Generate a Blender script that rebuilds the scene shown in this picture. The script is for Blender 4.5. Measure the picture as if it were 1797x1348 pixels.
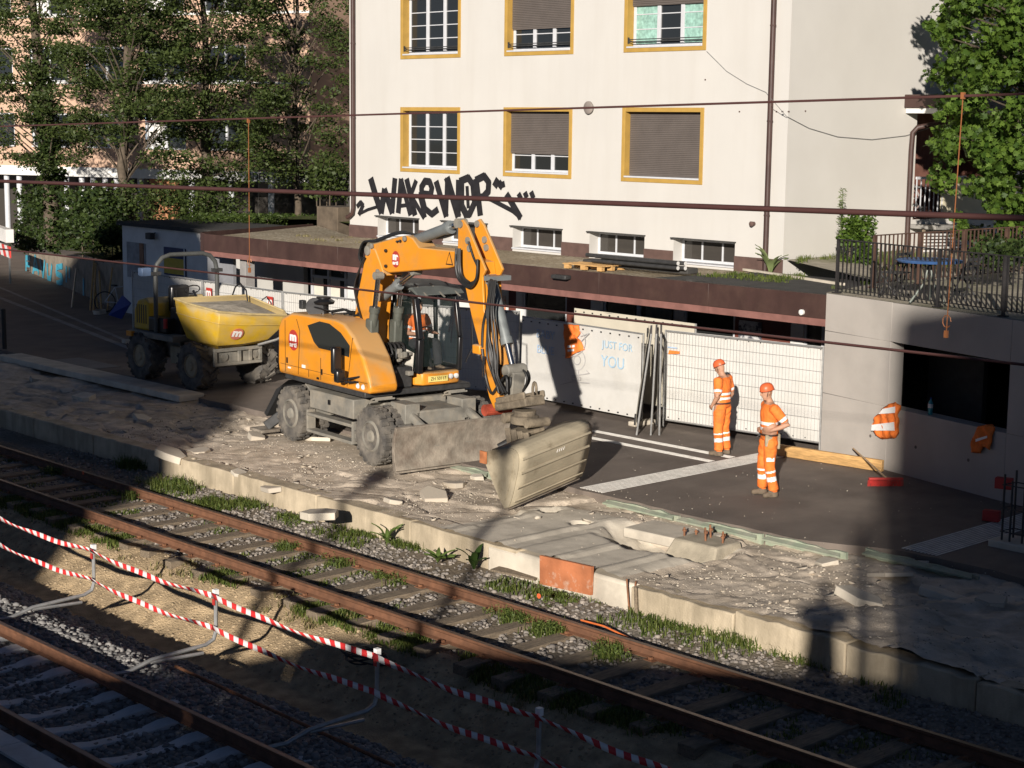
import bpy, bmesh, math, random
import numpy as np
from math import sin, cos, pi, radians, tan, atan2, sqrt
from mathutils import Vector, Matrix, Quaternion
for o in list(bpy.data.objects): bpy.data.objects.remove(o)
scn = bpy.context.scene
COL = scn.collection
rnd = random.Random(7)
npr = np.random.RandomState(11)

# ------------------------------------------------------------------ camera
PW, PH, FPX = 1797.0, 1348.0, 3000.0
PITCH, ROLL, YAW, CH = radians(8.66), radians(.67), radians(43.2), 6.1
_rt = Vector((sin(YAW), cos(YAW), 0))
_fw = Vector((-cos(YAW)*cos(PITCH), sin(YAW)*cos(PITCH), -sin(PITCH)))
_up = _rt.cross(_fw)
CR = _rt*cos(ROLL) + _up*sin(ROLL)
CU = -_rt*sin(ROLL) + _up*cos(ROLL)
CAMP = Vector((0, 0, CH))
cam = bpy.data.cameras.new('camera'); camo = bpy.data.objects.new('camera', cam); COL.objects.link(camo)
M = Matrix.Identity(4)
for i in range(3):
    M[i][0] = CR[i]; M[i][1] = CU[i]; M[i][2] = -_fw[i]; M[i][3] = CAMP[i]
camo.matrix_world = M
cam.sensor_width = 36; cam.lens = 36*FPX/PW; cam.clip_end = 1500; cam.clip_start = .05
scn.camera = camo
scn.render.resolution_x, scn.render.resolution_y = 1024, 768

# ------------------------------------------------------------------ sky and sun
SUN = Vector((-.5633, .7850, -.2577)).normalized()          # direction the light travels
w = bpy.data.worlds.new('World'); scn.world = w; w.use_nodes = True
nt = w.node_tree; nt.nodes.clear()
sky = nt.nodes.new('ShaderNodeTexSky'); sky.sky_type = 'NISHITA'; sky.sun_disc = False
sky.sun_elevation = math.asin(-SUN.z); sky.sun_rotation = atan2(-SUN.x, -SUN.y)
bg = nt.nodes.new('ShaderNodeBackground'); bg.inputs[1].default_value = .05
sky.air_density = .28; sky.dust_density = .1; sky.altitude = 450
wo = nt.nodes.new('ShaderNodeOutputWorld')
nt.links.new(sky.outputs[0], bg.inputs[0]); nt.links.new(bg.outputs[0], wo.inputs[0])
sl = bpy.data.lights.new('sun', 'SUN'); sl.energy = 5.0; sl.angle = radians(.53); sl.color = (1, .92, .825)
so = bpy.data.objects.new('sun', sl); COL.objects.link(so)
so.rotation_euler = SUN.to_track_quat('-Z', 'Y').to_euler(); so.location = (30, -40, 40)
scn.view_settings.view_transform = 'Standard'; scn.view_settings.look = 'None'
scn.view_settings.exposure = 0.48; scn.view_settings.gamma = 1
scn.view_settings.use_curve_mapping = False
scn.render.engine = 'CYCLES'
scn.cycles.max_bounces = 6; scn.cycles.transparent_max_bounces = 12

# ------------------------------------------------------------------ photo pixel -> direction -> the surface it lies on
def ray(x, y): return _fw*FPX + CR*(x-PW/2) - CU*(y-PH/2)
def gz(x, y, z=0.): d = ray(x, y); return CAMP + d*((z-CH)/d.z)
def gy(x, y, Y): d = ray(x, y); return CAMP + d*(Y/d.y)
def gx(x, y, X): d = ray(x, y); return CAMP + d*(X/d.x)
def gd(x, y, D): return CAMP + ray(x, y)*(D/FPX)
def gl(x, y, P, dr):
    n = Vector((-dr[1], dr[0], 0)); d = ray(x, y); return CAMP + d*((Vector(P)-CAMP).dot(n)/d.dot(n))
def vx(p): return Vector(p)

# ------------------------------------------------------------------ materials
MATS = {}
def nodes(m):
    m.use_nodes = True; return m.node_tree.nodes, m.node_tree.links
def mat(name, col, rough=.75, metal=0., var=.18, scale=6., bump=.15, bscale=60., dirt=None, dscale=2.5, damt=.5, spec=.4, detail=5., stretch=None, dth=(.45,.7), bdist=.02, dstretch=None, topdust=None):
    if name in MATS: return MATS[name]
    m = bpy.data.materials.new(name); N, L = nodes(m); b = N['Principled BSDF']
    b.inputs['Roughness'].default_value = rough; b.inputs['Metallic'].default_value = metal
    b.inputs['Specular IOR Level'].default_value = spec
    tc = N.new('ShaderNodeTexCoord'); src = tc.outputs['Object']
    if stretch:
        mp = N.new('ShaderNodeMapping'); mp.inputs['Scale'].default_value = stretch
        L.new(src, mp.inputs[0]); src = mp.outputs[0]
    n1 = N.new('ShaderNodeTexNoise'); n1.inputs['Scale'].default_value = scale; n1.inputs['Detail'].default_value = detail
    L.new(src, n1.inputs['Vector'])
    r = N.new('ShaderNodeValToRGB')
    r.color_ramp.elements[0].position = .3; r.color_ramp.elements[1].position = .7
    r.color_ramp.elements[0].color = [c*(1-var) for c in col]+[1]
    r.color_ramp.elements[1].color = [min(1, c*(1+var)) for c in col]+[1]
    L.new(n1.outputs['Fac'], r.inputs[0]); out = r.outputs[0]
    if dirt:
        n2 = N.new('ShaderNodeTexNoise'); n2.inputs['Scale'].default_value = dscale; n2.inputs['Detail'].default_value = 8
        n2.inputs['Roughness'].default_value = .65
        ds = tc.outputs['Object']
        if dstretch:
            m2 = N.new('ShaderNodeMapping'); m2.inputs['Scale'].default_value = dstretch; L.new(ds, m2.inputs[0]); ds = m2.outputs[0]
        L.new(ds, n2.inputs['Vector'])
        r2 = N.new('ShaderNodeValToRGB'); r2.color_ramp.elements[0].position, r2.color_ramp.elements[1].position = dth
        r2.color_ramp.elements[1].color = (damt, damt, damt, 1); L.new(n2.outputs['Fac'], r2.inputs[0])
        mx = N.new('ShaderNodeMixRGB'); L.new(r2.outputs[0], mx.inputs[0]); L.new(out, mx.inputs[1])
        mx.inputs[2].default_value = list(dirt)+[1]; out = mx.outputs[0]
    if topdust:      # dust settled on faces that look upwards
        ge = N.new('ShaderNodeNewGeometry'); sx = N.new('ShaderNodeSeparateXYZ'); L.new(ge.outputs['Normal'], sx.inputs[0])
        ad = N.new('ShaderNodeMath'); ad.operation = 'MULTIPLY_ADD'; L.new(n1.outputs['Fac'], ad.inputs[0]); ad.inputs[1].default_value = .9; L.new(sx.outputs['Z'], ad.inputs[2])
        r3 = N.new('ShaderNodeValToRGB'); r3.color_ramp.elements[0].position, r3.color_ramp.elements[1].position = .75, 1.5
        r3.color_ramp.elements[1].color = (.75,.75,.75,1); L.new(ad.outputs[0], r3.inputs[0])
        m3 = N.new('ShaderNodeMixRGB'); L.new(r3.outputs[0], m3.inputs[0]); L.new(out, m3.inputs[1]); m3.inputs[2].default_value = list(topdust)+[1]; out = m3.outputs[0]
    L.new(out, b.inputs['Base Color'])
    if bump:
        n3 = N.new('ShaderNodeTexNoise'); n3.inputs['Scale'].default_value = bscale; n3.inputs['Detail'].default_value = 4
        L.new(src, n3.inputs['Vector'])
        bp = N.new('ShaderNodeBump'); bp.inputs['Strength'].default_value = bump; bp.inputs['Distance'].default_value = bdist
        L.new(n3.outputs['Fac'], bp.inputs['Height']); L.new(bp.outputs[0], b.inputs['Normal'])
    MATS[name] = m; return m
def speck(name, cols, scale, rough=.9, bump=.6, bdist=.02, dirt=None, damt=.6, dscale=.6):
    """voronoi cells of several colours: gravel"""
    if name in MATS: return MATS[name]
    m = bpy.data.materials.new(name); N, L = nodes(m); b = N['Principled BSDF']
    b.inputs['Roughness'].default_value = rough; b.inputs['Specular IOR Level'].default_value = .2
    tc = N.new('ShaderNodeTexCoord'); v = N.new('ShaderNodeTexVoronoi'); v.inputs['Scale'].default_value = scale
    L.new(tc.outputs['Object'], v.inputs['Vector'])
    sp = N.new('ShaderNodeSeparateColor'); L.new(v.outputs['Color'], sp.inputs[0])
    r = N.new('ShaderNodeValToRGB'); el = r.color_ramp.elements
    while len(el) < len(cols): el.new(.5)
    for i, c in enumerate(cols): el[i].position = i/(len(cols)-1); el[i].color = list(c)+[1]
    L.new(sp.outputs[0], r.inputs[0]); out = r.outputs[0]
    if dirt:
        n2 = N.new('ShaderNodeTexNoise'); n2.inputs['Scale'].default_value = dscale; n2.inputs['Detail'].default_value = 8
        L.new(tc.outputs['Object'], n2.inputs['Vector'])
        r2 = N.new('ShaderNodeValToRGB'); r2.color_ramp.elements[0].position, r2.color_ramp.elements[1].position = .42, .62
        r2.color_ramp.elements[1].color = (damt, damt, damt, 1); L.new(n2.outputs['Fac'], r2.inputs[0])
        mx = N.new('ShaderNodeMixRGB'); L.new(r2.outputs[0], mx.inputs[0]); L.new(out, mx.inputs[1])
        mx.inputs[2].default_value = list(dirt)+[1]; out = mx.outputs[0]
    L.new(out, b.inputs['Base Color'])
    bp = N.new('ShaderNodeBump'); bp.inputs['Strength'].default_value = bump; bp.inputs['Distance'].default_value = bdist
    bp.invert = True
    L.new(v.outputs['Distance'], bp.inputs['Height']); L.new(bp.outputs[0], b.inputs['Normal'])
    MATS[name] = m; return m
def glassy(name, col=(.02,.022,.022), alpha=1., rough=.04):
    if name in MATS: return MATS[name]
    m = bpy.data.materials.new(name); N, L = nodes(m); b = N['Principled BSDF']
    b.inputs['Base Color'].default_value = list(col)+[1]; b.inputs['Roughness'].default_value = rough
    b.inputs['Specular IOR Level'].default_value = .5; b.inputs['Alpha'].default_value = alpha
    MATS[name] = m; return m
def leafmat(name, c0, c1, trans=.35):
    if name in MATS: return MATS[name]
    m = bpy.data.materials.new(name); N, L = nodes(m); N.clear()
    o = N.new('ShaderNodeOutputMaterial'); b = N.new('ShaderNodeBsdfPrincipled'); t = N.new('ShaderNodeBsdfTranslucent'); mx = N.new('ShaderNodeMixShader')
    g = N.new('ShaderNodeNewGeometry'); r = N.new('ShaderNodeValToRGB')
    r.color_ramp.elements[0].color = list(c0)+[1]; r.color_ramp.elements[1].color = list(c1)+[1]
    L.new(g.outputs['Random Per Island'], r.inputs[0]); L.new(r.outputs[0], b.inputs['Base Color']); L.new(r.outputs[0], t.inputs[0])
    b.inputs['Roughness'].default_value = .55; b.inputs['Specular IOR Level'].default_value = .3; mx.inputs[0].default_value = trans
    L.new(b.outputs[0], mx.inputs[1]); L.new(t.outputs[0], mx.inputs[2]); L.new(mx.outputs[0], o.inputs[0])
    MATS[name] = m; return m
def islandmat(name, cols, rough=.9):
    if name in MATS: return MATS[name]
    m = bpy.data.materials.new(name); N, L = nodes(m); b = N['Principled BSDF']; b.inputs['Roughness'].default_value = rough
    b.inputs['Specular IOR Level'].default_value = .2
    g = N.new('ShaderNodeNewGeometry'); r = N.new('ShaderNodeValToRGB'); el = r.color_ramp.elements
    while len(el) < len(cols): el.new(.5)
    for i, c in enumerate(cols): el[i].position = i/(len(cols)-1); el[i].color = list(c)+[1]
    L.new(g.outputs['Random Per Island'], r.inputs[0]); L.new(r.outputs[0], b.inputs['Base Color'])
    MATS[name] = m; return m
def stripemat(name, ca, cb, freq, axis=(1,0,0), duty=.5, rough=.6):
    if name in MATS: return MATS[name]
    m = bpy.data.materials.new(name); N, L = nodes(m); b = N['Principled BSDF']; b.inputs['Roughness'].default_value = rough
    tc = N.new('ShaderNodeTexCoord'); d = N.new('ShaderNodeVectorMath'); d.operation = 'DOT_PRODUCT'
    d.inputs[1].default_value = [a*freq for a in axis]; L.new(tc.outputs['Object'], d.inputs[0])
    f = N.new('ShaderNodeMath'); f.operation = 'FRACT'; L.new(d.outputs['Value'], f.inputs[0])
    g = N.new('ShaderNodeMath'); g.operation = 'GREATER_THAN'; g.inputs[1].default_value = duty; L.new(f.outputs[0], g.inputs[0])
    mx = N.new('ShaderNodeMixRGB'); L.new(g.outputs[0], mx.inputs[0]); mx.inputs[1].default_value = list(ca)+[1]; mx.inputs[2].default_value = list(cb)+[1]
    L.new(mx.outputs[0], b.inputs['Base Color']); MATS[name] = m; return m

# ------------------------------------------------------------------ mesh helpers
class MB:
    def __init__(s): s.v = []; s.f = []; s.m = []; s.mi = 0
    def add(s, vs, fs):
        k = len(s.v); s.v += [tuple(v) for v in vs]
        s.f += [tuple(i+k for i in f) for f in fs]; s.m += [s.mi]*len(fs); return s
    def box(s, c, d, R=None):
        c = Vector(c); vs = []
        for sx in (-.5,.5):
            for sy in (-.5,.5):
                for sz in (-.5,.5):
                    v = Vector((sx*d[0], sy*d[1], sz*d[2])); vs.append(c + (R @ v if R else v))
        return s.add(vs, [(0,1,3,2),(4,6,7,5),(0,4,5,1),(2,3,7,6),(0,2,6,4),(1,5,7,3)])
    def bb(s, a, b): # box between corners
        a, b = Vector(a), Vector(b); return s.box((a+b)/2, [abs(b[i]-a[i]) for i in range(3)])
    def bar(s, p, q, w, h, up=(0,0,1)):
        p, q = Vector(p), Vector(q); d = q-p; L = d.length; x = d/L; u = Vector(up)
        y = u.cross(x)
        if y.length < 1e-4: y = Vector((0,1,0)).cross(x)
        y.normalize(); z = x.cross(y)
        R = Matrix((x, y, z)).transposed(); return s.box((p+q)/2, (L, w, h), R)
    def tube(s, pts, r, n=8, cap=True):
        pts = [Vector(p) for p in pts]; N = len(pts)
        rr = r if isinstance(r, (list, tuple)) else [r]*N
        vs = []; fs = []; prev = None
        for i, p in enumerate(pts):
            t = (pts[min(i+1, N-1)] - pts[max(i-1, 0)]).normalized()
            if prev is None:
                a = Vector((0,0,1)) if abs(t.z) < .9 else Vector((1,0,0)); u = a.cross(t).normalized()
            else:
                u = prev - t*prev.dot(t); u = u.normalized() if u.length > 1e-6 else Vector((1,0,0)).cross(t).normalized()
            prev = u; w_ = t.cross(u)
            for k in range(n):
                a = 2*pi*k/n; vs.append(p + (u*cos(a) + w_*sin(a))*rr[i])
        for i in range(N-1):
            for k in range(n):
                k2 = (k+1) % n; fs.append((i*n+k, i*n+k2, (i+1)*n+k2, (i+1)*n+k))
        if cap: fs += [tuple(reversed(range(n))), tuple(range((N-1)*n, N*n))]
        return s.add(vs, fs)
    def prism(s, poly, org, ax, ay, n0, n1):
        """polygon (a,b) in plane org + a*ax + b*ay, extruded along ax x ay from n0 to n1"""
        org, ax, ay = Vector(org), Vector(ax), Vector(ay); az = ax.cross(ay).normalized(); n = len(poly)
        A = sum(poly[i][0]*poly[(i+1)%n][1]-poly[(i+1)%n][0]*poly[i][1] for i in range(n))
        if A < 0: poly = poly[::-1]
        lo, hi = min(n0, n1), max(n0, n1)
        vs = [org+ax*a+ay*b+az*lo for a, b in poly] + [org+ax*a+ay*b+az*hi for a, b in poly]
        fs = [tuple(reversed(range(n))), tuple(range(n, 2*n))] + [(i, (i+1)%n, n+(i+1)%n, n+i) for i in range(n)]
        return s.add(vs, fs)
    def lathe(s, prof, org, axis, n=24, closed=False):
        """prof: (along axis, radius)"""
        org, t = Vector(org), Vector(axis).normalized()
        a = Vector((0,0,1)) if abs(t.z) < .9 else Vector((1,0,0)); u = a.cross(t).normalized(); w_ = t.cross(u); N = len(prof)
        vs = [org + t*h + (u*cos(2*pi*k/n)+w_*sin(2*pi*k/n))*r for h, r in prof for k in range(n)]
        fs = [(i*n+k, i*n+(k+1)%n, (i+1)*n+(k+1)%n, (i+1)*n+k) for i in range(N-1) for k in range(n)]
        if closed: fs += [((N-1)*n+k, (N-1)*n+(k+1)%n, (k+1)%n, k) for k in range(n)]
        else: fs += [tuple(reversed(range(n))), tuple(range((N-1)*n, N*n))]
        return s.add(vs, fs)
    def quad(s, *p): return s.add(p, [tuple(range(len(p)))])
    def build(s, name, m, parent=None, bevel=0., smooth=0., local=None, seg=2):
        me = bpy.data.meshes.new(name); me.from_pydata(s.v, [], s.f)
        ms = m if isinstance(m, (list, tuple)) else [m]
        for q in ms: me.materials.append(q)
        if len(ms) > 1: me.polygons.foreach_set('material_index', s.m)
        return finish(name, me, parent, bevel, smooth, local, seg)
def finish(name, me, parent=None, bevel=0., smooth=0., local=None, seg=2):
    bm = bmesh.new(); bm.from_mesh(me); bmesh.ops.recalc_face_normals(bm, faces=bm.faces); bm.to_mesh(me); bm.free()
    me.update()
    if smooth:
        me.polygons.foreach_set('use_smooth', [True]*len(me.polygons)); me.set_sharp_from_angle(angle=radians(smooth))
    o = bpy.data.objects.new(name, me); COL.objects.link(o)
    if parent is not None:
        o.parent = parent
        if parent.get('_loc'): o.matrix_parent_inverse = Matrix.Translation(-Vector(parent['_w']))
    if bevel:
        b = o.modifiers.new('bevel', 'BEVEL'); b.width = bevel; b.segments = seg; b.limit_method = 'ANGLE'; b.angle_limit = radians(35)
        b.use_clamp_overlap = True
        if not smooth: me.polygons.foreach_set('use_smooth', [True]*len(me.polygons)); me.set_sharp_from_angle(angle=radians(30))
    return o
def fast(name, V, F, mats, parent=None, mi=None, smooth=False):
    """numpy verts (n,3) and quads/tris (m,k)"""
    V = np.asarray(V, np.float32); F = np.asarray(F, np.int32); me = bpy.data.meshes.new(name)
    me.vertices.add(len(V)); me.vertices.foreach_set('co', V.ravel())
    k = F.shape[1]; me.loops.add(F.size); me.loops.foreach_set('vertex_index', F.ravel())
    me.polygons.add(len(F)); me.polygons.foreach_set('loop_start', np.arange(0, F.size, k, dtype=np.int32))
    for q in (mats if isinstance(mats, (list, tuple)) else [mats]): me.materials.append(q)
    if mi is not None: me.polygons.foreach_set('material_index', np.asarray(mi, np.int32))
    me.update(calc_edges=True); me.validate()
    if smooth: me.polygons.foreach_set('use_smooth', [True]*len(F))
    o = bpy.data.objects.new(name, me); COL.objects.link(o)
    if parent is not None:
        o.parent = parent
        if parent.get('_loc'): o.matrix_parent_inverse = Matrix.Translation(-Vector(parent['_w']))
    return o
def tag(o, label=None, cat=None, group=None, kind=None):
    if label: o['label'] = label
    if cat: o['category'] = cat
    if group: o['group'] = group
    if kind: o['kind'] = kind
    return o
def thing(name, label, cat, loc=(0,0,0), rz=None, group=None, roll=None):
    """an Empty at the base; rz None: the parts are given in world metres, else in the thing's own frame"""
    o = bpy.data.objects.new(name, None); COL.objects.link(o); o.location = loc; o.empty_display_size = .2
    if rz is not None: o.rotation_euler = roll if roll else (0, 0, rz)
    o['_loc'] = rz is None; o['_w'] = list(loc)
    return tag(o, label, cat, group)
def struct(o): o['kind'] = 'structure'; return o
def copy_tree(o, parent=None):
    c = o.copy(); COL.objects.link(c); c.parent = parent
    if parent is not None: c.matrix_parent_inverse = o.matrix_parent_inverse.copy()
    for ch in o.children: copy_tree(ch, c)
    return c
def text_mesh(name, txt, size, m, parent, org, ax, ay, thick=.004, align='CENTER', bold=0., xs=1., local=None):
    cu = bpy.data.curves.new(name, 'FONT'); cu.body = txt; cu.size = size; cu.extrude = thick/2; cu.align_x = align; cu.align_y = 'CENTER'; cu.offset = bold
    t = bpy.data.objects.new('tmp', cu); COL.objects.link(t)
    dg = bpy.context.evaluated_depsgraph_get(); me = bpy.data.meshes.new_from_object(t.evaluated_get(dg)); bpy.data.objects.remove(t)
    ax, ay = Vector(ax).normalized(), Vector(ay).normalized(); az = ax.cross(ay)
    R = Matrix((ax*xs, ay, az)).transposed().to_4x4(); R.translation = Vector(org); me.transform(R)
    me.materials.clear(); me.materials.append(m); return finish(name, me, parent, local=local)
def noise2(x, y, seed=0, octs=4, f=1.):
    """cheap value noise on numpy arrays, about -1..1"""
    out = np.zeros_like(x, dtype=float); a = 1.; tot = 0
    for o in range(octs):
        r = np.random.RandomState(seed+o*17); T = r.rand(256, 256)*2-1
        X = x*f*2**o + 37.3*o; Y = y*f*2**o + 11.7*o
        i = np.floor(X).astype(int); j = np.floor(Y).astype(int); u = X-i; v = Y-j; u = u*u*(3-2*u); v = v*v*(3-2*v)
        g = lambda a_, b_: T[a_ % 256, b_ % 256]
        out += a*((g(i,j)*(1-u)+g(i+1,j)*u)*(1-v) + (g(i,j+1)*(1-u)+g(i+1,j+1)*u)*v); tot += a; a *= .5
    return out/tot
def smooth01(x, a, b): t = np.clip((x-a)/(b-a), 0, 1); return t*t*(3-2*t)
X_, Y_, Z_ = Vector((1,0,0)), Vector((0,1,0)), Vector((0,0,1))
# ================================================================== ground, platform, tracks
M_asph = mat('asphalt', (.145,.119,.1), .9, var=.16, scale=1.2, bump=.5, bscale=180, dirt=(.27,.225,.185), dscale=.9, damt=.6, dth=(.46,.8), bdist=.01, dstretch=(1,.5,1))
M_rub = mat('rubble', (.55,.47,.375), .95, var=.25, scale=3.5, bump=.6, bscale=55, dirt=(.3,.24,.17), dscale=1.4, damt=.6, spec=.15)
M_conc = mat('concrete', (.56,.505,.415), .9, var=.14, scale=2.5, bump=.25, bscale=70, dirt=(.25,.22,.18), dscale=1.2, damt=.5, spec=.2)
M_concw = mat('wall concrete', (.41,.38,.345), .85, var=.07, scale=1.2, bump=.12, bscale=50, dirt=(.3,.28,.25), dscale=.8, damt=.4, spec=.2)
M_stone = islandmat('ballast stone', [(.10,.09,.085),(.2,.18,.16),(.32,.28,.24),(.14,.125,.11),(.26,.235,.21)])
M_stone2 = islandmat('dark ballast stone', [(.10,.1,.1),(.19,.185,.18),(.3,.29,.275),(.13,.13,.13)])
M_chunk = islandmat('broken concrete', [(.46,.41,.34),(.36,.31,.25),(.5,.45,.37),(.38,.32,.24)])
M_bed = speck('ballast', [(.14,.12,.1),(.27,.235,.195),(.2,.175,.14),(.34,.3,.25)], 22, dirt=(.13,.1,.065), damt=.7)
M_bed2 = speck('dark ballast', [(.1,.098,.095),(.2,.19,.18),(.15,.14,.13),(.26,.25,.23)], 20)
M_dirt = mat('bare earth', (.46,.345,.21), .95, var=.3, scale=5, bump=.8, bscale=38, dirt=(.22,.17,.11), dscale=2., damt=.7, spec=.1, bdist=.04)
M_rail = mat('rusty rail', (.15,.07,.038), .7, var=.3, scale=7, bump=.2, bscale=90, dirt=(.1,.05,.03), dscale=4, damt=.6)
M_railtop = mat('worn rail head', (.16,.11,.085), .42, metal=.7, var=.2, scale=10, bump=0)
M_sleep = mat('old timber sleeper', (.21,.165,.115), .9, var=.35, scale=5, bump=.7, bscale=20, stretch=(9,1,9), dirt=(.11,.085,.06), dscale=3, damt=.6)
M_csleep = mat('concrete sleeper', (.56,.57,.58), .85, var=.12, scale=6, bump=.2, bscale=70, dirt=(.2,.18,.16), dscale=3, damt=.5)
M_green = mat('green insulation', (.27,.31,.23), .85, var=.15, scale=6, bump=.3, bscale=50, dirt=(.42,.38,.31), dscale=4, damt=.6)
M_wood = mat('new timber', (.52,.31,.12), .75, var=.25, scale=4, bump=.3, bscale=25, stretch=(1,10,10))
M_orange_wood = mat('orange shuttering board', (.42,.15,.065), .75, var=.25, scale=3, bump=.2, bscale=30, dirt=(.55,.45,.36), dscale=5, damt=.6, dth=(.55,.68))
M_white_line = mat('white tactile paint', (.72,.7,.65), .8, var=.12, scale=20, bump=.1, dirt=(.3,.28,.25), dscale=5, damt=.5)
M_rust = mat('rust', (.2,.09,.045), .85, var=.35, scale=9, bump=.4, bscale=50)
M_black = mat('black rubber', (.022,.022,.022), .6, var=.2, scale=20, bump=.1)
M_dark = mat('dark steel', (.05,.05,.05), .55, metal=.3, var=.25, scale=8, bump=.15)

bm_ = MB(); bm_.quad((-600,-400,-1.7),(600,-400,-1.7),(600,700,-1.7),(-600,700,-1.7))
struct(bm_.build('ground', mat('far ground', (.16,.14,.1), .95, var=.25, scale=.2, bump=.4, bscale=5)))

def field(name, x0, x1, y0, y1, st, fn, mats, mfn=None):
    xs = np.arange(x0, x1+st*.5, st); ys = np.arange(y0, y1+st*.5, st); XX, YY = np.meshgrid(xs, ys, indexing='ij')
    ZZ = fn(XX, YY); nx, ny = XX.shape; V = np.stack([XX, YY, ZZ], -1).reshape(-1, 3)
    i = np.arange(nx-1)[:,None]*ny + np.arange(ny-1)[None,:]; F = np.stack([i, i+ny, i+ny+1, i+1], -1).reshape(-1, 4)
    mi = None
    if mfn is not None:
        c = V[F].mean(1); mi = mfn(c[:,0], c[:,1])
    return struct(fast(name, V, F, mats, mi=mi, smooth=True))

# --- the broken-up platform strip between the edge wall and the asphalt
PY0 = 16.86
HOLES = [gz(962, 897, -.1), gz(1022, 921, -.1)]
PIT = gz(1150, 985, -.45); FC = gz(1226, 1000, -.5)
_cr = np.random.RandomState(77); CELLS = np.stack([_cr.uniform(-46,-5,210), _cr.uniform(16.6,21.6,210), _cr.uniform(-.045,.05,210), _cr.uniform(-.06,.06,210), _cr.uniform(-.06,.06,210)], -1)
def cracked(X, Y):
    sh = X.shape; x = X.ravel(); y = Y.ravel(); out = np.zeros(len(x))
    for k in range(0, len(x), 20000):
        a, b_ = x[k:k+20000], y[k:k+20000]; wx = a+.12*noise2(a, b_, 12, 3, 2.5); wy = b_+.12*noise2(a, b_, 13, 3, 2.5)
        d = np.hypot(wx[:,None]-CELLS[None,:,0], (wy[:,None]-CELLS[None,:,1])*1.2); o = np.argpartition(d, 1, axis=1)[:,:2]; d2 = np.take_along_axis(d, o, 1); i = np.where(d2[:,0] < d2[:,1], o[:,0], o[:,1]); e = np.abs(d2[:,0]-d2[:,1]); C_ = CELLS[i]
        out[k:k+20000] = C_[:,2]+C_[:,3]*(a-C_[:,0])+C_[:,4]*(b_-C_[:,1])-.055*(1-smooth01(e, .0, .06))
    return out.reshape(sh)
def rub_h(X, Y):
    n = noise2(X, Y, 3, 5, .9); r = noise2(X, Y, 23, 4, 2.2); f = noise2(X, Y, 41, 3, 9.)
    ter = np.floor((n*.6+r*.5)*5)/5
    sm = smooth01(X, -19.9, -19.0)*(1-smooth01(X, -15.9, -15.5))*(1-smooth01(Y, 19.2, 19.8))
    left = 1-smooth01(X, -29, -27)
    amp = (1-.93*sm)*(1+.9*left+.6*smooth01(X, -15.5, -14.5))
    z = -.13 + amp*(.03*n + .02*ter + .016*f) + (1-sm)*(.8-.4*smooth01(X, -15.8, -14.8))*cracked(np.asarray(X, float), np.asarray(Y, float)) + .05*sm
    z = z - .02*left
    d = np.hypot((X-PIT.x)/1.0, (Y-PIT.y)/.75); z = z - .4*(1-smooth01(d+.25*r, .6, 1.15))
    d = np.hypot((X-FC.x+.15)/1.0, (Y-FC.y+.3)/.75); z = z - .34*(1-smooth01(d+.2*r, .55, 1.0))
    for h in HOLES:
        d = np.hypot(X-h.x, (Y-h.y)); z = np.where(d < .17, z-.16, z)
    # ribs between the cast bays
    for xr in (-19.3,-18.15,-16.95,-16.1): z = z + sm*.03*(np.abs(X-xr+.05*n) < .09)
    z = z + sm*.02*(X > -17.75) + sm*.004*f
    z = z + .05*smooth01(X, -14.5, -12)*(1+2*n)
    # tyre-flattened patch under the machine
    fl = np.exp(-((X+25.3)/2.6)**4-((Y-20)/1.6)**4); z = z*(1-fl) + (-.06)*fl
    return z
field('platform', -46, -5, PY0-.02, 21.4, .055, rub_h, [M_rub, M_conc],
      lambda x, y: ((x > -19.6) & (x < -15.7) & (y < 19.5)).astype(int))
# a coarse continuation to the far left, under the road
b = MB(); b.bb((-140, PY0, -1.6), (-46, 21.0, -.06)); struct(b.build('platform_far', M_rub))

# --- asphalt with its broken front edge
b = MB(); b2 = MB()
xs = np.arange(-46, -4.9, .12)
def asph_edge(x):
    e = 20.2
    if x < -32.2: e = 20.92
    elif x < -26: e = 20.6
    elif x > -15.5: e = 20.2 + .62*float(smooth01(np.array(x), -15.5, -13.6))
    return e + .09*float(noise2(np.array([x]), np.array([1.]), 5, 4, 1.6)[0])
ed = [asph_edge(x) for x in xs]
for i in range(len(xs)-1):
    x0, x1, e0, e1 = xs[i], xs[i+1], ed[i], ed[i+1]
    b.quad((x0,e0,0),(x1,e1,0),(x1,27,0),(x0,27,0)); b.quad((x0,e0,-.3),(x1,e1,-.3),(x1,e1,0),(x0,e0,0))
b.quad((-46,27,0),(-4.96,27,0),(-4.96,30,0),(-46,30,0))
b.quad((-140,20.9,0),(-46,20.9,0),(-46,60,0),(-140,60,0))
struct(b.build('asphalt_pavement', M_asph))
# green insulation boards standing against the cut edge
t = thing('insulation_edging', 'pale green insulation boards along the broken edge of the dark asphalt', 'insulation board', (-19,20.1,-.25))
xx = -26.0
while xx < -12.6:
    L = rnd.uniform(.9, 1.9); e = asph_edge(xx+L/2)-.05
    if not (-22.4 < xx < -20.3) or rnd.random() < .5:
        p = MB(); n = 8
        top = [(xx+L*k/n, -.018+rnd.uniform(-.03,.02)) for k in range(n+1)]
        poly = [(xx+.01,-.27),(xx+L-.01,-.27)] + [(a-.01*(a>xx+L/2), z) for a, z in top[::-1]]
        yy = min(asph_edge(xx+L*k/6) for k in range(7))-.012
        p.prism(poly, (0,yy,0), X_, Z_, 0, .055)
        # a sloping lip of the same board shows below
        p.prism([(xx+.02,0),(xx+L-.04,0),(xx+L-.1,.1),(xx+.05,.13)], (0,yy-.16,-.09), X_, Vector((0,1,.25)).normalized(), 0, .03)
        p.build('board', M_green, t)
    xx += L+.02
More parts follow.
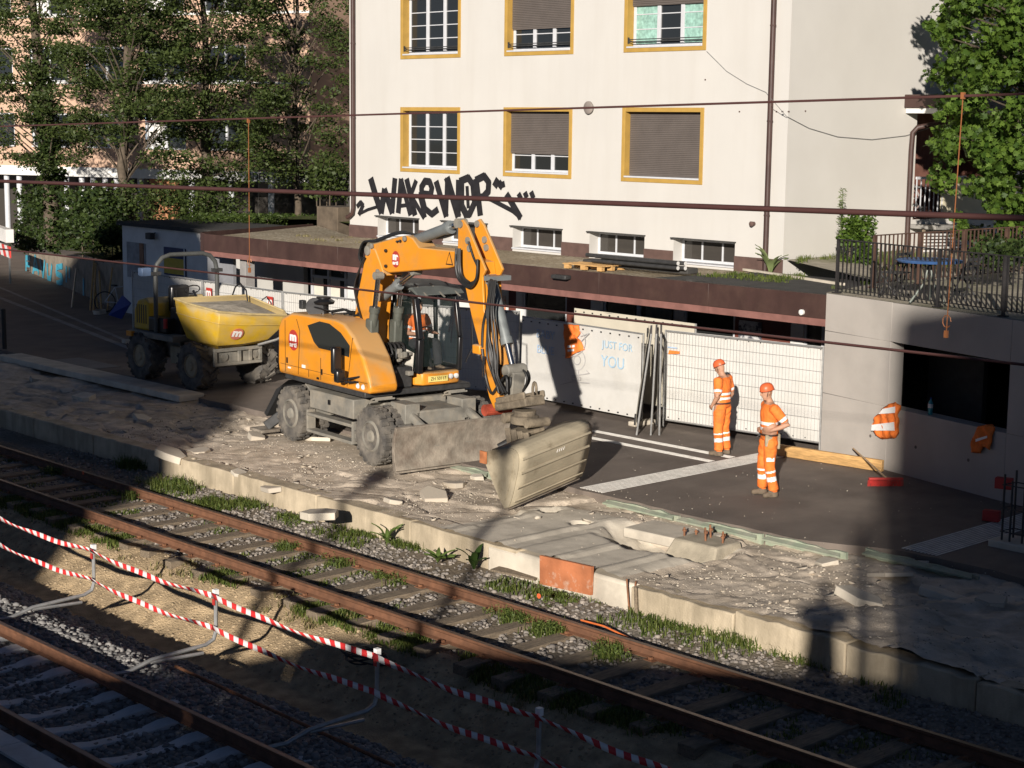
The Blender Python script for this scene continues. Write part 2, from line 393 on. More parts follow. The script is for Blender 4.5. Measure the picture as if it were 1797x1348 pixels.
M_edge = mat('weathered edge concrete', (.46,.385,.275), .9, var=.18, scale=3, bump=.4, bscale=45, dirt=(.2,.165,.11), dscale=1.6, damt=.75, dstretch=(1.5,1.5,.35), dth=(.42,.68))
# --- platform edge wall: cast blocks
t = thing('platform_edge_wall', 'low weathered concrete edge wall of the dug up platform beside the rusty track', 'edge wall', (-20,16.8,-.5))
x = -62.
while x < -6:
    L = 2.46 if x < -18.5 else rnd.uniform(1.7, 2.4)
    x1 = x+L-.014; top = -.1 if x < -16 else -.13
    dy = rnd.uniform(-.012,.012); p = MB(); hd = 0 if x < -16 else rnd.uniform(-.05,.06)
    n = 10; prof = []
    for k in range(n+1):
        a = x+(x1-x)*k/n; prof.append((a, top+hd+rnd.uniform(-.012,.012)*(1 if x < -16 else 1.6)))
    if x > -16: dy -= .07
    p.prism([(x,-.75),(x1,-.75)]+prof[::-1], (0,16.8+dy,0), X_, Z_, 0, -.34)
    if not (-17.5 < x+L/2 < -16.0): p.build('block', M_edge, t, bevel=.02)
    x += L
# orange shuttering board and the lump next to it
a, c = gy(947, 975, 16.72), gy(1038, 995, 16.72)
a2, c2 = gy(947, 1025, 16.72), gy(1036, 1045, 16.72)
p = MB(); p.prism([(a.x,a.z),(c.x,c.z),(c2.x,c2.z),(a2.x,a2.z)], (0,16.72,0), X_, Z_, 0, -.05)
tag(p.build('shuttering_board', M_orange_wood), 'orange painted board closing a gap in the platform edge', 'board')
p = MB(); p.bb((a.x-1.2,16.785,-.8),(c.x+.75,17.2,-.115)); tag(p.build('concrete_lump', M_conc, bevel=.05), 'pale broken concrete block behind the orange board', 'concrete block')
# plank lying at the foot of the wall
p = MB(); q0 = gz(868, 998, -.40); q1 = gz(945, 1015, -.42); p.bar(q0, q1, .22, .03)
tag(p.build('plank', M_sleep), 'short weathered plank lying in weeds below the platform edge', 'plank')
# footing block with anchor bolts in the pit
fc = gz(1226, 1000, -.5)
t = thing('footing_block', 'tapered concrete footing with rusty anchor bolts in the dug out pit', 'concrete footing', (fc.x, fc.y, -.5))
p = MB(); B = [(-.6,-.45),(.62,-.5),(.62,.5),(-.62,.45)]; T = [(-.33,-.2),(.5,-.2),(.5,.36),(-.33,.36)]
p.add([(fc.x+x_, fc.y+y_, -.68) for x_, y_ in B]+[(fc.x+x_, fc.y+y_, -.03+.02*y_) for x_, y_ in T], [(0,3,2,1),(4,5,6,7)]+[(i,(i+1)%4,4+(i+1)%4,4+i) for i in range(4)])
p.build('block', mat('footing concrete', (.33,.29,.22), .9, var=.2, scale=5, bump=.4, bscale=40), t, bevel=.03)
for (dx, dy, h) in ((-.3,.0,.13),(-.22,.18,.08),(.05,.2,.2),(.12,.0,.2),(.3,.2,.14),(.38,.08,.14)):
    p = MB(); p.tube([(fc.x+dx,fc.y+dy,-.06),(fc.x+dx+rnd.uniform(-.02,.02),fc.y+dy,-.03+h)], .016, 6); p.tube([(fc.x+dx,fc.y+dy,-.03+h*.55),(fc.x+dx,fc.y+dy,-.03+h*.75)], .032, 6)
    p.build('bolt', M_rust, t)
c0 = gz(1180, 938, -.12)
p = MB(); p.box((c0.x, c0.y, -.14), (1.35,.75,.16), Matrix.Rotation(.06,3,'Z')); tag(p.build('concrete_plate', M_conc, bevel=.02), 'flat rectangular concrete plate beside the tapered footing', 'concrete plate')
# kerb slab lying along the asphalt on the left
p = MB(); p.bb((-40.9,20.22,-.1),(-32.3,20.88,.05)); tag(p.build('kerb_slab', M_conc, bevel=.02), 'long flat concrete kerb slab lying beyond the rubble in the shade', 'kerb slab')
# tactile guidance strips
def strip(a, b2_, width, n, label):
    a, b2_ = Vector(a), Vector(b2_); d = (b2_-a).normalized(); s_ = Vector((-d.y, d.x, 0))
    t = thing('tactile_strip', label, 'tactile strip', tuple(a)); pitch = width/n
    for k in range(n):
        o_ = s_*((k+.5)*pitch); p = MB(); p.bar(a+o_+Z_*.004, b2_+o_+Z_*.004, pitch*.5, .008); p.build('ridge', M_white_line, t)
strip((-19.38,20.32,0), (-19.38,25.75,0), .56, 8, 'wide ribbed white guidance strip running across the asphalt to the fence')
y0 = gz(1045, 757).y; strip((gz(1035,757).x, y0-.1, 0), (-19.98, y0-.1, 0), .2, 3, 'narrow white guidance strip nearer the white hoarding')
y0 = gz(1045, 770).y; strip((gz(1030,768).x, y0-.1, 0), (-19.98, y0-.1, 0), .2, 3, 'narrow white guidance strip nearer the excavator bucket')
strip((gz(1645,976).x, gz(1645,976).y, 0), (-13.35,25.0,0), .62, 10, 'ribbed white guidance strip in the shade beside the concrete wall')
# road edge lines on the left
for (p0, p1, nm) in (((0,505),(222,598),'upper'),((0,523),(232,613),'lower')):
    a, c = gz(*p0), gz(*p1); a = a+(a-c)*.3; p = MB(); p.bar(a+Z_*.004, c+Z_*.004, .14 if nm=='upper' else .2, .006)
    tag(p.build('road_line', mat('worn road paint', (.26,.25,.23), .85, var=.3, scale=3)), 'worn pale road line, the one nearer the %s' % ('graffiti wall' if nm=='upper' else 'kerb slab'), 'road marking')
a = gz(150,638); p = MB(); p.box((a.x,a.y,.004),(2.1,.8,.008)); tag(p.build('pavement_patch', mat('pale patch', (.2,.19,.18), .9, var=.15, scale=2)), 'pale rectangular repair patch in the shaded asphalt', 'pavement patch')

# --- track bed with the ditch between the two tracks
PROF = np.array([(5.0,-.6),(8.2,-.6),(10.2,-.58),(10.75,-.6),(11.3,-.82),(12.1,-1.16),(12.55,-1.15),(12.9,-.95),(13.45,-.7),(13.8,-.62),(14.2,-.62),(15.4,-.6),(16.0,-.57),(16.5,-.52),(16.9,-.5)])
def bed_h(X, Y):
    n = noise2(X, Y, 61, 4, .8); f = noise2(X, Y, 77, 4, 5.)
    Yw = Y + .1*n*((Y > 10.8) & (Y < 13.7)); z = np.interp(Yw, PROF[:,0], PROF[:,1])
    bank = smooth01(Y, 12.3, 12.8)*(1-smooth01(Y, 13.7, 14.))
    return z + .012*f + bank*(.05*noise2(X, Y, 90, 4, 2.4)) + .02*n
def bed_m(x, y):
    w_ = y + .12*noise2(x, y, 15, 4, 1.5); return np.where(w_ < 11.9, 1, np.where(w_ < 13.9, 2, 0))
field('track_bed', -46, -4, 5., 16.9, .075, bed_h, [M_bed, M_bed2, M_dirt], bed_m)

# --- rails and sleepers
RAILP = [(-.062,0),(.062,0),(.062,.012),(.02,.03),(.012,.1),(.034,.118),(.036,.15),(-.036,.15),(-.034,.118),(-.012,.1),(-.02,.03),(-.062,.012)]
def rail(y, ztop, x0, x1, parent, top=True):
    p = MB(); p.prism(RAILP, (x0, y, ztop-.152), Y_, Z_, 0, x1-x0); r = p.build('rail', M_rail, parent)
    if top:
        p = MB(); p.bb((x0, y-.03, ztop-.004), (x1, y+.03, ztop)); p.build('rail_head', M_railtop, r, local=False)
    return r
t1 = thing('railway_track', 'rusty railway track on old timber sleepers with weeds beside the platform edge', 'railway track', (-20,14.82,-.6))
rail(15.58, -.4, -60, 12, t1); rail(14.07, -.4, -60, 12, t1)
x = -46.1
while x < -5:
    p = MB(); tw = rnd.uniform(-.04,.04); dz = rnd.uniform(-.012,.01)
    p.bar((x+tw, 13.6+rnd.uniform(-.06,.06), -.63+dz), (x-tw, 16.02+rnd.uniform(-.06,.06), -.63+dz), .25, .16); sl_ = p.build('sleeper', M_sleep, t1, bevel=.012)
    for y in (14.07, 15.58):
        q_ = MB(); q_.bb((x-.08,y-.15,-.553+dz),(x+.08,y+.15,-.542+dz))
        for s_ in (-.1,.1): q_.bb((x-.025,y+s_-.02,-.542+dz),(x+.025,y+s_+.02,-.51+dz))
        q_.build('tie_plate', M_rust, sl_)
    x += .75+rnd.uniform(-.02,.02)
t2 = thing('railway_track', 'railway track on concrete sleepers in dark ballast in the shaded foreground', 'railway track', (-16,9.1,-.6))
rail(9.88, -.38, -50, 8, t2); rail(8.37, -.38, -50, 8, t2)
x = -14.73
xsl = [x+.6*k for k in range(-40, 14)]
sm_ = None
for x in xsl:
    if sm_ is None:
        p = MB(); vs = []; n = 8
        prof = [(-1.2,-.05,.15),(-1.0,-.05,.15),(-.75,0,.145),(-.55,-.0,.14),(-.3,-.035,.11),(0,-.045,.105),(.3,-.035,.11),(.55,0,.14),(.75,0,.145),(1.0,-.05,.15),(1.2,-.05,.15)]
        for (yy, zt, hw) in prof:
            vs += [(-hw, yy, -.18), (hw, yy, -.18), (hw*.8, yy, zt), (-hw*.8, yy, zt)]
        fs = [(0,3,2,1), tuple(range(len(vs)-4, len(vs)))]
        for i in range(len(prof)-1):
            for k in range(4): fs.append((i*4+k, i*4+(k+1)%4, i*4+4+(k+1)%4, i*4+4+k))
        p.add(vs, fs); sm_ = p.build('sleeper', M_csleep, t2, bevel=.01); sm_.matrix_parent_inverse = Matrix.Translation(-Vector(t2['_w'])); s0 = sm_
    else:
        s0 = sm_.copy(); COL.objects.link(s0)
    s0.location = (x, 9.125, -.53)
# near platform at the lower left
p = MB(); p.bb((-60,3.0,-1.6),(10,7.98,-.4)); struct(p.build('near_platform', mat('dark platform asphalt', (.07,.068,.066), .9, var=.15, bump=.3)))
p = MB()
for k in range(28):
    x = -40+1.5*k; p.bb((x,7.74,-.42),(x+1.488,8.03,-.37))
pe = p.build('near_platform_edge', M_csleep); struct(pe)

# --- loose stones
def stones(name, n, fx, size, m, parent=None, flat=.7, kind='stuff', label=None, cat=None, seed=1, base='ico'):
    r = np.random.RandomState(seed); g = (1+5**.5)/2
    ico = np.array([(-1,g,0),(1,g,0),(-1,-g,0),(1,-g,0),(0,-1,g),(0,1,g),(0,-1,-g),(0,1,-g),(g,0,-1),(g,0,1),(-g,0,-1),(-g,0,1)], float)/1.9
    fa = np.array([(0,11,5),(0,5,1),(0,1,7),(0,7,10),(0,10,11),(1,5,9),(5,11,4),(11,10,2),(10,7,6),(7,1,8),(3,9,4),(3,4,2),(3,2,6),(3,6,8),(3,8,9),(4,9,5),(2,4,11),(6,2,10),(8,6,7),(9,8,1)])
    if base == 'box':
        ico = np.array([(x_,y_,z_) for x_ in (-.8,.8) for y_ in (-.6,.6) for z_ in (-.4,.4)], float); fa = np.array([(0,1,3),(0,3,2),(4,6,7),(4,7,5),(0,4,5),(0,5,1),(2,3,7),(2,7,6),(0,2,6),(0,6,4),(1,5,7),(1,7,3)])
    kv = len(ico); jit = .35 if base == 'ico' else .8
    pos = fx(r, n); n = len(pos); sz = r.uniform(size[0], size[1], n)*np.where(r.rand(n) < .12, 1.4, 1.)
    V = ico[None]*(1+jit*(r.rand(n,kv,1)-.5))*sz[:,None,None]*np.stack([r.uniform(.7,1.3,n), r.uniform(.7,1.2,n), flat*r.uniform(.7,1.2,n)], -1)[:,None,:]
    a = r.uniform(0, 2*pi, n); ca, sa = np.cos(a)[:,None], np.sin(a)[:,None]; tl = r.uniform(-.5,.5,n)[:,None]
    z2 = V[:,:,2]+tl*V[:,:,0]; x2 = V[:,:,0]*ca-V[:,:,1]*sa; y2 = V[:,:,0]*sa+V[:,:,1]*ca
    V = np.stack([x2, y2, z2], -1)+pos[:,None,:]; F = (fa[None]+kv*np.arange(n)[:,None,None]).reshape(-1,3)
    o = fast(name, V.reshape(-1,3), F, m, parent); tag(o, label, cat, kind=kind); return o
def in_bed(x0, x1, y0, y1, avoid=()):
    def fx(r, n):
        X = r.uniform(x0, x1, n); Y = r.uniform(y0, y1, n); ok = np.ones(n, bool)
        for (c, hw) in avoid: ok &= np.abs(Y-c) > hw
        X, Y = X[ok], Y[ok]; return np.stack([X, Y, bed_h(X, Y)+.005], -1)
    return fx
stones('ballast_stones', 9500, in_bed(-31,-7,13.9,16.8,((15.58,.05),(14.07,.05))), (.018,.042), M_stone, label='grey brown ballast stones around the rusty track', cat='ballast', seed=3)
stones('ballast_stones', 15000, in_bed(-25,-7,8.05,12.0,((9.88,.06),(8.37,.06))), (.022,.048), M_stone2, label='dark coarse ballast of the concrete sleeper track', cat='ballast', seed=4)
def on_rub(x0, x1, y0, y1):
    def fx(r, n):
        X = r.uniform(x0, x1, n); Y = y0+(y1-y0)*r.rand(n); k = noise2(X, Y, 33, 3, .9) > r.uniform(-.4,.5,n)
        k &= ~((X > -19.6) & (X < -15.6) & (Y < 19.5) & (r.rand(n) < .85)); X, Y = X[k], Y[k]; return np.stack([X, Y, rub_h(X, Y)], -1)
    return fx
stones('rubble_lumps', 420, on_rub(-32,-12,16.95,20.3), (.02,.07), M_chunk, base='box', label='fist sized lumps of broken concrete on the platform', cat='rubble', seed=15)
stones('rubble_stones', 9000, on_rub(-32,-9,16.95,20.3), (.005,.018), M_chunk, label='small broken concrete rubble covering the platform', cat='rubble', seed=5)
stones('earth_clods', 2500, lambda r, n: (lambda X, Y: np.stack([X, Y, bed_h(X, Y)], -1))(r.uniform(-28,-12,n), r.uniform(12.5,13.95,n)), (.008,.028), islandmat('earth clod', [(.3,.23,.14),(.4,.31,.2),(.22,.17,.11)]), label='earth clods on the bare bank', cat='earth', seed=6)
stones('asphalt_crumbs', 170, lambda r, n: np.stack([r.uniform(-24,-12,n), 20.3+5.5*r.rand(n)**1.6, np.full(n, .004)], -1), (.003,.013), M_chunk, label='pale crumbs scattered on the asphalt', cat='crumbs', seed=8)
# larger broken slabs on the platform, each one a thing
k = 0
spots = [(690,880),(760,872),(560,905),(800,850),(735,800),(640,760),(560,775),(350,790),(300,800),(450,770),(180,720),(60,690),(250,735),(330,745),(120,680),(40,720),(1450,985),(1560,1010),(1650,1040),(1740,1060),(1500,1060),(1690,1110),(1610,990),(880,850),(420,830),(480,850),(840,838),(70,664),(150,700)]
for (x, y) in spots:
    P = gz(x, y, -.1); s = rnd.uniform(.16,.42); p = MB(); n = rnd.randint(5,7)
    an = sorted(rnd.uniform(0,2*pi) for _ in range(n)); poly = [(cos(a)*s*rnd.uniform(.7,1.1), sin(a)*s*rnd.uniform(.5,.9)) for a in [2*pi*i/n+rnd.uniform(-.25,.25) for i in range(n)]]
    R = Matrix.Rotation(rnd.uniform(-.22,.22),3,'X') @ Matrix.Rotation(rnd.uniform(-.22,.22),3,'Y')
    zz = float(rub_h(np.array([P.x]), np.array([P.y]))[0])
    p.prism(poly, (P.x,P.y,zz-.03), R@X_, R@Y_, 0, rnd.uniform(.06,.14))
    sh = x < 480 and y < 800 or x > 1440
    if x > 1440: lb = 'shaded concrete fragment in the rubble below the concrete wall'; gp = 'fragments below the concrete wall'
    elif sh: lb = 'shaded concrete fragment in the rubble in front of the kerb slab'; gp = 'fragments in front of the kerb slab'
    else: lb = 'sunlit concrete fragment in the rubble between excavator and platform edge'; gp = 'fragments around the excavator'
    tag(p.build('concrete_fragment', M_chunk if k%2 else M_conc, bevel=.012), lb, 'concrete fragment', gp); k += 1
# ================================================================== buildings
M_plaster = mat('cream plaster', (.52,.505,.475), .9, var=.03, scale=.7, bump=.08, bscale=90, dirt=(.45,.425,.385), dscale=1.1, damt=.3, dstretch=(1.6,1.6,.18), spec=.2)
M_yellow = mat('ochre window surround', (.40,.245,.055), .7, var=.1, scale=4, bump=.05)
M_wframe = mat('grey white window frame', (.52,.53,.55), .5, var=.06, scale=8, bump=0)
M_glass = glassy('dark window glass')
M_glass2 = glassy('brownish window glass', (.05,.045,.04))
M_shut = mat('brown roller shutter', (.115,.098,.088), .6, var=.08, scale=3, bump=.0)
M_brown = mat('brown painted metal', (.05,.027,.023), .5, var=.18, scale=3, bump=.1, bscale=30, dirt=(.1,.06,.045), dscale=2.2, damt=.35, stretch=(1,1,.3))
M_brown2 = mat('reddish soffit strip', (.2,.095,.08), .6, var=.2, scale=4, bump=.1)
M_plinth = mat('brown plinth', (.10,.06,.05), .8, var=.2, scale=4, bump=.3)
M_white = mat('white wall paint', (.68,.67,.64), .85, var=.06, scale=2, bump=.1, dirt=(.45,.44,.42), dscale=1.2, damt=.5)
M_roofgravel = speck('roof gravel', [(.24,.2,.14),(.42,.36,.26),(.32,.27,.19),(.5,.44,.34)], 14, dirt=(.2,.15,.09), damt=.5, bdist=.03, bump=.9)
M_bitumen = mat('roof bitumen', (.05,.048,.045), .9, var=.25, scale=3, bump=.3)
M_paint_black = mat('black spray paint', (.015,.014,.016), .6, var=.3, scale=6, bump=0)
M_redbrown = mat('red brown door panel', (.13,.04,.028), .6, var=.15, scale=3, bump=.05)
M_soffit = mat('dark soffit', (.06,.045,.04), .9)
FY = 29.3
house = thing('apartment_house', 'cream plastered house with ochre framed windows and large black graffiti', 'house', (-30,FY,2.9))
def cells(xs, zs, holes):
    for i in range(len(xs)-1):
        for j in range(len(zs)-1):
            cx, cz = (xs[i]+xs[i+1])/2, (zs[j]+zs[j+1])/2
            if not any(h[0] < cx < h[1] and h[2] < cz < h[3] for h in holes): yield xs[i], xs[i+1], zs[j], zs[j+1]
WIN = [(-35.65,-33.25),(-31.61,-29.2),(-27.56,-25.08)]
rows = [(4.80,6.50),(7.75,9.45)]
holes = [(a+.1, c-.1, z0+.1, z1-.1) for z0, z1 in rows for a, c in WIN]
BW = []
for (xa, xb) in ((663,735),(778,855),(900,986),(1035,1131),(1183,1290)):
    BW.append((gy(xa,395,FY).x, gy(xb,425,FY).x))
bz0, bz1 = 3.04, 3.56
holes += [(a, c, bz0, bz1) for a, c in BW]
FX0, FX1, ZT = -37.86, -22.76, 12.2
xs = sorted(set([FX0, FX1]+[h[0] for h in holes]+[h[1] for h in holes])); zs = sorted(set([2.6, ZT]+[h[2] for h in holes]+[h[3] for h in holes]))
p = MB()
for x0, x1, z0, z1 in cells(xs, zs, holes): p.quad((x0,FY,z0),(x1,FY,z0),(x1,FY,z1),(x0,FY,z1))
for (a, c, z0, z1) in holes[6:]:       # plain reveals of the cellar windows
    d = .36; p.quad((a,FY,z0),(a,FY+d,z0),(a,FY+d,z1),(a,FY,z1)); p.quad((c,FY,z0),(c,FY,z1),(c,FY+d,z1),(c,FY+d,z0)); p.quad((a,FY,z1),(a,FY+d,z1),(c,FY+d,z1),(c,FY,z1)); p.quad((a,FY,z0),(c,FY,z0),(c,FY+d,z0),(a,FY+d,z0))
p.quad((FX0,FY,2.6),(FX0,FY,ZT),(FX0,FY+12,ZT),(FX0,FY+12,2.6)); p.quad((FX0,FY+12,2.6),(FX0,FY+12,ZT),(FX1,FY+12,ZT),(FX1,FY+12,2.6))
p.quad((FX0,FY,ZT),(FX1,FY,ZT),(FX1,FY+12,ZT),(FX0,FY+12,ZT))
p.build('front_wall', M_plaster, house)
def window(k, a, c, z0, z1, shutter=None, bar=False, curtain=False):
    """outer surround extents"""
    s = MB(); w_ = .1
    for (q, r) in (((a,FY-.02,z0),(a+w_,FY+.27,z1)), ((c-w_,FY-.02,z0),(c,FY+.27,z1)), ((a+w_,FY-.02,z1-w_),(c-w_,FY+.27,z1)), ((a+w_,FY-.02,z0),(c-w_,FY+.27,z0+w_))): s.bb(q, r)
    wn = s.build('window', M_yellow, house, bevel=.006)
    a, c, z0, z1 = a+w_, c-w_, z0+w_, z1-w_; Y0 = FY+.22; f = MB()
    f.bb((a,Y0-.02,z0),(a+.075,Y0+.05,z1)); f.bb((c-.075,Y0-.02,z0),(c,Y0+.05,z1)); f.bb((a+.075,Y0-.02,z0),(c-.075,Y0+.05,z0+.09)); f.bb((a+.075,Y0-.02,z1-.07),(c-.075,Y0+.05,z1))
    W = (c-a-.15)/3
    for i in (1, 2): f.bb((a+.075+W*i-.05,Y0-.03,z0+.09),(a+.075+W*i+.05,Y0+.045,z1-.07))
    f.bb((a-.0,FY-.035,z0-.005),(c,Y0-.02,z0+.035))
    f.build('frame', M_wframe, wn, bevel=.006, local=False)
    for i in range(3):
        xa, xb = a+.075+W*i+(.05 if i else 0), a+.075+W*(i+1)-(.05 if i < 2 else 0)
        g = MB(); g.bb((xa,Y0+.01,z0+.09),(xb,Y0+.022,z1-.07)); g.build('pane', M_glass, wn, local=False)
        mu = MB()
        for j in (1, 2, 3):
            zz = z0+.09+(z1-z0-.16)*j/4; mu.bb((xa,Y0-.008,zz-.011),(xb,Y0+.009,zz+.011))
        mu.build('glazing_bar', M_wframe, wn, local=False)
        if curtain:
            cu = MB(); n = 16; vs = []; fs = []
            for q in range(n+1):
                xx = xa+(xb-xa)*q/n; yy = Y0+.006-.003*abs(sin(q*1.9)); vs += [(xx,yy,z0+.1),(xx,yy,z1-.25+.05*sin(q*2.1))]
            for q in range(n): fs.append((2*q,2*q+2,2*q+3,2*q+1))
            if i != 1: cu.add(vs, fs); cu.build('curtain', mat('pale green curtain', (.25,.42,.36), .9, var=.3, scale=12, bump=0), wn, local=False)
    if shutter is not None:
        sh = MB(); zz = z1-.005; h = .042
        while zz-h > shutter-.01:
            sh.prism([(0,zz-h),(0,zz),(-.012,zz-h*.25),(-.012,zz-h*.8)], (a+.004,Y0-.055,0), Y_, Z_, 0, c-a-.008); zz -= h
        sh.bb((a+.01,Y0-.055,shutter-.01),(c-.01,Y0-.03,z1)); sh.build('roller_shutter', M_shut, wn, local=False)
    if bar:
        br = MB()
        for dz in (.14, .19): br.bar((a-.03,FY+.03,z0+dz),(c+.02,FY+.03,z0+dz),.02,.02)
        for xx in (a-.0, c-.0): br.bb((xx-.02,FY+.01,z0+.1),(xx+.02,FY+.05,z0+.24))
        br.build('safety_bar', M_dark, wn, local=False)
    return wn
z2 = gy(950,270,FY+.2).z; zu2 = gy(950,50,FY+.2).z; zu3 = gy(1170,8,FY+.2).z
window(0, *WIN[0], *rows[0]); window(1, *WIN[1], *rows[0], shutter=z2); window(2, *WIN[2], *rows[0], shutter=4.95)
window(3, *WIN[0], *rows[1], bar=True); window(4, *WIN[1], *rows[1], shutter=zu2, bar=True); window(5, *WIN[2], *rows[1], shutter=zu3, bar=True, curtain=True)
for (a, c) in BW:
    f = MB(); Y0 = FY+.3; f.bb((a,Y0,bz0),(a+.06,Y0+.05,bz1)); f.bb((c-.06,Y0,bz0),(c,Y0+.05,bz1)); f.bb((a+.06,Y0,bz0),(c-.06,Y0+.05,bz0+.06)); f.bb((a+.06,Y0,bz1-.05),(c-.06,Y0+.05,bz1))
    W = (c-a)/3; f.bb((a+W-.02,Y0,bz0+.06),(a+W+.02,Y0+.045,bz1-.05)); f.bb((a+2*W-.02,Y0,bz0+.06),(a+2*W+.02,Y0+.045,bz1-.05))
    f.bb((a,FY-.04,bz0-.03),(c,Y0,bz0+.004))
    wn = f.build('cellar_window', M_wframe, house)
    for i in range(3):
        g = MB(); g.bb((a+W*i+(.06 if i==0 else .02),Y0+.02,bz0+.06),(a+W*(i+1)-(.06 if i==2 else .02),Y0+.03,bz1-.05)); g.build('pane', M_glass2, wn, local=False)
    l = MB(); l.bb((a-.03,FY-.1,bz1+.002),(c+.03,FY+.02,bz1+.03)); l.build('drip_ledge', M_bitumen, wn, local=False)
# plinth pieces between the cellar windows
ed = [FX0-.01]+[v for ac in BW for v in ac]+[FX1+.01]
for i in range(0, len(ed), 2):
    p = MB(); p.bb((ed[i],FY-.03,2.6),(ed[i+1],FY-.003,3.28)); p.build('plinth', M_plinth, house, bevel=.008)
# downpipes
for xx, zb in ((gy(619,200,FY-.1).x, 3.5), (gy(1350,230,FY-.1).x, 3.0)):
    p = MB(); pts = [(xx,FY-.09,ZT),(xx,FY-.09,zb+.25)]
    if zb > 3.2: pts += [(xx-.03,FY-.1,zb+.1),(xx-.18,FY-.1,zb),(xx-.26,FY-.1,zb-.02)]
    else: pts += [(xx,FY-.09,zb)]
    p.tube(pts, .062, 10); dp = p.build('downpipe', M_brown, house, smooth=40)
    p = MB()
    for zz in (4.2, 6.2, 8.2): p.lathe([(0,.07),(.03,.07)], (xx,FY-.09,zz), Z_, 10); p.bb((xx-.012,FY-.09,zz),(xx+.012,FY,zz+.03))
    p.build('pipe_clip', M_brown, dp, local=False)
# wall fittings
q = gy(1036,189,FY); p = MB(); p.lathe([(0,.15),(.03,.15),(.05,.12)], (q.x,FY-.05,q.z), -Y_, 20); p.build('round_wall_plate', mat('grey plate', (.22,.19,.17), .7), house, smooth=40)
q = gy(1323,393,FY); p = MB(); p.lathe([(0,.05),(.1,.06),(.12,.03)], (q.x,FY,q.z), -Y_, 10); p.build('wall_fitting', M_plinth, house, smooth=40)
for (x, y) in ((1238,140),(1298,196),(1363,196),(1373,196),(1384,196),(1413,195)):
    q = gy(x, y, FY) if x < 1370 else gx(x, y, FX1); p = MB(); p.box(q, (.03,.03,.03)); p.build('bracket_stub', M_plinth, house)
# slack cable from the window to the porch
pts = []
for (x, y) in ((1240,90),(1275,125),(1310,147),(1344,162),(1352,172)): pts.append(gy(x, y, FY-.02))
p = MB(); p.tube(pts, .006, 5)
pts = [gx(x, y, FX1+.03) for i, (x, y) in enumerate(((1352,172),(1380,204),(1420,225),(1470,240),(1530,245),(1590,238),(1640,222)))]
p.tube(pts, .006, 5); p.build('cable', mat('grey cable', (.2,.2,.2), .7), house)
# gable side wall with the recessed porch
SX = FX1; PYa, PYb, Pz0, Pz1 = 34.1, 38.5, 4.0, 6.5
p = MB()
for x0, x1, z0, z1 in cells([FY,PYa,PYb,FY+12],[2.6,Pz0,Pz1,ZT],[(PYa,PYb,Pz0,Pz1)]): p.quad((SX,x0,z0),(SX,x1,z0),(SX,x1,z1),(SX,x0,z1))
p.build('side_wall', mat('side plaster', (.56,.54,.5), .9, var=.03, scale=.8, bump=.08, bscale=90, dirt=(.5,.475,.43), dscale=.5, damt=.35), house)
p = MB(); d = 1.6
p.quad((SX,PYa,Pz0),(SX-d,PYa,Pz0),(SX-d,PYa,Pz1),(SX,PYa,Pz1)); p.quad((SX,PYb,Pz0),(SX,PYb,Pz1),(SX-d,PYb,Pz1),(SX-d,PYb,Pz0)); p.quad((SX,PYa,Pz0),(SX,PYb,Pz0),(SX-d,PYb,Pz0),(SX-d,PYa,Pz0)); p.quad((SX,PYa,Pz1),(SX-d,PYa,Pz1),(SX-d,PYb,Pz1),(SX,PYb,Pz1)); p.quad((SX-d,PYa,Pz0),(SX-d,PYb,Pz0),(SX-d,PYb,Pz1),(SX-d,PYa,Pz1))
p.build('porch_recess', mat('porch interior', (.16,.07,.05), .9), house)
p = MB(); p.bb((SX+.003,33.55,6.56),(SX+1.0,39,6.86)); pr = p.build('porch_roof', M_brown, house, bevel=.01)
p = MB(); p.bb((SX+.02,33.6,6.44),(SX+.98,39,6.557)); p.build('eave_board', M_white, pr, local=False)
p = MB(); p.tube([(SX+.9,35.2,6.3),(SX+.5,34.2,6.22),(SX+.18,33.86,6.12),(SX+.1,33.8,6.0),(SX+.08,33.8,5.6),(SX+.08,33.8,3.1)], .06, 10); p.build('downpipe', M_brown, house, smooth=40)
p = MB(); p.bb((SX-.02,35.25,Pz0),(SX+.06,38.5,4.95)); p.build('porch_parapet', mat('pale yellow render', (.55,.5,.36), .9, var=.05), house)
rl = MB(); rl.bb((SX+.02,34.12,4.93),(SX+.06,36.2,4.99)); rl.bb((SX+.02,34.12,4.05),(SX+.06,35.25,4.09)); rl = rl.build('porch_railing', M_wframe, house)
for k in range(7):
    p = MB(); y = 34.15+k*.18; p.bb((SX+.03,y-.012,4.09),(SX+.05,y+.012,4.93)); p.build('bar', M_wframe, rl, local=False)
p = MB()
for k in range(26): a = rnd.uniform(34.2,35.2); z = rnd.uniform(4.05,4.8); p.bar((SX-.25-rnd.random()*.2,a,z),(SX-.2,a+rnd.uniform(-.25,.25),z+rnd.uniform(-.2,.2)),.035,.035)
p.build('stored_junk', islandmat('junk', [(.3,.08,.05),(.05,.05,.05),(.5,.5,.48),(.12,.05,.04)]), house)
p = MB(); y0 = 35.6
for (q, r) in (((SX-.02,y0,8.75),(SX+.02,y0+.1,10.5)),((SX-.02,y0+2.2,8.75),(SX+.02,y0+2.3,10.5)),((SX-.02,y0+.1,8.75),(SX+.02,y0+2.2,8.87)),((SX-.02,y0+.1,10.4),(SX+.02,y0+2.2,10.5))): p.bb(q, r)
sw = p.build('side_window', M_yellow, house)
p = MB(); p.bb((SX-.01,y0+.1,8.87),(SX+.004,y0+2.2,10.4)); p.build('pane', M_glass, sw, local=False)

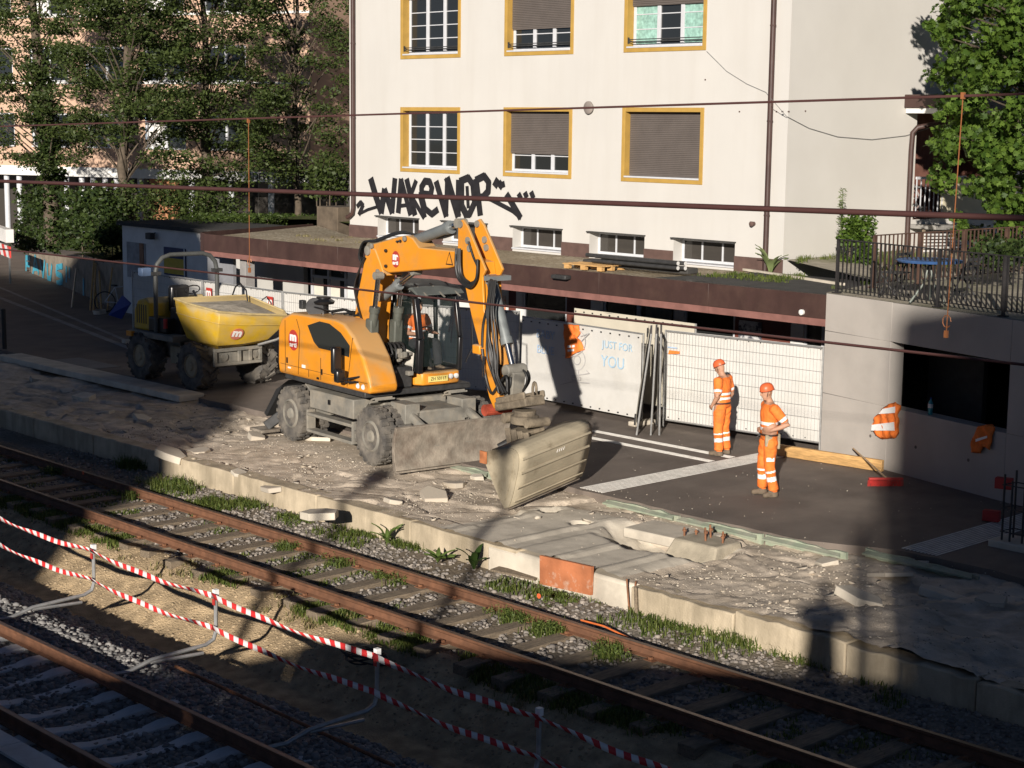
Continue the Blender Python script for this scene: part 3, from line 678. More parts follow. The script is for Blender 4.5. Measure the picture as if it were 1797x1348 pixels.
# graffiti: brush strokes traced as flat ribbons, slightly proud of the plaster
def ribbons(strokes, toP, nrm, m, name, parent, width, z0=.003, taper=0):
    p = MB(); k = 0
    for st in strokes:
        w0 = width
        if isinstance(st[0], (int, float)): w0 = st[0]; st = st[1:]
        P = [toP(*q) for q in st]
        for i in range(len(P)-1):
            d = (P[i+1]-P[i]).normalized(); s_ = nrm.cross(d)*w0/2; off = nrm*(z0+.0004*k); e = d*w0*.18; k += 1
            p.quad(P[i]-e-s_+off, P[i+1]+e-s_*(1-.1*taper)+off, P[i+1]+e+s_+off, P[i]-e+s_+off)
    return p.build(name, m, parent)
def z7(x, y): return gy(600+x/4.992, 280+y/4.992, FY)
ST = [(.2,(255,175),(300,330),(345,460)),(.2,(345,460),(375,270)),(.19,(375,270),(440,460)),(.17,(440,460),(465,175)),   # W
      (.17,(520,180),(495,460)),(.15,(520,180),(600,480)),(.09,(490,410),(570,400)),                                            # A
      (.17,(570,180),(640,480)),(.13,(650,190),(610,300)),(.12,(605,310),(720,510)),                                          # K
      (.16,(790,310),(700,300),(700,240),(730,190),(770,195),(790,250),(780,310)),(.15,(700,310),(730,430),(790,480),(840,440)),(.12,(790,310),(680,310),(730,500)),   # e
      (.17,(830,200),(915,490)),(.14,(915,490),(925,170)),(.2,(925,170),(1020,490)),(.17,(1020,490),(1025,190)),                   # W
      (.18,(1050,190),(1050,400),(1090,480)),(.16,(1040,190),(1110,160),(1150,220),(1165,380),(1120,480),(1080,480)),(.1,(1100,240),(1110,420)),  # O
      (.17,(1180,180),(1215,480)),(.16,(1180,180),(1250,145),(1290,200),(1285,280),(1240,330),(1170,330)),(.1,(1240,330),(1310,350),(1500,450),(1570,510)),  # R and tail
      (.16,(1450,310),(1510,410),(1565,505)),(.16,(1370,180),(1345,230)),(.16,(1405,205),(1385,240)),(.13,(1425,215),(1400,225)),
      (.13,(1555,305),(1570,335)),(.13,(1610,295),(1622,325)),(.13,(1665,290),(1680,330)),
      (.11,(140,410),(170,375),(190,400),(155,480)),(.07,(160,475),(230,440),(310,415))]
ribbons([(st[0]*1.2,)+tuple(st[1:]) for st in ST], z7, -Y_, M_paint_black, 'graffiti', house, .15)

# ------------------------------------------------------------------ low annex with flat gravel roof and canopy
AX0, AX1, AYF, AYB, RZ = -40.4, -19.1, 26.2, 28.3, 2.96
annex = thing('station_annex', 'low annex with flat gravel roof and deep dark brown canopy edge', 'annex', (-30,27,0))
p = MB(); p.add([(AX0,AYF+.03,RZ-.06),(AX1,AYF+.03,RZ-.06),(AX1,FY-.01,RZ-.01),(-37.8,FY-.01,RZ-.01),(-42.2,31.4,RZ),(AX0,AYF+.03,2.55),(AX1,AYF+.03,2.55),(AX1,FY-.01,2.55),(-37.8,FY-.01,2.55),(-42.2,31.4,2.55)],
                [(0,1,2,3),(0,3,4),(5,8,7,6),(5,9,8),(0,5,6,1),(1,6,7,2),(2,7,8,3),(3,8,9,4),(4,9,5,0)])
p.mi = 0; p.build('roof', M_roofgravel, annex)
x = AX0
while x < AX1-.1:
    x1 = min(x+3.04, AX1); p = MB(); p.bb((x+.003,AYF-.03,2.53),(x1-.003,AYF+.02,RZ+.03)); fp = p.build('fascia_panel', M_brown, annex, bevel=.006)
    p = MB(); p.bb((x+.003,AYF-.01,2.39),(x1-.003,AYF+.03,2.527)); p.build('lower_strip', M_brown2, fp, local=False); x = x1
p = MB(); pts = [(AX0,AYF-.005),(AX0-.25,AYF+.05),(AX0-.45,AYF+.25),(AX0-1.9,31.3)]
for i in range(3):
    a, c = pts[i], pts[i+1]; d = Vector((c[0]-a[0],c[1]-a[1],0)); p.bar(Vector((a[0],a[1],2.76)),Vector((c[0],c[1],2.76)),.05,.5)
p.build('fascia_corner', M_brown, annex)
p = MB(); p.bb((AX0,AYF+.04,2.5),(AX1,AYB,2.545)); p.build('soffit', M_soffit, annex)
# right hand bitumen part of the roof
p = MB(); p.add([(gz(1275,478,RZ).x,AYF+.2,RZ+.012),(AX1,AYF+.2,RZ+.012),(AX1,FY-.05,RZ+.03),(-23.2,FY-.05,RZ+.03)], [(0,1,2,3)]); p.build('roof_felt', M_bitumen, annex)
p = MB(); p.bar(gz(1300,472,RZ+.04),gz(1480,499,RZ+.05),.08,.05); p.build('roof_batten', M_conc, annex)
p = MB(); a, c = gz(1215,492,RZ+.04), gz(1290,484,RZ+.04); p.bb((a.x,a.y,RZ),(c.x,a.y+.35,RZ+.05)); p.build('roof_hatch', M_bitumen, annex)
# back wall under the canopy, piece by piece
def bx(px): return gy(px, 560, AYB).x
wallp = [(905,917,M_white),(917,994,None),(994,1036,M_redbrown),(1036,1058,M_white),(1058,1184,None),(1184,1200,M_white),(1200,1290,None),(1290,1388,M_redbrown),(1388,1411,M_white),(1411,1446,None),(870,892,M_white),(892,905,M_redbrown),(800,870,M_white),(700,800,None),(610,700,M_white)]
for (a, c, m) in wallp:
    xa, xb = bx(a), bx(c)
    if m is not None:
        p = MB(); p.bb((xa+.004,AYB,0),(xb-.004,AYB+.12,2.5)); p.build('wall_panel' if m is M_white else 'door_panel', m, annex)
    else:
        f = MB(); f.bb((xa,AYB+.02,0),(xa+.06,AYB+.1,2.5)); f.bb((xb-.06,AYB+.02,0),(xb,AYB+.1,2.5)); f.bb((xa+.06,AYB+.02,.9),(xb-.06,AYB+.1,.98)); f.bb((xa+.06,AYB+.02,2.38),(xb-.06,AYB+.1,2.5))
        n = max(1, int((xb-xa)/.75)); 
        for k in range(1, n): xx = xa+(xb-xa)*k/n; f.bb((xx-.06,AYB+.015,.98),(xx+.06,AYB+.1,2.38))
        wn = f.build('shop_window', M_wframe, annex)
        for k in range(n):
            g = MB(); g.bb((xa+(xb-xa)*k/n+.05,AYB+.06,.98),(xa+(xb-xa)*(k+1)/n-.05,AYB+.07,2.38)); g.build('pane', M_glass, wn, local=False)
        g = MB(); g.bb((xa+.06,AYB+.05,0),(xb-.06,AYB+.09,.9)); g.build('sill_panel', M_white, wn, local=False)
p = MB(); p.bb((bx(610),AYB+.13,0),(AX1+.4,AYB+.2,2.5)); p.build('inner_wall', M_soffit, annex)
def poster(px0, px1, zc, h, c1, c2, nm, lab):
    xa, xb = bx(px0), bx(px1); p = MB(); p.bb((xa,AYB-.03,zc-h/2),(xb,AYB-.004,zc+h/2)); o = p.build('poster', mat(nm, c1, .6, var=.3, scale=6, bump=0, dirt=c2, dscale=5, damt=.9, dth=(.48,.55)), annex); o['label'] = lab
poster(1298,1338,1.55,.95,(.5,.5,.5),(.04,.04,.06),'scribbled poster','black and white scribbled poster on red door')
poster(1134,1180,1.75,.8,(.1,.1,.09),(.15,.13,.1),'dim poster','dim framed poster in the shade')
poster(873,888,1.5,.9,(.6,.5,.42),(.6,.15,.05),'orange poster','orange and white poster')
p = MB(); q = gy(993,487,AYF); p.bb((q.x-.25,AYF-.22,q.z-.03),(q.x+.2,AYF-.03,q.z+.06)); p.build('canopy_lamp', M_dark, annex, bevel=.02)
q = gy(1410,545,AYF); p = MB(); p.lathe([(0,.03),(.02,.055),(.08,.055),(.1,.02)], (q.x,AYF-.0,q.z-.03), -Y_, 12); p.build('bulkhead_light', M_white, annex, smooth=40)
# left end under the canopy
AY2 = 28.6
def lx(px): return gy(px, 500, AY2).x
p = MB(); p.bb((lx(440),AY2,0),(lx(533),AY2+.15,2.5)); p.build('wall_panel', mat('grey white wall', (.42,.41,.38), .9, var=.06, scale=2, bump=.1), annex)
p = MB(); p.bb((lx(533),AY2+.3,0),(lx(548),AY2+.4,2.5)); p.build('dark_doorway', M_black, annex)
p = MB(); q = gy(434,470,AYF+.35); p.bb((q.x-.14,AYF+.2,0),(q.x+.14,AYF+.5,2.5)); p.build('canopy_column', mat('grey column', (.25,.24,.23), .9, var=.1), annex, bevel=.01)
p = MB(); q = gy(390,470,AYF+.9); p.bb((q.x-.75,AYF+.9,0),(q.x+.55,AYF+1.0,2.3)); p.build('grey_screen', mat('grey screen', (.2,.205,.22), .8, var=.1), annex)
p = MB(); p.bb((lx(365),AY2+1,0),(lx(440),AY2+1.15,2.5)); p.build('wall_panel', mat('brown grey wall', (.16,.14,.11), .9), annex)
f = MB(); z0, z1 = gy(570,545,AY2).z, gy(570,489,AY2).z
for xx in (548,577,607,636): f.bb((lx(xx)-.03,AY2-.03,0),(lx(xx)+.05,AY2+.05,z1+.25))
f.bb((lx(548),AY2-.02,z1),(lx(640),AY2+.05,z1+.07)); f.bb((lx(548),AY2-.02,z0),(lx(640),AY2+.05,z0+.06)); gf = f.build('glazed_front', M_wframe, annex)
for k, xx in enumerate((551,580,610)):
    g = MB(); g.bb((lx(xx),AY2+.01,z0+.06),(lx(xx+16),AY2+.03,z1)); g.build('blind', mat('cream blind', (.6,.57,.48), .9, var=.05), gf, local=False)
    g = MB(); g.bb((lx(xx+16)+.004,AY2+.01,z0+.06),(lx(xx+26),AY2+.03,z1)); g.build('pane', M_glass, gf, local=False)
    g = MB(); g.bb((lx(xx),AY2+.02,.1),(lx(xx+26),AY2+.04,z0)); g.build('lower_panel', M_white, gf, local=False)
p = MB(); p.bb((lx(548),AY2+.08,z1),(lx(645),AY2+.15,2.5)); p.build('sign_band', mat('dark sign band', (.04,.045,.04), .7), annex)
for ch, (x, y) in (('W',(554,463)),('A',(584,466)),('S',(601,474))):
    q = gy(x, y, AY2+.05); text_mesh('sign_letter', ch, .34, mat('grey letter', (.28,.27,.25), .6), annex, (q.x, AY2+.05, q.z), X_, Z_, .04)
# things on the gravel roof
def pallet(c, rz):
    t = thing('pallet', 'small wooden pallet carrying dark pipes on the gravel roof', 'pallet', c, rz)
    for k in range(3):
        p = MB(); 
        for j in (-1,0,1): p.box((j*.5,(k-1)*.33,.06),(.14,.1,.09))
        p.build('bearer_blocks', M_wood, t)
    for k in range(5):
        p = MB(); p.box((0,-.34+k*.17,.12),(1.2,.11,.022)); p.build('board', M_wood, t)
pc = gz(1043,470,RZ); pc.z = RZ-.04; pallet(pc, 0.02)
t = thing('pipe_bundle', 'bundle of long dark pipes with pale open ends on the gravel roof', 'pipes', (pc.x,pc.y+.1,RZ+.1))
a = gz(975,455,RZ+.22); c = gz(1180,466,RZ+.22); yy = pc.y+.1
for k in range(4):
    p = MB(); y_ = yy+.1*(k%2)-.05; z_ = RZ+.155+.1*(k//2); p.tube([(a.x+rnd.uniform(-.3,.3),y_,z_),(c.x+.12*(k%2),y_,z_)], .046, 10); pp = p.build('pipe', M_dark, t, smooth=40)
    p = MB(); p.lathe([(0,.044),(.01,.044)], (c.x+.12*(k%2)+.001,y_,z_), X_, 10); p.build('pipe_end', M_white, pp, local=False)
p = MB(); p.bb((a.x-.4,yy+.15,RZ+.02),(c.x+.1,yy+.5,RZ+.14)); tag(p.build('felt_sheet', M_bitumen, bevel=.02), 'dark flat panel lying behind the pipes on the gravel roof', 'panel')
# ------------------------------------------------------------------ white kiosk on the left
KY = 28.1; kx0, kx1 = -48.05, -42.9
kio = thing('white_kiosk', 'small shaded white building with shuttered window and blue yellow sign', 'kiosk', (-45.5,KY,0))
p = MB(); p.bb((kx0,KY,0),(kx1,KY+3.0,2.78)); p.build('wall', M_white, kio)
p = MB(); p.bb((kx0-.15,KY-.12,2.785),(kx1+.05,KY+3.1,2.9)); p.build('roof', M_bitumen, kio)
p = MB(); a, c = gy(223,424,KY), gy(257,476,KY); p.bb((a.x,KY-.02,c.z-.25),(c.x,KY+.0,a.z)); wn = p.build('window', mat('grey shutter', (.3,.3,.3), .8), kio)
p = MB(); p.bb((c.x-.32,KY-.05,c.z-.25),(c.x-.1,KY-.021,a.z)); p.build('shutter', mat('brown shutter', (.26,.14,.08), .7, var=.2), wn, local=False)
p = MB(); q = gy(268,414,KY-.1); p.bb((q.x-.12,KY-.3,q.z-.1),(q.x+.18,KY-.12,q.z+.1)); p.bar((q.x,KY-.12,q.z),(q.x,KY,q.z+.1),.04,.04); p.build('floodlight', M_dark, kio, bevel=.02)
a, c = gy(288,433,KY-.03), gy(326,472,KY-.03)
p = MB(); p.bb((a.x,KY-.05,c.z-.25),(c.x,KY-.005,a.z)); sg = p.build('sign', mat('navy sign', (.02,.03,.1), .5), kio)
p = MB(); p.bb((a.x+.02,KY-.06,c.z-.2),(c.x-.06,KY-.051,a.z-.32)); p.build('yellow_panel', mat('yellow sign', (.5,.36,.03), .5, var=.1), sg, local=False)
p = MB(); p.bb((c.x-.05,KY-.07,c.z-.3),(c.x,KY-.052,a.z)); p.build('sign_edge', M_white, sg, local=False)
# ------------------------------------------------------------------ retaining wall with blue graffiti
W0, Wd = Vector((-48.06,28.1,0)), Vector((-.957,.289,0))
rw = thing('retaining_wall', 'low stained retaining wall with blue sprayed letters below the hedge', 'wall', tuple(W0))
M_rwall = mat('stained wall', (.26,.22,.17), .9, var=.25, scale=2.5, bump=.4, bscale=30, dirt=(.12,.1,.08), dscale=1, damt=.7)
for k in range(6):
    p = MB(); a, c = W0+Wd*(k*2.6+.01), W0+Wd*(k*2.6+2.59); z = 1.5-.12*k
    s_ = Vector((-Wd.y,Wd.x,0)); s_ = -s_ if s_.y < 0 else s_
    p.add([a,c,c+s_*.3,a+s_*.3]+[q+Z_*(z-(.06 if i in (1,2) else 0)) for i, q in enumerate((a,c,c+s_*.3,a+s_*.3))], [(0,1,2,3),(4,7,6,5),(0,4,5,1),(1,5,6,2),(2,6,7,3),(3,7,4,0)])
    p.build('wall_block', M_rwall, rw, bevel=.015)
def wg(x, y): return gl(x/5.617, 380+y/5.617, W0, Wd)
nw = Vector((Wd.y,-Wd.x,0)); nw = nw if nw.y < 0 else -nw
GS = [((260,400),(262,560)),((260,405),(300,410)),((260,470),(295,475)),((325,600),(350,395)),((350,395),(385,560)),((335,510),(375,510)),((400,430),(430,600)),((430,600),(445,440)),((470,470),(475,610),(505,615),(515,480)),((620,490),(565,500),(560,560),(615,590),(620,640),(565,660)),((660,500),(660,640)),((690,510),(690,600)),((830,620),(830,780))]
ribbons([(.22,)+s for s in GS], wg, nw, mat('blue spray paint', (.06,.34,.46), .6, var=.3, scale=8, bump=0), 'graffiti', rw, .22, z0=.02)
# ------------------------------------------------------------------ pink apartment block behind the trees
P0 = gd(250,312,75.); E_ = Vector((cos(radians(22.6)), sin(radians(22.6)), 0)); En = Vector((E_.y,-E_.x,0))
def ps(px): return (gl(px,300,P0,E_)-P0).dot(E_)
def pz(px, py): return gl(px,py,P0,E_).z
def pp_(s, z, o=0.): return P0*1. + E_*s + En*o + Z_*(z-P0.z)
M_pink = mat('pink render', (.52,.35,.25), .9, var=.08, scale=1, bump=.1, dirt=(.42,.28,.2), dscale=.6, damt=.4)
blk = thing('apartment_block', 'pink rendered apartment block with white bands behind the trees', 'apartment block', (P0.x,P0.y,1.5))
s0, s1 = -28., ps(545); zb = pz(250,313); zt = zb+.42
def pbox(mb, sa, sb, za, zb_, o0, o1):
    vs = [pp_(s, z, o) for s in (sa, sb) for z in (za, zb_) for o in (o0, o1)]
    mb.add(vs, [(0,1,3,2),(4,6,7,5),(0,4,5,1),(2,3,7,6),(0,2,6,4),(1,5,7,3)]); return mb
sw_ = [ps(190)+3.1*k for k in range(-8, 5)]; fl = [pz(190,258)+2.9*k for k in range(4)]; hh = 1.45
hol = [(s-1.05, s+1.05, z, z+hh) for s in sw_ for z in fl if s+1.05 < s1-.3 and s-1.05 > s0]
p = MB(); xs = sorted(set([s0,s1]+[h[0] for h in hol]+[h[1] for h in hol])); zs = sorted(set([zt,zt+12]+[h[2] for h in hol]+[h[3] for h in hol]))
for x0, x1, z0, z1 in cells(xs, zs, hol): p.quad(pp_(x0,z0),pp_(x1,z0),pp_(x1,z1),pp_(x0,z1))
pbox(p, s1-.02, s1, zt, zt+12, -8, 0); p.build('wall', M_pink, blk)
p = MB(); pbox(p, s0, s1, zb, zt, -.2, .12); p.build('white_band', M_white, blk)
for z in fl[1:]:
    p = MB(); pbox(p, s0, s1, z-.16, z-.06, -.05, .05); p.build('string_course', M_white, blk)
for (a, c, z0, z1) in hol:
    f = MB(); pbox(f, a, c, z0-.06, z0, -.2, .08); pbox(f, a, a+.08, z0, z1, -.2, -.05); pbox(f, c-.08, c, z0, z1, -.2, -.05); pbox(f, a+.08, c-.08, z1-.08, z1, -.2, -.05); pbox(f, (a+c)/2-.05, (a+c)/2+.05, z0, z1-.08, -.19, -.06)
    wn = f.build('window', M_wframe, blk); g = MB(); pbox(g, a+.08, c-.08, z0, z1-.08, -.17, -.14); g.build('pane', M_glass, wn, local=False)
    if rnd.random() < .45:
        g = MB(); pbox(g, a+.1, (a+c)/2-.05, z0, z1-.1, -.13, -.11); g.build('curtain', M_white, wn, local=False)
p = MB(); pbox(p, s0, s1, .5, zb, -3., -2.8); p.build('shopfront', M_glass2, blk)
p = MB(); pbox(p, ps(255), ps(300), .5, zb, -.6, -.3); p.build('pier', mat('orange brown pier', (.42,.2,.1), .9, var=.15), blk)
for px in (5,27,82,110,137,157,178,198,240,330,400,470):
    p = MB(); s = ps(px); p.tube([pp_(s,.5,-.25),pp_(s,zb,-.25)], .13, 10); p.build('column', M_wframe, blk, smooth=40)
q = P0+E_*ps(455); 
text_mesh('sign_letters', 'RDEN', .42, M_black, blk, pp_(ps(456), (zb+zt)/2, .135), E_, Z_, .02)
# darker building beyond the cream house
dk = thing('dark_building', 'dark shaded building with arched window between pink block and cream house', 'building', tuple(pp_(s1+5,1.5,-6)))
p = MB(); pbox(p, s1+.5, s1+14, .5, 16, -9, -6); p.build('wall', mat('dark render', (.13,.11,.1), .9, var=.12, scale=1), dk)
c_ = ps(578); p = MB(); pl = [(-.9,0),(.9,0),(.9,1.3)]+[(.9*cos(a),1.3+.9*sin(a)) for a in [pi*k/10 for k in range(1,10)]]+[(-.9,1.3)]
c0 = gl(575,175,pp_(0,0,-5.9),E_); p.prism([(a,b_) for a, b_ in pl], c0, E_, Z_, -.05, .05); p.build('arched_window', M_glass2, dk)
a = gl(565,262,pp_(0,0,-5.5),E_); p = MB(); p.bar(a, a+E_*3.2, 1., .35); p.bar(a+Z_*.9, a+E_*3.2+Z_*.9, .06, .08); bl_ = p.build('balcony', M_white, dk)
p = MB(); p.bar(a+Z_*.45+En*.4, a+E_*3+Z_*.45+En*.4, .04, .5); p.build('balcony_panel', mat('blue mural', (.03,.06,.2), .7, var=.3, scale=1, dirt=(.5,.48,.45), dscale=1.2, damt=.9, dth=(.55,.6)), bl_, local=False)
# ------------------------------------------------------------------ terrace ground on the left behind kiosk and wall
def ter_h(X, Y): return 1.35 + 1.75*smooth01(X, -52, -45)*(1-smooth01(Y, 38, 60)) + .12*noise2(X, Y, 8, 4, .5)
xs = np.arange(-100, -37.4, .8); ys = np.arange(28.2, 90, .8); XX, YY = np.meshgrid(xs, ys, indexing='ij'); ZZ = ter_h(XX, YY); nx, ny = XX.shape
V = np.stack([XX, YY, ZZ], -1).reshape(-1,3); i = np.arange(nx-1)[:,None]*ny+np.arange(ny-1)[None,:]; F = np.stack([i,i+ny,i+ny+1,i+1],-1).reshape(-1,4); c = V[F].mean(1)
keep = np.where(c[:,0] < -48.2, c[:,1] > 28.4+(-48.06-c[:,0])*.302, c[:,1] > 31.6) & (c[:,0] > -64)
M_grassg = mat('grassy ground', (.085,.1,.035), .95, var=.4, scale=2.5, bump=.6, bscale=20, spec=.1)
struct(fast('left_terrace', V, F[keep], M_grassg, smooth=True))
p = MB(); a, c = gd(588,362,52), gd(612,400,52); p.bb((a.x-.4,a.y-.4,2.6),(a.x+.65,a.y+.5,a.z)); tag(p.build('stone_pier', mat('mossy stone', (.11,.085,.06), .95, var=.3, scale=4, bump=.5), bevel=.02), 'brown mossy stone pier standing at the corner of the cream house', 'stone pier')
# ------------------------------------------------------------------ exposed concrete wall on the right
CW0, CWd = Vector((-19.23,26.1,0)), Vector((.9694,-.2454,0)); CWn = Vector((-.2454,-.9694,0)); CWT = 3.035
cwall = thing('concrete_wall', 'smooth exposed concrete wall with a large unglazed window opening', 'concrete wall', tuple(CW0))
def cw(s, z, o=0.): return CW0+CWd*s+CWn*o+Z_*z
def cbox(mb, sa, sb, za, zb_, o0, o1):
    vs = [cw(s, z, o) for s in (sa, sb) for z in (za, zb_) for o in (o0, o1)]
    mb.add(vs, [(0,1,3,2),(4,6,7,5),(0,4,5,1),(2,3,7,6),(0,2,6,4),(1,5,7,3)]); return mb
so0, so1, oz0, oz1 = 1.83, 4.73, 1.15, 2.33
for x0, x1, z0, z1 in cells([0,so0,so1,7.2,9.6,12],[-.2,oz0,oz1,CWT],[(so0,so1,oz0,oz1)]):
    p = MB(); cbox(p, x0+.002, x1-.002, z0+.002, z1-.002, -.32, 0); p.build('panel', M_concw, cwall, bevel=.004, seg=1)
p = MB()
for s in (1.4, 2.6, 3.9, 5.4):
    for z in (.55,): p.lathe([(0,.03),(.003,.03)], cw(s,z,.001), CWn, 10)
p.build('tie_holes', mat('tie hole', (.13,.12,.11), .9), cwall)
p = MB()
q = lambda s, z, o: cw(s, z, o)
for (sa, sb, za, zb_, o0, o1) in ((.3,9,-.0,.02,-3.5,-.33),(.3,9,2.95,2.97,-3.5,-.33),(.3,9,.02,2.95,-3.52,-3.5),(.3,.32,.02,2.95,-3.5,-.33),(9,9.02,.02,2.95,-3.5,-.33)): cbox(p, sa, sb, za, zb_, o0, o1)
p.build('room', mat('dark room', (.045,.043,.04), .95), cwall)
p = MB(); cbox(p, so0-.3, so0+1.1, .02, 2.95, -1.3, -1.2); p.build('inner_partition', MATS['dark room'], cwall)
# terrace on top
p = MB(); p.add([cw(-.05,CWT+.002,-.02)]+[cw(12,CWT+.002,-.02), Vector((-2,45,CWT+.35)), Vector((-22.7,45,CWT+.35)), Vector((-22.7,29.35,CWT+.25)), Vector((-19.6,28.4,CWT+.05))], [(0,1,2,3,4,5)])
struct(p.build('right_terrace', mat('terrace gravel', (.36,.32,.25), .95, var=.2, scale=4, bump=.5, bscale=50, dirt=(.12,.13,.05), dscale=.7, damt=.8)))
M_railing = mat('rusty brown railing', (.075,.042,.03), .6, var=.3, scale=5, bump=.1)
def railing(a, c, h, label, n, post=(0,.5,1), m=M_railing, slope=0):
    a, c = Vector(a), Vector(c); t = thing('railing', label, 'railing', tuple(a))
    p = MB(); p.bar(a+Z_*h, c+Z_*h, .05, .02); p.build('top_rail', m, t); p = MB(); p.bar(a+Z_*.1, c+Z_*.1, .04, .015); p.build('bottom_rail', m, t)
    for k in post:
        q = a.lerp(c, k); p = MB(); p.bar(q, q+Z_*(h-.01), .05, .05, up=(1,0,0)); p.box(q+Z_*.01, (.16,.1,.02)); p.build('post', m, t)
    for k in range(n):
        q = a.lerp(c, (k+.5)/n); p = MB(); p.bar(q+Z_*.108, q+Z_*(h-.01), .014, .03, up=c-a); p.build('bar', m, t)
    return t
railing(cw(.12,CWT+.01,-.12), cw(6.6,CWT+.01,-.12), 1.0, 'brown bar railing along the top of the concrete wall', 56, (.004,.42,.66,1), m=mat('dark railing', (.022,.02,.02), .6, var=.3))
ra, rb = gz(1535,418,4.02), gz(1840,399,4.12); ra.z = 3.07; rb.z = 3.17
railing(ra, rb, 1.0, 'rusty bar railing at the back of the terrace below the leafy tree', 44, (0,.25,.5,.75,1))
# blue table, shelter with slats
tc_ = gz(1632,456,3.82)
t = thing('garden_table', 'round blue garden table on slim legs behind the terrace railing', 'table', (tc_.x,tc_.y,3.07))
p = MB(); p.lathe([(0,.56),(.03,.58),(.045,.55)], (tc_.x,tc_.y,3.78), Z_, 28); p.build('table_top', mat('blue table', (.045,.11,.27), .5, var=.2, scale=5), t)
for k in range(3):
    a = k*2.1; p = MB(); p.tube([(tc_.x,tc_.y,3.78),(tc_.x+.1*cos(a),tc_.y+.1*sin(a),3.4),(tc_.x+.35*cos(a),tc_.y+.35*sin(a),3.07)], .022, 6); p.build('leg', mat('grey green metal', (.13,.15,.13), .5), t)
for dx in (-.9, .55):
    t = thing('folding_chair', 'dark slatted folding chair beside the blue table, on its %s side' % ('house' if dx < 0 else 'street'), 'chair', (tc_.x+dx,tc_.y+.3,3.07))
    for s_ in (-.2,.2):
        p = MB(); p.tube([(tc_.x+dx-.2,tc_.y+.3+s_,3.07),(tc_.x+dx+.18,tc_.y+.3+s_,3.9)], .014, 6); p.build('leg', M_dark, t); p = MB(); p.tube([(tc_.x+dx+.2,tc_.y+.3+s_,3.07),(tc_.x+dx-.2,tc_.y+.3+s_,3.52)], .014, 6); p.build('leg', M_dark, t)
    for k in range(4): p = MB(); p.box((tc_.x+dx-.16+k*.1,tc_.y+.3,3.52),(.08,.42,.02)); p.build('seat_slat', M_dark, t)
    for k in range(3): p = MB(); p.box((tc_.x+dx+.1+k*.03,tc_.y+.3,3.7+k*.08),(.02,.42,.05)); p.build('back_slat', M_dark, t)
sc = gz(1655,440,3.35)
t = thing('bin_shelter', 'low shelter with grey roof and white slatted front beside the house', 'shelter', (sc.x,sc.y+1,3.3))
p = MB(); a = gd(1612,398,39.5); c = gd(1695,398,41); p.bar(a, c, .9, .1); p.build('roof', mat('grey board', (.26,.25,.23), .85, var=.15), t, bevel=.01)
for k in range(9): p = MB(); p.bar(a+Z_*(-.16-.075*k)+Vector((.3,-.2,0)), c+Z_*(-.16-.075*k)+Vector((.3,-.2,0)), .02, .045); p.build('slat', M_white, t)
for q in (a, c): p = MB(); p.bar(q+Vector((.25,-.15,-.9)), q+Vector((.25,-.15,-.05)), .06, .06, up=(1,0,0)); p.build('post', M_sleep, t)
# ================================================================== fences, tapes, wires and small site things
M_galv = mat('galvanised steel', (.38,.38,.37), .45, metal=.6, var=.15, scale=12, bump=.05)
M_wire = mat('fence wire', (.3,.3,.3), .5, metal=.5, var=.1, bump=0)
M_tarp = mat('white tarpaulin', (.55,.54,.51), .7, var=.03, scale=3, bump=.1, bscale=8, dirt=(.44,.42,.37), dscale=1.2, damt=.5, bdist=.05)
M_tarp2 = mat('cream tarpaulin', (.52,.48,.39), .7, var=.04, scale=3, bump=.1, bscale=8)
M_hivis = mat('hi-vis orange', (.78,.18,.028), .8, var=.18, scale=9, bump=.5, bscale=22, bdist=.03, dirt=(.4,.15,.06), dscale=5, damt=.5, dth=(.52,.75))
M_refl = mat('reflective tape', (.78,.78,.76), .5, var=.05, scale=20, bump=0)
M_red = mat('site red', (.42,.035,.03), .55, var=.12, scale=8, bump=.05)
M_blue = mat('sign blue', (.015,.05,.28), .5, var=.1, bump=0)
M_emb = mat('emblem red', (.40,.04,.03), .55, var=.06, bump=0)
M_emw = mat('emblem white', (.75,.73,.7), .6, var=.03, bump=0)
def sheet(P00, P10, P11, P01, nx, ny, disp, m, name, parent, seed=0):
    r = random.Random(seed); vs = []; fs = []; n = (P10-P00).cross(P01-P00).normalized()
    for i in range(nx+1):
        for j in range(ny+1):
            u, v = i/nx, j/ny; q = P00.lerp(P10, u).lerp(P01.lerp(P11, u), v)
            d = disp*(sin(u*9+seed+v*2)*.5+sin(u*23+v*5+seed*2)*.3+sin(v*11+seed)*.3); vs.append(q+n*d)
    for i in range(nx):
        for j in range(ny): a = i*(ny+1)+j; fs.append((a,a+ny+1,a+ny+2,a+1))
    p = MB(); p.add(vs, fs); return p.build(name, m, parent, smooth=60)
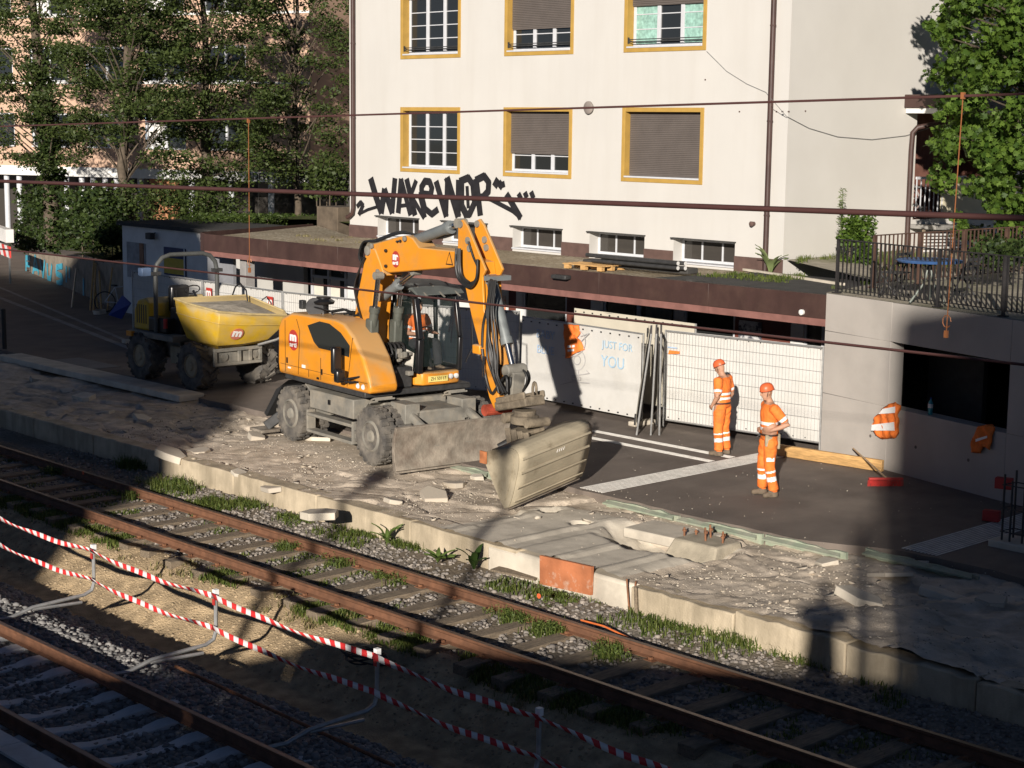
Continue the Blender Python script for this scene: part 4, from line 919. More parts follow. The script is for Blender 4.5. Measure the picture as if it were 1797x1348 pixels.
def fence(a, c, label, h=2.0, z0=.06, wires=True, tarp=None, toff=.03, lean=(0,0,0), group=None, feet=True, nm='fence_panel', pitch=.075, front=False, tz=(.1,.0)):
    a, c, ln = Vector(a), Vector(c), Vector(lean); d = (c-a).normalized(); n = Vector((d.y,-d.x,0))
    t = thing(nm, label, 'fence panel', tuple(a), group=group)
    P = lambda s, z: a+d*s+ln*(z/h)+Z_*z; L = (c-a).length
    p = MB()
    for s in (.02, L-.02): p.tube([P(s,z0-.05), P(s,h)], .021, 8)
    p.tube([P(.02,h-.02),P(L-.02,h-.02)], .02, 8); p.tube([P(.02,z0+.1),P(L-.02,z0+.1)], .018, 8)
    p.build('frame', M_galv, t, smooth=40)
    if wires:
        p = MB(); k = int(L/pitch)
        for i in range(1, k): p.tube([P(L*i/k,z0+.1),P(L*i/k,h-.03)], .0022, 3, cap=False)
        for j in range(1, 8): p.tube([P(.03,z0+.1+(h-z0-.12)*j/8)+n*.006,P(L-.03,z0+.1+(h-z0-.12)*j/8)+n*.006], .0026, 3, cap=False)
        p.build('wire_mesh', M_wire, t)
    if tarp:
        o = n*(toff if front else -toff); tp = sheet(P(.03,z0+tz[0])+o, P(L-.03,z0+tz[0])+o, P(L-.03,h-tz[1])+o, P(.03,h-tz[1])+o, 36, 14, .012, tarp, 'tarpaulin', t, seed=int(abs(a.x*7))%13)
        p = MB()
        for k in range(14):
            for z in (z0+tz[0]+.05, h-tz[1]-.06): q = P(.1+(L-.2)*k/13, z)+o*1.6+n*.012; p.box(q, (.025,.025,.025))
        e_ = p.build('eyelets', M_dark, tp); e_['kind'] = 'stuff'
    if feet:
        for s in (.0, L):
            p = MB(); q = a+d*s; R = Matrix.Rotation(atan2(n.y,n.x),3,'Z'); p.box(q+Z_*.05, (.62,.2,.1), R); p.build('foot_block', M_conc, t, bevel=.02)
    return t, P, n, d
def emblem_sq(parent, q, ax, n, s):
    p = MB(); az = Vector(ax).cross(Z_); p.prism([(-s*.42,-s*.5),(s*.42,-s*.5),(s*.42,s*.5),(-s*.42,s*.5)], q, ax, Z_, 0, .006); e = p.build('emblem', M_emb, parent)
    text_mesh('emblem_letter', 'm', s*1.0, M_emw, e, Vector(q)+n*.012+Z_*(.02), ax, Z_, .004, bold=.01)
LF = [(-41.3,24.42,0),(-37.7,24.36,0),(-34.1,24.32,0),(-30.6,24.7,0),(-27.35,25.9,0)]
labs = ['mesh fence panel with white sheet behind the dumper seat, nearest the blue sign','mesh fence panel with white sheet and emblems behind the dumper skip','mesh fence panel with white sheet behind the excavator hood','mesh fence panel with white sheet shaded by the excavator behind its cab']
for k in range(4):
    t, P, n, d = fence(LF[k], LF[k+1], labs[k], tarp=M_tarp, toff=.03, group='mesh fence along the canopy')
    if k == 1:
        for s in (.35, 3.1): emblem_sq(t, P(s,1.68)+n*.03, d, n, .3)
    if k == 2: emblem_sq(t, P(2.95,1.7)+n*.03, d, n, .3)
# white sheeted hoarding panel with felt-pen writing
t, P, n, d = fence((-27.3,25.93,0), (-23.42,25.68,0), 'white sheeted hoarding panel with pale blue handwriting and a hanging vest', h=1.9, tarp=M_tarp, front=True, toff=.035, feet=True, wires=False, tz=(.05,.03), z0=.08)
hp0, hd, hn = Vector((-27.3,25.93,0)), d, n
M_pen = mat('pale blue pen', (.36,.52,.66), .8, bump=0); M_pen2 = mat('pencil grey', (.42,.41,.4), .8, bump=0); M_pen3 = mat('blue pen', (.34,.45,.6), .8, bump=0)
def on_h(x, y): return gl(x, y, hp0+hn*.062, hd)
for txt, (x, y), sz, m in (('BABY',(957,588),.26,M_pen3),('BLUE',(957,615),.26,M_pen3),('JUST FOR',(1083,608),.22,M_pen),('YOU',(1075,637),.34,M_pen)):
    text_mesh('handwriting', txt, sz, m, t, on_h(x, y), hd, Z_, .003)
def circ(cx, cy, rx, ry, a0=0, a1=2*pi, n=14): return [(cx+rx*cos(a0+(a1-a0)*k/n), cy+ry*sin(a0+(a1-a0)*k/n)) for k in range(n+1)]
ribbons([(.02,)+tuple(s) for s in (circ(1013,632,14,18), circ(1013,632,6,8), circ(1000,600,28,26,-1.,2.), [(1016,650),(1016,666)], [(1004,660),(1035,655),(1030,650)], [(1005,662),(1020,662),(1020,667),(1005,667),(1005,662)], [(985,675),(1005,670),(1035,672)], [(1020,590),(1035,585),(1020,600)])], on_h, hn, M_pen2, 'pencil_drawing', t, .02, z0=.0)
# vest hanging on the hoarding
def cloth(name, label, poly, toP, nrm, m, stripes=(), thick=.035, seed=1, cat='vest'):
    """irregular hanging garment: a filled outline, puffed and creased"""
    t = thing(name, label, cat, tuple(toP(*poly[0])))
    bm = bmesh.new(); vs = [bm.verts.new(toP(*q)+nrm*.012) for q in poly]; f = bm.faces.new(vs)
    bmesh.ops.triangulate(bm, faces=[f]); bmesh.ops.subdivide_edges(bm, edges=bm.edges[:], cuts=3, use_grid_fill=True); bmesh.ops.subdivide_edges(bm, edges=bm.edges[:], cuts=1, use_grid_fill=True)
    r = random.Random(seed)
    for v in bm.verts:
        q = v.co; bd = any(len(e.link_faces) == 1 for e in v.link_edges)
        v.co = q + nrm*((0 if bd else thick*.7) + .018*sin(q.x*31+q.z*9+seed)+.014*sin(q.z*27+q.x*17))
    me = bpy.data.meshes.new('fabric'); bm.to_mesh(me); bm.free(); me.materials.append(m)
    o = finish('fabric', me, t, smooth=70)
    sd = o.modifiers.new('thick','SOLIDIFY'); sd.thickness = .012; sd.offset = -1
    for s in stripes:
        p = MB(); P_ = [toP(*q)+nrm*(thick+.028) for q in s]; p.quad(*P_); p.quad(*[q+nrm*-.006 for q in P_]); p.build('reflective_band', M_refl, t)
    return t
cloth('hi_vis_vest', 'orange hi-vis vest hanging over the top of the white hoarding', [(991,569),(1016,571),(1018,584),(1015,592),(1021,600),(1026,613),(1010,617),(1000,628),(993,628)], lambda x, y: gl(x, y, hp0+hn*.06, hd), hn, M_hivis, ([(1000,606),(1012,605),(1012,609),(1000,610)],[(1000,613),(1011,612),(1011,616),(1000,617)]))
# cream sheet panel standing behind
xa, xb = gy(1005,568,27.1).x, gy(1228,572,27.1).x
fence((xa,27.15,0), (xb,27.0,0), 'cream sheeted panel standing behind the white hoarding', h=gy(1215,566,27.1).z, tarp=M_tarp2, front=True, wires=False)
# stacked panels seen edge on
def edge_panel(xb, yb, xt, yt, L, label, tarp):
    a = gz(xb, yb); d = ray(xt, yt); d.z = 0; d.normalize(); top = gl(xt, yt, a, Vector((d.x,d.y,0)) if False else CR)
    q = a+d*L; lean = top-a-Z_*top.z; fence(a, q, label, h=top.z, lean=tuple(lean), tarp=tarp, wires=True, feet=False, group='fence panels stacked edge on', toff=.05, pitch=.12)
edge_panel(1117,765,1143,586,1.5,'tilted fence panel at the hoarding end of the edge-on stack', M_tarp2)
edge_panel(1142,765,1152,586,1.6,'upright fence panel in the middle of the edge-on stack', None)
edge_panel(1157,765,1160,586,1.6,'upright fence panel next to the grey sheeted panel in the edge-on stack', M_tarp)
# right hand mesh panel
t, P, n, d = fence((-23.0,25.84,0), (-19.3,26.2,0), 'mesh fence panel with pale grey white sheet behind the two standing workers', tarp=M_tarp, toff=.04, feet=False, h=2.0)
q = gl(1183,619,Vector((-23,25.84,0))+n*.01,d); p = MB(); p.prism([(-.14,-.04),(.13,-.01),(.14,.04),(-.12,.04)], q, d, Z_, 0, .01); p.build('orange_tag', M_hivis, t)
p = MB(); q = gl(1180,610,Vector((-23,25.84,0))+n*.01,d); p.prism([(-.12,-.012),(.12,-.012),(.12,.012),(-.12,.012)], q, d, Z_, 0, .006); p.build('blue_mark', M_pen3, t)
# timber along the wall, broom, clothes, bottle
a, c = gz(1362,800), gz(1546,829); dl = (c-a).normalized()
p = MB(); p.bar(a+Z_*.11+Y_*.05, c+Z_*.11+Y_*.05, .09, .21); tag(p.build('timber_beam', M_wood, bevel=.012), 'long yellow timber beam lying at the foot of the concrete wall', 'timber beam')
a, c = gz(1524,853), gz(1584,853); t = thing('broom', 'red headed broom leaning with its handle towards the timber beam', 'broom', tuple((a+c)/2))
p = MB(); p.bar(a+Z_*.13, c+Z_*.13, .07, .04); p.build('head', M_red, t, bevel=.01)
p = MB()
for k in range(40):
    q = a.lerp(c, (k+.5)/40)
    for j in (-.025,0,.025): p.tube([q+Vector((0,j,.11)), q+Vector((rnd.uniform(-.01,.01),j*1.6,0))], .006, 3)
p.build('bristles', M_red, t)
m_ = (a+c)/2; top = gl(1497,787,CW0+CWn*.16,CWd); p = MB(); p.tube([m_+Z_*.15, top], .015, 8); p.build('handle', mat('broom wood', (.42,.3,.18), .7), t, smooth=40)
def on_cw(o): return lambda x, y: gl(x, y, CW0+CWn*o, CWd)
cloth('work_jacket', 'orange and white striped work jacket hanging from the corner of the wall opening', [(1556,712),(1572,706),(1582,712),(1578,730),(1577,755),(1574,768),(1550,770),(1536,762),(1534,745),(1542,728)], on_cw(.03), CWn, M_hivis, ([(1537,745),(1576,740),(1577,755),(1536,755)],[(1556,717),(1578,713),(1578,724),(1549,726)]), thick=.07, cat='jacket')
cloth('hi_vis_vest', 'orange hi-vis vest hanging over the sill of the wall opening', [(1716,748),(1740,744),(1748,750),(1744,757),(1740,790),(1728,784),(1722,796),(1704,794),(1708,768)], on_cw(.03), CWn, M_hivis, ([(1718,770),(1738,764),(1738,768),(1718,775)],), thick=.05, seed=4)
q = gl(1632,733,CW0+CWn*-.12,CWd); q.z = oz0+.003
t = thing('water_bottle', 'turquoise plastic water bottle standing on the sill of the wall opening', 'bottle', tuple(q))
p = MB(); p.lathe([(0,.036),(.01,.042),(.08,.04),(.1,.043),(.2,.042),(.25,.02),(.26,.014),(.28,.014)], q, Z_, 16); p.build('body', glassy('turquoise plastic', (.05,.3,.33), .85, .15), t, smooth=50)
p = MB(); p.lathe([(.281,.016),(.3,.016)], q, Z_, 12); p.build('cap', M_blue, t); p = MB(); p.lathe([(.12,.0445),(.19,.0445)], q, Z_, 16); p.build('paper_wrap', M_white, t, smooth=50)
# reinforcement cage and red blocks at the far right
q = gz(1776,962,-.02); t = thing('rebar_cage', 'dark reinforcement cage rising from a concrete stub beside the guidance strip', 'rebar cage', tuple(q))
p = MB(); p.box(q+Vector((.15,.05,-.02)), (.85,.55,.28)); p.build('stub', M_conc, t, bevel=.02)
for (dx, dy) in ((-.12,-.1),(.02,-.12),(.2,-.08),(-.08,.15),(.1,.18),(.28,.14)):
    p = MB(); p.tube([q+Vector((dx,dy,0)), q+Vector((dx,dy,1.05+rnd.uniform(-.05,.1)))], .016, 6); p.build('bar', M_dark, t)
for z in (.25,.6,.95):
    p = MB(); L_ = [(-.14,-.12),(.22,-.1),(.3,.16),(-.1,.2),(-.14,-.12)]; p.tube([q+Vector((x_,y_,z)) for x_, y_ in L_], .01, 5); p.build('tie', M_dark, t)
for (x, y, z, lb) in ((1762,848,.75,'small red block fixed on the reinforcement bars'),(1740,905,.1,'small red block lying on the asphalt near the rebar cage')):
    q2 = gz(x, y, z); p = MB(); p.box(q2, (.26,.14,.17), Matrix.Rotation(.3,3,'Z')); tag(p.build('red_block', M_red, bevel=.012), lb, 'red block')
# broken kerb pieces and stakes at the platform edge
for (x, y, h) in ((1104,1070,.42),(1110,1066,.38),(1117,1075,.35)):
    q = gz(x, y, -.45); p = MB(); p.tube([q, q+Vector((rnd.uniform(-.06,.06),0,h))], .014 if h > .36 else .028, 5)
    tag(p.build('stake', M_rust if h > .36 else M_sleep), 'thin rusty stake in the ballast beside the platform edge' if h > .36 else 'short splintered wooden stake in the ballast beside the platform edge', 'stake', 'stakes by the edge' if h > .36 else None)
# orange cable along the rail
pts = [gz(x, y, -.42) for x, y in ((1020,1082),(1060,1096),(1120,1118),(1180,1148),(1240,1166),(1300,1188),(1360,1205),(1450,1245),(1560,1262),(1680,1300),(1760,1335))]
p = MB(); p.tube([Vector((q.x, max(q.y,15.68), -.47+.03*sin(i*2))) for i, q in enumerate(pts)], .013, 6)
tag(p.build('orange_cable', mat('orange cable', (.65,.16,.04), .6), smooth=40), 'orange cable lying along the far rail of the rusty track', 'cable')
# red rail markers
for i, (x, y, Yr) in enumerate(((946,1046,15.545),(146,830,15.545))):
    q = gy(x, y, Yr); p = MB(); p.lathe([(0,.035),(.006,.035)], (q.x,Yr-.0,q.z), -Y_, 12); tag(p.build('rail_mark', mat('orange mark', (.7,.12,.04), .6)), 'round orange mark on the web of the far rail, %s' % ('near the leafy weeds' if i == 0 else 'at the shaded end'), 'rail mark')

# ------------------------------------------------------------------ red and white tapes on bent posts clamped to the rail
M_tape = stripemat('red white tape', (.72,.7,.68), (.62,.03,.03), 1/.2, (1,0,.8), .5)
PX = [-26.8,-23.75,-20.73,-17.7,-14.46,-11.85,-9.2]
lbp = ['far shaded bend of the bank','brightest lit stretch of the bank','cable bundle on the bank','dark stretch of the bank','edge of the dark ditch','unlit end of the ditch','hidden end of the ditch']
for k, x in enumerate(PX):
    t = thing('tape_post', 'bent galvanised post holding both tapes at the %s' % lbp[k], 'barrier post', (x,10.0,-.52), group='barrier posts along the ditch')
    p = MB(); p.tube([(x,9.96,-.5),(x,10.3,-.52),(x,10.5,-.47),(x,10.62,-.44),(x,11.1,-.42),(x,11.4,-.41),(x,11.52,-.36),(x,11.555,-.26),(x,11.56,.24)], .026, 8); p.build('tube', M_galv, t, smooth=40)
    p = MB(); p.tube([(x,10.62,-.47),(x+.02,11.35,-.5)], .022, 6); p.build('brace', M_galv, t)
    p = MB(); p.bb((x-.03,11.53,.2),(x+.03,11.59,.28)); p.build('cap', M_refl, t)
    p = MB(); p.bb((x-.03,11.525,.08),(x+.03,11.528,.16)); p.build('sticker', M_red, t)
for (z, nm) in ((.215,'upper'),(-.2,'lower')):
    t = thing('barrier_tape', '%s red and white barrier tape strung between the bent posts' % nm, 'barrier tape', (-20,11.53,z))
    for k in range(len(PX)-1):
        a, c = PX[k], PX[k+1]; n = 16; p = MB(); vs = []; fs = []
        for i in range(n+1):
            u = i/n; x = a+(c-a)*u; zz = z-.06*4*u*(1-u)+.008*sin(u*14+k); tw = .6*sin(u*9+k*2)
            h = .034; vs += [(x,11.5+h*sin(tw),zz+h*cos(tw)),(x,11.5-h*sin(tw),zz-h*cos(tw))]
        fs = [(2*i,2*i+2,2*i+3,2*i+1) for i in range(n)]; p.add(vs, fs); o = p.build('tape_length', M_tape, t, smooth=60)
        sd = o.modifiers.new('thick','SOLIDIFY'); sd.thickness = .006
# cable bundle coil on the bank
p = MB(); q = gz(640,1165,-.75)
for k in range(5): p.tube([(q.x+(.22+.02*k)*cos(a)*1.2, q.y+(.2+.02*k)*sin(a), q.z+.12+.07*sin(a+k)) for a in [2*pi*i/18+k for i in range(17)]], .012, 5)
tag(p.build('cable_coil', M_black, smooth=40), 'loose black cable coil lying on the earth bank', 'cable')
# long thin rusty rod beside track two
p = MB(); p.tube([(gz(370,1192,-.9).x,11.0,-.62),(gz(800,1340,-.8).x,10.9,-.6)], .02, 6); tag(p.build('rusty_rod', M_rust), 'long thin rusty rod lying on the dark ballast beside the ditch', 'rod')

# ------------------------------------------------------------------ overhead line
M_copper = mat('oxidised wire', (.11,.05,.045), .5, metal=.4, var=.1, bump=0); M_drop = mat('orange dropper', (.34,.13,.05), .5, metal=.3, bump=0)
def wirepts(a, c, Y, sag=0):
    A, B = gy(*a, Y), gy(*c, Y); d = B-A; A2, B2 = A-d*1.2, B+d*.5; return [A2.lerp(B2, k/12) for k in range(13)]
t = thing('overhead_line', 'overhead contact line with thin messenger wire and orange droppers', 'overhead line', (-14,9.2,-.5))
p = MB(); p.tube(wirepts((0,222),(1797,165),9.2), .009, 6); p.build('messenger_wire', M_copper, t, smooth=60)
p = MB(); p.tube(wirepts((0,437),(1797,640),9.2), .010, 6); p.build('contact_wire', M_copper, t, smooth=60)
for (x0, y0, x1, y1) in ((436,212,438,478),(1690,168,1660,592)):
    a, c = gy(x0, y0, 9.2), gy(x1, y1, 9.2); p = MB(); p.tube([a, c], .0035, 5); p.box(a, (.022,.022,.04)); p.box(c+Z_*.02, (.022,.02,.045)); p.tube([c+Vector((.03*cos(k*.7),0,.1+.04*sin(k*.7))) for k in range(9)], .003, 4); p.build('dropper', M_drop, t)
p = MB(); p.tube(wirepts((0,318),(1797,383),8.4), .018, 8); tag(p.build('feeder_wire', M_copper, smooth=60), 'thick dark red feeder wire crossing in front of the house below the windows', 'wire')

# ------------------------------------------------------------------ far left: barrier, poles, bicycle, sign, bollard
def bar_board(c, lab):
    q = gd(*c, 64); t = thing('warning_barrier', lab, 'barrier', (q.x,q.y,.2))
    p = MB(); p.bar(q+Vector((-2,.6,0)), q+Vector((.9,-.27,0)), .05, .42); p.build('board', stripemat('red white boards', (.7,.68,.66), (.6,.05,.04), 1/1.1, (1,0,1.1)), t)
    for s_ in (-1.6,.7): p = MB(); p.bar(q+Vector((s_,-.3*s_,-q.z+.0)), q+Vector((s_,-.3*s_,.2)), .05, .05, up=(1,0,0)); p.build('post', M_galv, t)
bar_board((10,440), 'red and white striped barrier board across the end of the road'); 
p = MB(); q = gd(10,412,66); p.bar(q+Vector((-3,.9,0)), q+Vector((.8,-.24,0)), .3, .5); tag(p.build('parapet', M_white), 'white roadside parapet behind the striped barrier', 'parapet')
for k, (xb, yb, xt, yt) in enumerate(((158,545,165,458),(164,546,168,462),(172,547,163,470),(178,550,174,476),(126,540,134,472),(188,545,197,470))):
    a = gz(xb, yb); tp = gl(xt, yt, W0+nw*.05, Wd); p = MB(); p.tube([a, tp], .03, 6)
    lbk = ['thin leaning pole, the first of the pale bundle by the kiosk','thin leaning pole inside the pale bundle by the kiosk','thin leaning pole crossing the pale bundle by the kiosk','thin leaning pole, the last of the pale bundle by the kiosk','grey leaning pole in front of the blue letters','single yellow handled pole between bundle and bicycle'][k]
    tag(p.build('leaning_pole', M_wood if k != 4 else M_galv), lbk, 'pole', 'poles leaning on the wall')
q = gz(176,550); p = MB()
for k in range(3): p.lathe([(0,.2-.03*k),(.12,.17)], (q.x+.1*k,q.y-.1*k,.001+.0*k), Z_, 9)
tag(p.build('stone_heap', M_conc), 'small pale stone heap at the base of the leaning poles', 'stone heap')
a = gz(196,558); t = thing('blue_sign_board', 'tilted blue sign board with white symbol leaning near the bicycle', 'sign', tuple(a))
b0, b1, b2_, b3 = gz(190,553,.05), gz(213,560,.05), gl(229,533,W0+nw*.9,Wd), gl(214,519,W0+nw*.9,Wd)
p = MB(); n_ = (b1-b0).cross(b3-b0).normalized(); n_ = n_ if n_.dot(CAMP-b0) > 0 else -n_
p.quad(b0,b1,b2_,b3); p.quad(*[v-n_*.03 for v in (b0,b1,b2_,b3)]); p.build('board', M_blue, t)
mid = lambda u, v: b0.lerp(b1,u).lerp(b3.lerp(b2_,u),v)+n_*.006
p = MB(); p.quad(mid(.3,.4),mid(.75,.4),mid(.75,.5),mid(.3,.5)); p.quad(mid(.3,.5),mid(.42,.5),mid(.42,.75),mid(.3,.75)); p.quad(mid(.55,.6),mid(.8,.6),mid(.8,.7),mid(.55,.7)); p.build('symbol', M_white, t)
# bicycle against the kiosk
bc = gz(214,548); t = thing('bicycle', 'dark bicycle leaning at the corner of the white kiosk', 'bicycle', tuple(bc))
ax_ = Vector((.5,.87,0))
for s_ in (-.52,.52):
    c_ = bc+ax_*s_+Z_*.34; p = MB(); p.tube([c_+ax_*(.32*cos(a))+Z_*(.32*sin(a)) for a in [2*pi*i/24 for i in range(25)]], .02, 6, cap=False); wl = p.build('wheel', M_black, t)
    p = MB()
    for k in range(10): a = 2*pi*k/10; p.tube([c_, c_+ax_*(.31*cos(a))+Z_*(.31*sin(a))], .003, 3)
    p.build('spokes', M_galv, wl)
F_ = lambda s_, z: bc+ax_*s_+Z_*z
p = MB()
for q0, q1 in (((-.52,.34),(-.1,.3)),((-.1,.3),(.38,.8)),((-.1,.3),(-.2,.82)),((-.2,.8),(.36,.85)),((-.52,.34),(-.2,.8)),((.52,.34),(.36,.95))): p.tube([F_(*q0),F_(*q1)], .018, 6)
p.build('frame', mat('pale bike frame', (.5,.5,.5), .4), t)
p = MB(); p.tube([F_(.36,.95)+Vector((.25,-.12,.03)),F_(.36,.98),F_(.36,.95)-Vector((.25,-.12,-.03))], .014, 6); p.build('handlebar', M_black, t); p = MB(); p.box(F_(-.22,.86),(.24,.12,.05)); p.build('saddle', M_black, t, bevel=.02)
q = gz(8,612); t = thing('bollard', 'slim black bollard at the edge of the shaded road', 'bollard', tuple(q))
p = MB(); p.tube([q, q+Z_*1.02], .06, 10); p.build('post', M_black, t, smooth=40); p = MB(); p.lathe([(0,.065),(.03,.065),(.05,.04)], q+Z_*1.02, Z_, 10); p.build('cap', M_black, t, smooth=40)
# ================================================================== wheeled excavator
M_or = mat('orange machine paint', (.66,.255,.018), .42, var=.06, scale=2, bump=.03, bscale=40, dirt=(.36,.22,.1), dscale=2.6, damt=.6, spec=.45, dth=(.48,.78), topdust=(.4,.27,.13))
M_dust = mat('dusty grey steel', (.19,.18,.155), .85, var=.2, scale=5, bump=.25, bscale=40, dirt=(.3,.26,.2), dscale=3, damt=.7)
M_tyre = mat('dusty tyre rubber', (.075,.07,.064), .9, var=.2, scale=6, bump=.3, bscale=60, dirt=(.22,.195,.16), dscale=3.5, damt=.75, dth=(.4,.65))
M_cyl = mat('grey cylinder paint', (.17,.185,.185), .45, metal=.1, var=.1, bump=.05)
M_chrome = mat('chrome rod', (.6,.6,.6), .2, metal=1., var=.05, bump=0)
M_hose = mat('hydraulic hose', (.018,.018,.018), .5, var=.2, bump=.05)
M_cabb = mat('cab black', (.012,.012,.013), .3, var=.1, bump=0, spec=.6)
M_bucket = mat('worn bucket steel', (.36,.31,.22), .8, var=.2, scale=3, bump=.3, bscale=35, dirt=(.13,.1,.06), dscale=1.3, damt=.75, stretch=(1,.3,1), dth=(.52,.64))
M_blade = mat('worn blade steel', (.27,.235,.19), .75, metal=.2, var=.35, scale=4, bump=.4, bscale=25, dirt=(.11,.075,.055), dscale=2.5, damt=.7)
M_clear = glassy('cab glass', (.04,.06,.055), .22, .02)
M_lamp = mat('lamp lens', (.7,.7,.68), .1, var=.05, bump=0, spec=.8)
EO, EH = Vector((-25.25,20.35,-.06)), radians(-6.5); Ef, El = Vector((cos(EH),sin(EH),0)), Vector((-sin(EH),cos(EH),0))
def E2(x, y, lat):
    P = gl(x, y, EO+El*lat, Ef)-EO; return (P.dot(Ef), P.z)
def E3(x, y, lat): a, b_ = E2(x, y, lat); return Vector((a, lat, b_))
def WL(P): P = Vector(P)-EO; return Vector((P.dot(Ef), P.dot(El), P.z))
ex = thing('excavator', 'orange wheeled excavator with two-piece boom, dozer blade and wide ditching bucket', 'excavator', tuple(EO), rz=EH)
def lat_prism(poly, y0, y1, name, m, parent, bevel=.015):
    p = MB(); p.prism(poly, (0,0,0), X_, Z_, -y0, -y1); return p.build(name, m, parent, bevel=bevel)   # X x Z = -Y
def tyre_mesh(R, wdt, lugs, rimR, chev=False):
    p = MB(); h = wdt/2
    p.lathe([(-h*.78,rimR),(-h*.97,rimR*1.18),(-h,R*.86),(-h*.86,R*.955),(-h*.4,R*.97),(h*.4,R*.97),(h*.86,R*.955),(h,R*.86),(h*.97,rimR*1.18),(h*.78,rimR)], (0,0,0), Y_, 36)
    for k in range(lugs):
        for sd in (-1, 1):
            a = 2*pi*(k+(.5 if sd > 0 else 0))/lugs; t_ = Vector((-sin(a),0,cos(a))); r_ = Vector((cos(a),0,sin(a)))
            ws = 1.45*R*pi/lugs*(.62 if not chev else .42)
            if chev:
                u = (Y_*sd*.75+t_*.62).normalized(); q = r_*(R*.975)+Y_*sd*h*.47; Rm = Matrix((t_.cross(Y_)*0+u.cross(r_), u, r_)).transposed(); p.box(q, (ws, h*1.15, R*.085), Rm)
                q = r_*(R*.93)+Y_*sd*h*.93; p.box(q, (ws, h*.14, R*.1), Rm)
            else:
                Rm = Matrix((t_, Y_, r_)).transposed(); p.box(r_*(R*.985)+Y_*sd*h*.5, (ws, h*.86, R*.06), Rm); p.box(r_*(R*.93)+Y_*sd*h*.98, (ws*.8, h*.1, R*.1), Rm)
    return p
def rim_mesh(R, s):
    p = MB(); p.lathe([(0,R),(s*-.0,R*.97),(s*.03,R*.9),(s*.035,R*.86),(s*-.06,R*.8),(s*-.09,R*.55),(s*-.05,R*.45),(s*.02,R*.36),(s*.035,R*.3),(s*.035,.001)][::1], (0,0,0), Y_, 28)
    for k in range(10):
        a = 2*pi*k/10; p.lathe([(0,.016),(s*.03,.016)], (R*.62*cos(a), s*-.09, R*.62*sin(a)), Y_, 6)
    return p
TW = .27; WR = .53
m_t = tyre_mesh(WR, TW, 22, .29)
for wx in (1.44, -1.5):
    for sd in (-1, 1):
        yo = sd*(1.22-TW/2); yi = sd*(1.22-TW*1.5-.07)
        tt = None
        p = MB(); p.add([(v[0]+wx, v[1]+yo, v[2]+WR) for v in m_t.v], m_t.f); wobj = p.build('wheel', M_tyre, ex, smooth=35)
        p = MB(); p.add([(v[0]+wx, v[1]+yi, v[2]+WR) for v in m_t.v], m_t.f); p.build('inner_tyre', M_tyre, wobj, smooth=35)
        r_ = rim_mesh(.295, sd); p = MB(); p.add([(v[0]+wx, v[1]+sd*(1.22-.03), v[2]+WR) for v in r_.v], r_.f); p.build('rim', M_dust, wobj, smooth=40)
        p = MB(); p.lathe([(0,.12),(.4,.14)], (wx, sd*.75, WR), -Y_*sd, 14); p.build('hub', M_dust, wobj)
# undercarriage
p = MB(); p.bb((-1.95,-.55,.62),(1.95,.55,1.0)); p.bb((-1.1,-.7,.9),(1.1,.7,1.1)); p.bb((1.44-.12,-.7,.42),(1.44+.12,.7,.64)); p.bb((-1.62,-.7,.42),(-1.38,.7,.64)); ch = p.build('chassis', M_dust, ex, bevel=.03)
p = MB(); p.lathe([(0,.62),(.1,.62),(.1,.56),(.2,.56)], (0,0,1.08), Z_, 32); p.build('slew_ring', M_dust, ex, smooth=40)
for sd in (-1, 1):
    p = MB(); p.bb((-.82,sd*.62,.74),(.78,sd*1.16,1.1)); bx_ = p.build('toolbox', M_dust, ex, bevel=.02)
    p = MB(); p.bb((-.1,sd*1.165,.9),(-.03,sd*1.185,.99)); p.build('latch', M_cabb, bx_)
    for z_, w_ in ((.62,.1),(.3,.14)):
        p = MB(); p.bb((-.86,sd*1.0,z_-.03),(.8,sd*1.21,z_+.03)); p.build('step', M_dust, ex, bevel=.012)
    for wx, s2 in ((-1.5,1),(1.44,-1)):
        p = MB(); n = 12; rr = .66
        for k in range(n):
            a0, a1 = radians(2+80*k/n), radians(2+80*(k+1)/n); q0 = (wx+s2*rr*cos(a0), WR+rr*sin(a0)); q1 = (wx+s2*rr*cos(a1), WR+rr*sin(a1))
            p.bar((q0[0],sd*.9,q0[1]),(q1[0],sd*.9,q1[1]),.56,.03,up=(0,1,0)) if False else p.add([(q0[0],sd*.62,q0[1]),(q1[0],sd*.62,q1[1]),(q1[0],sd*1.0,q1[1]),(q0[0],sd*1.0,q0[1])],[(0,1,2,3)])
        fd = p.build('mudguard', M_dust, ex); sdm = fd.modifiers.new('t','SOLIDIFY'); sdm.thickness = .03
        p = MB(); p.bb((wx+s2*.64-.03,sd*1.02,.28),(wx+s2*.64+.03,sd*1.2,.7)); p.build('step_bracket', M_dust, ex, bevel=.01)
p = MB(); p.bb((-.5,.7,.55),(.6,1.15,.72)); p.build('belly_tank', M_dust, ex, bevel=.02)
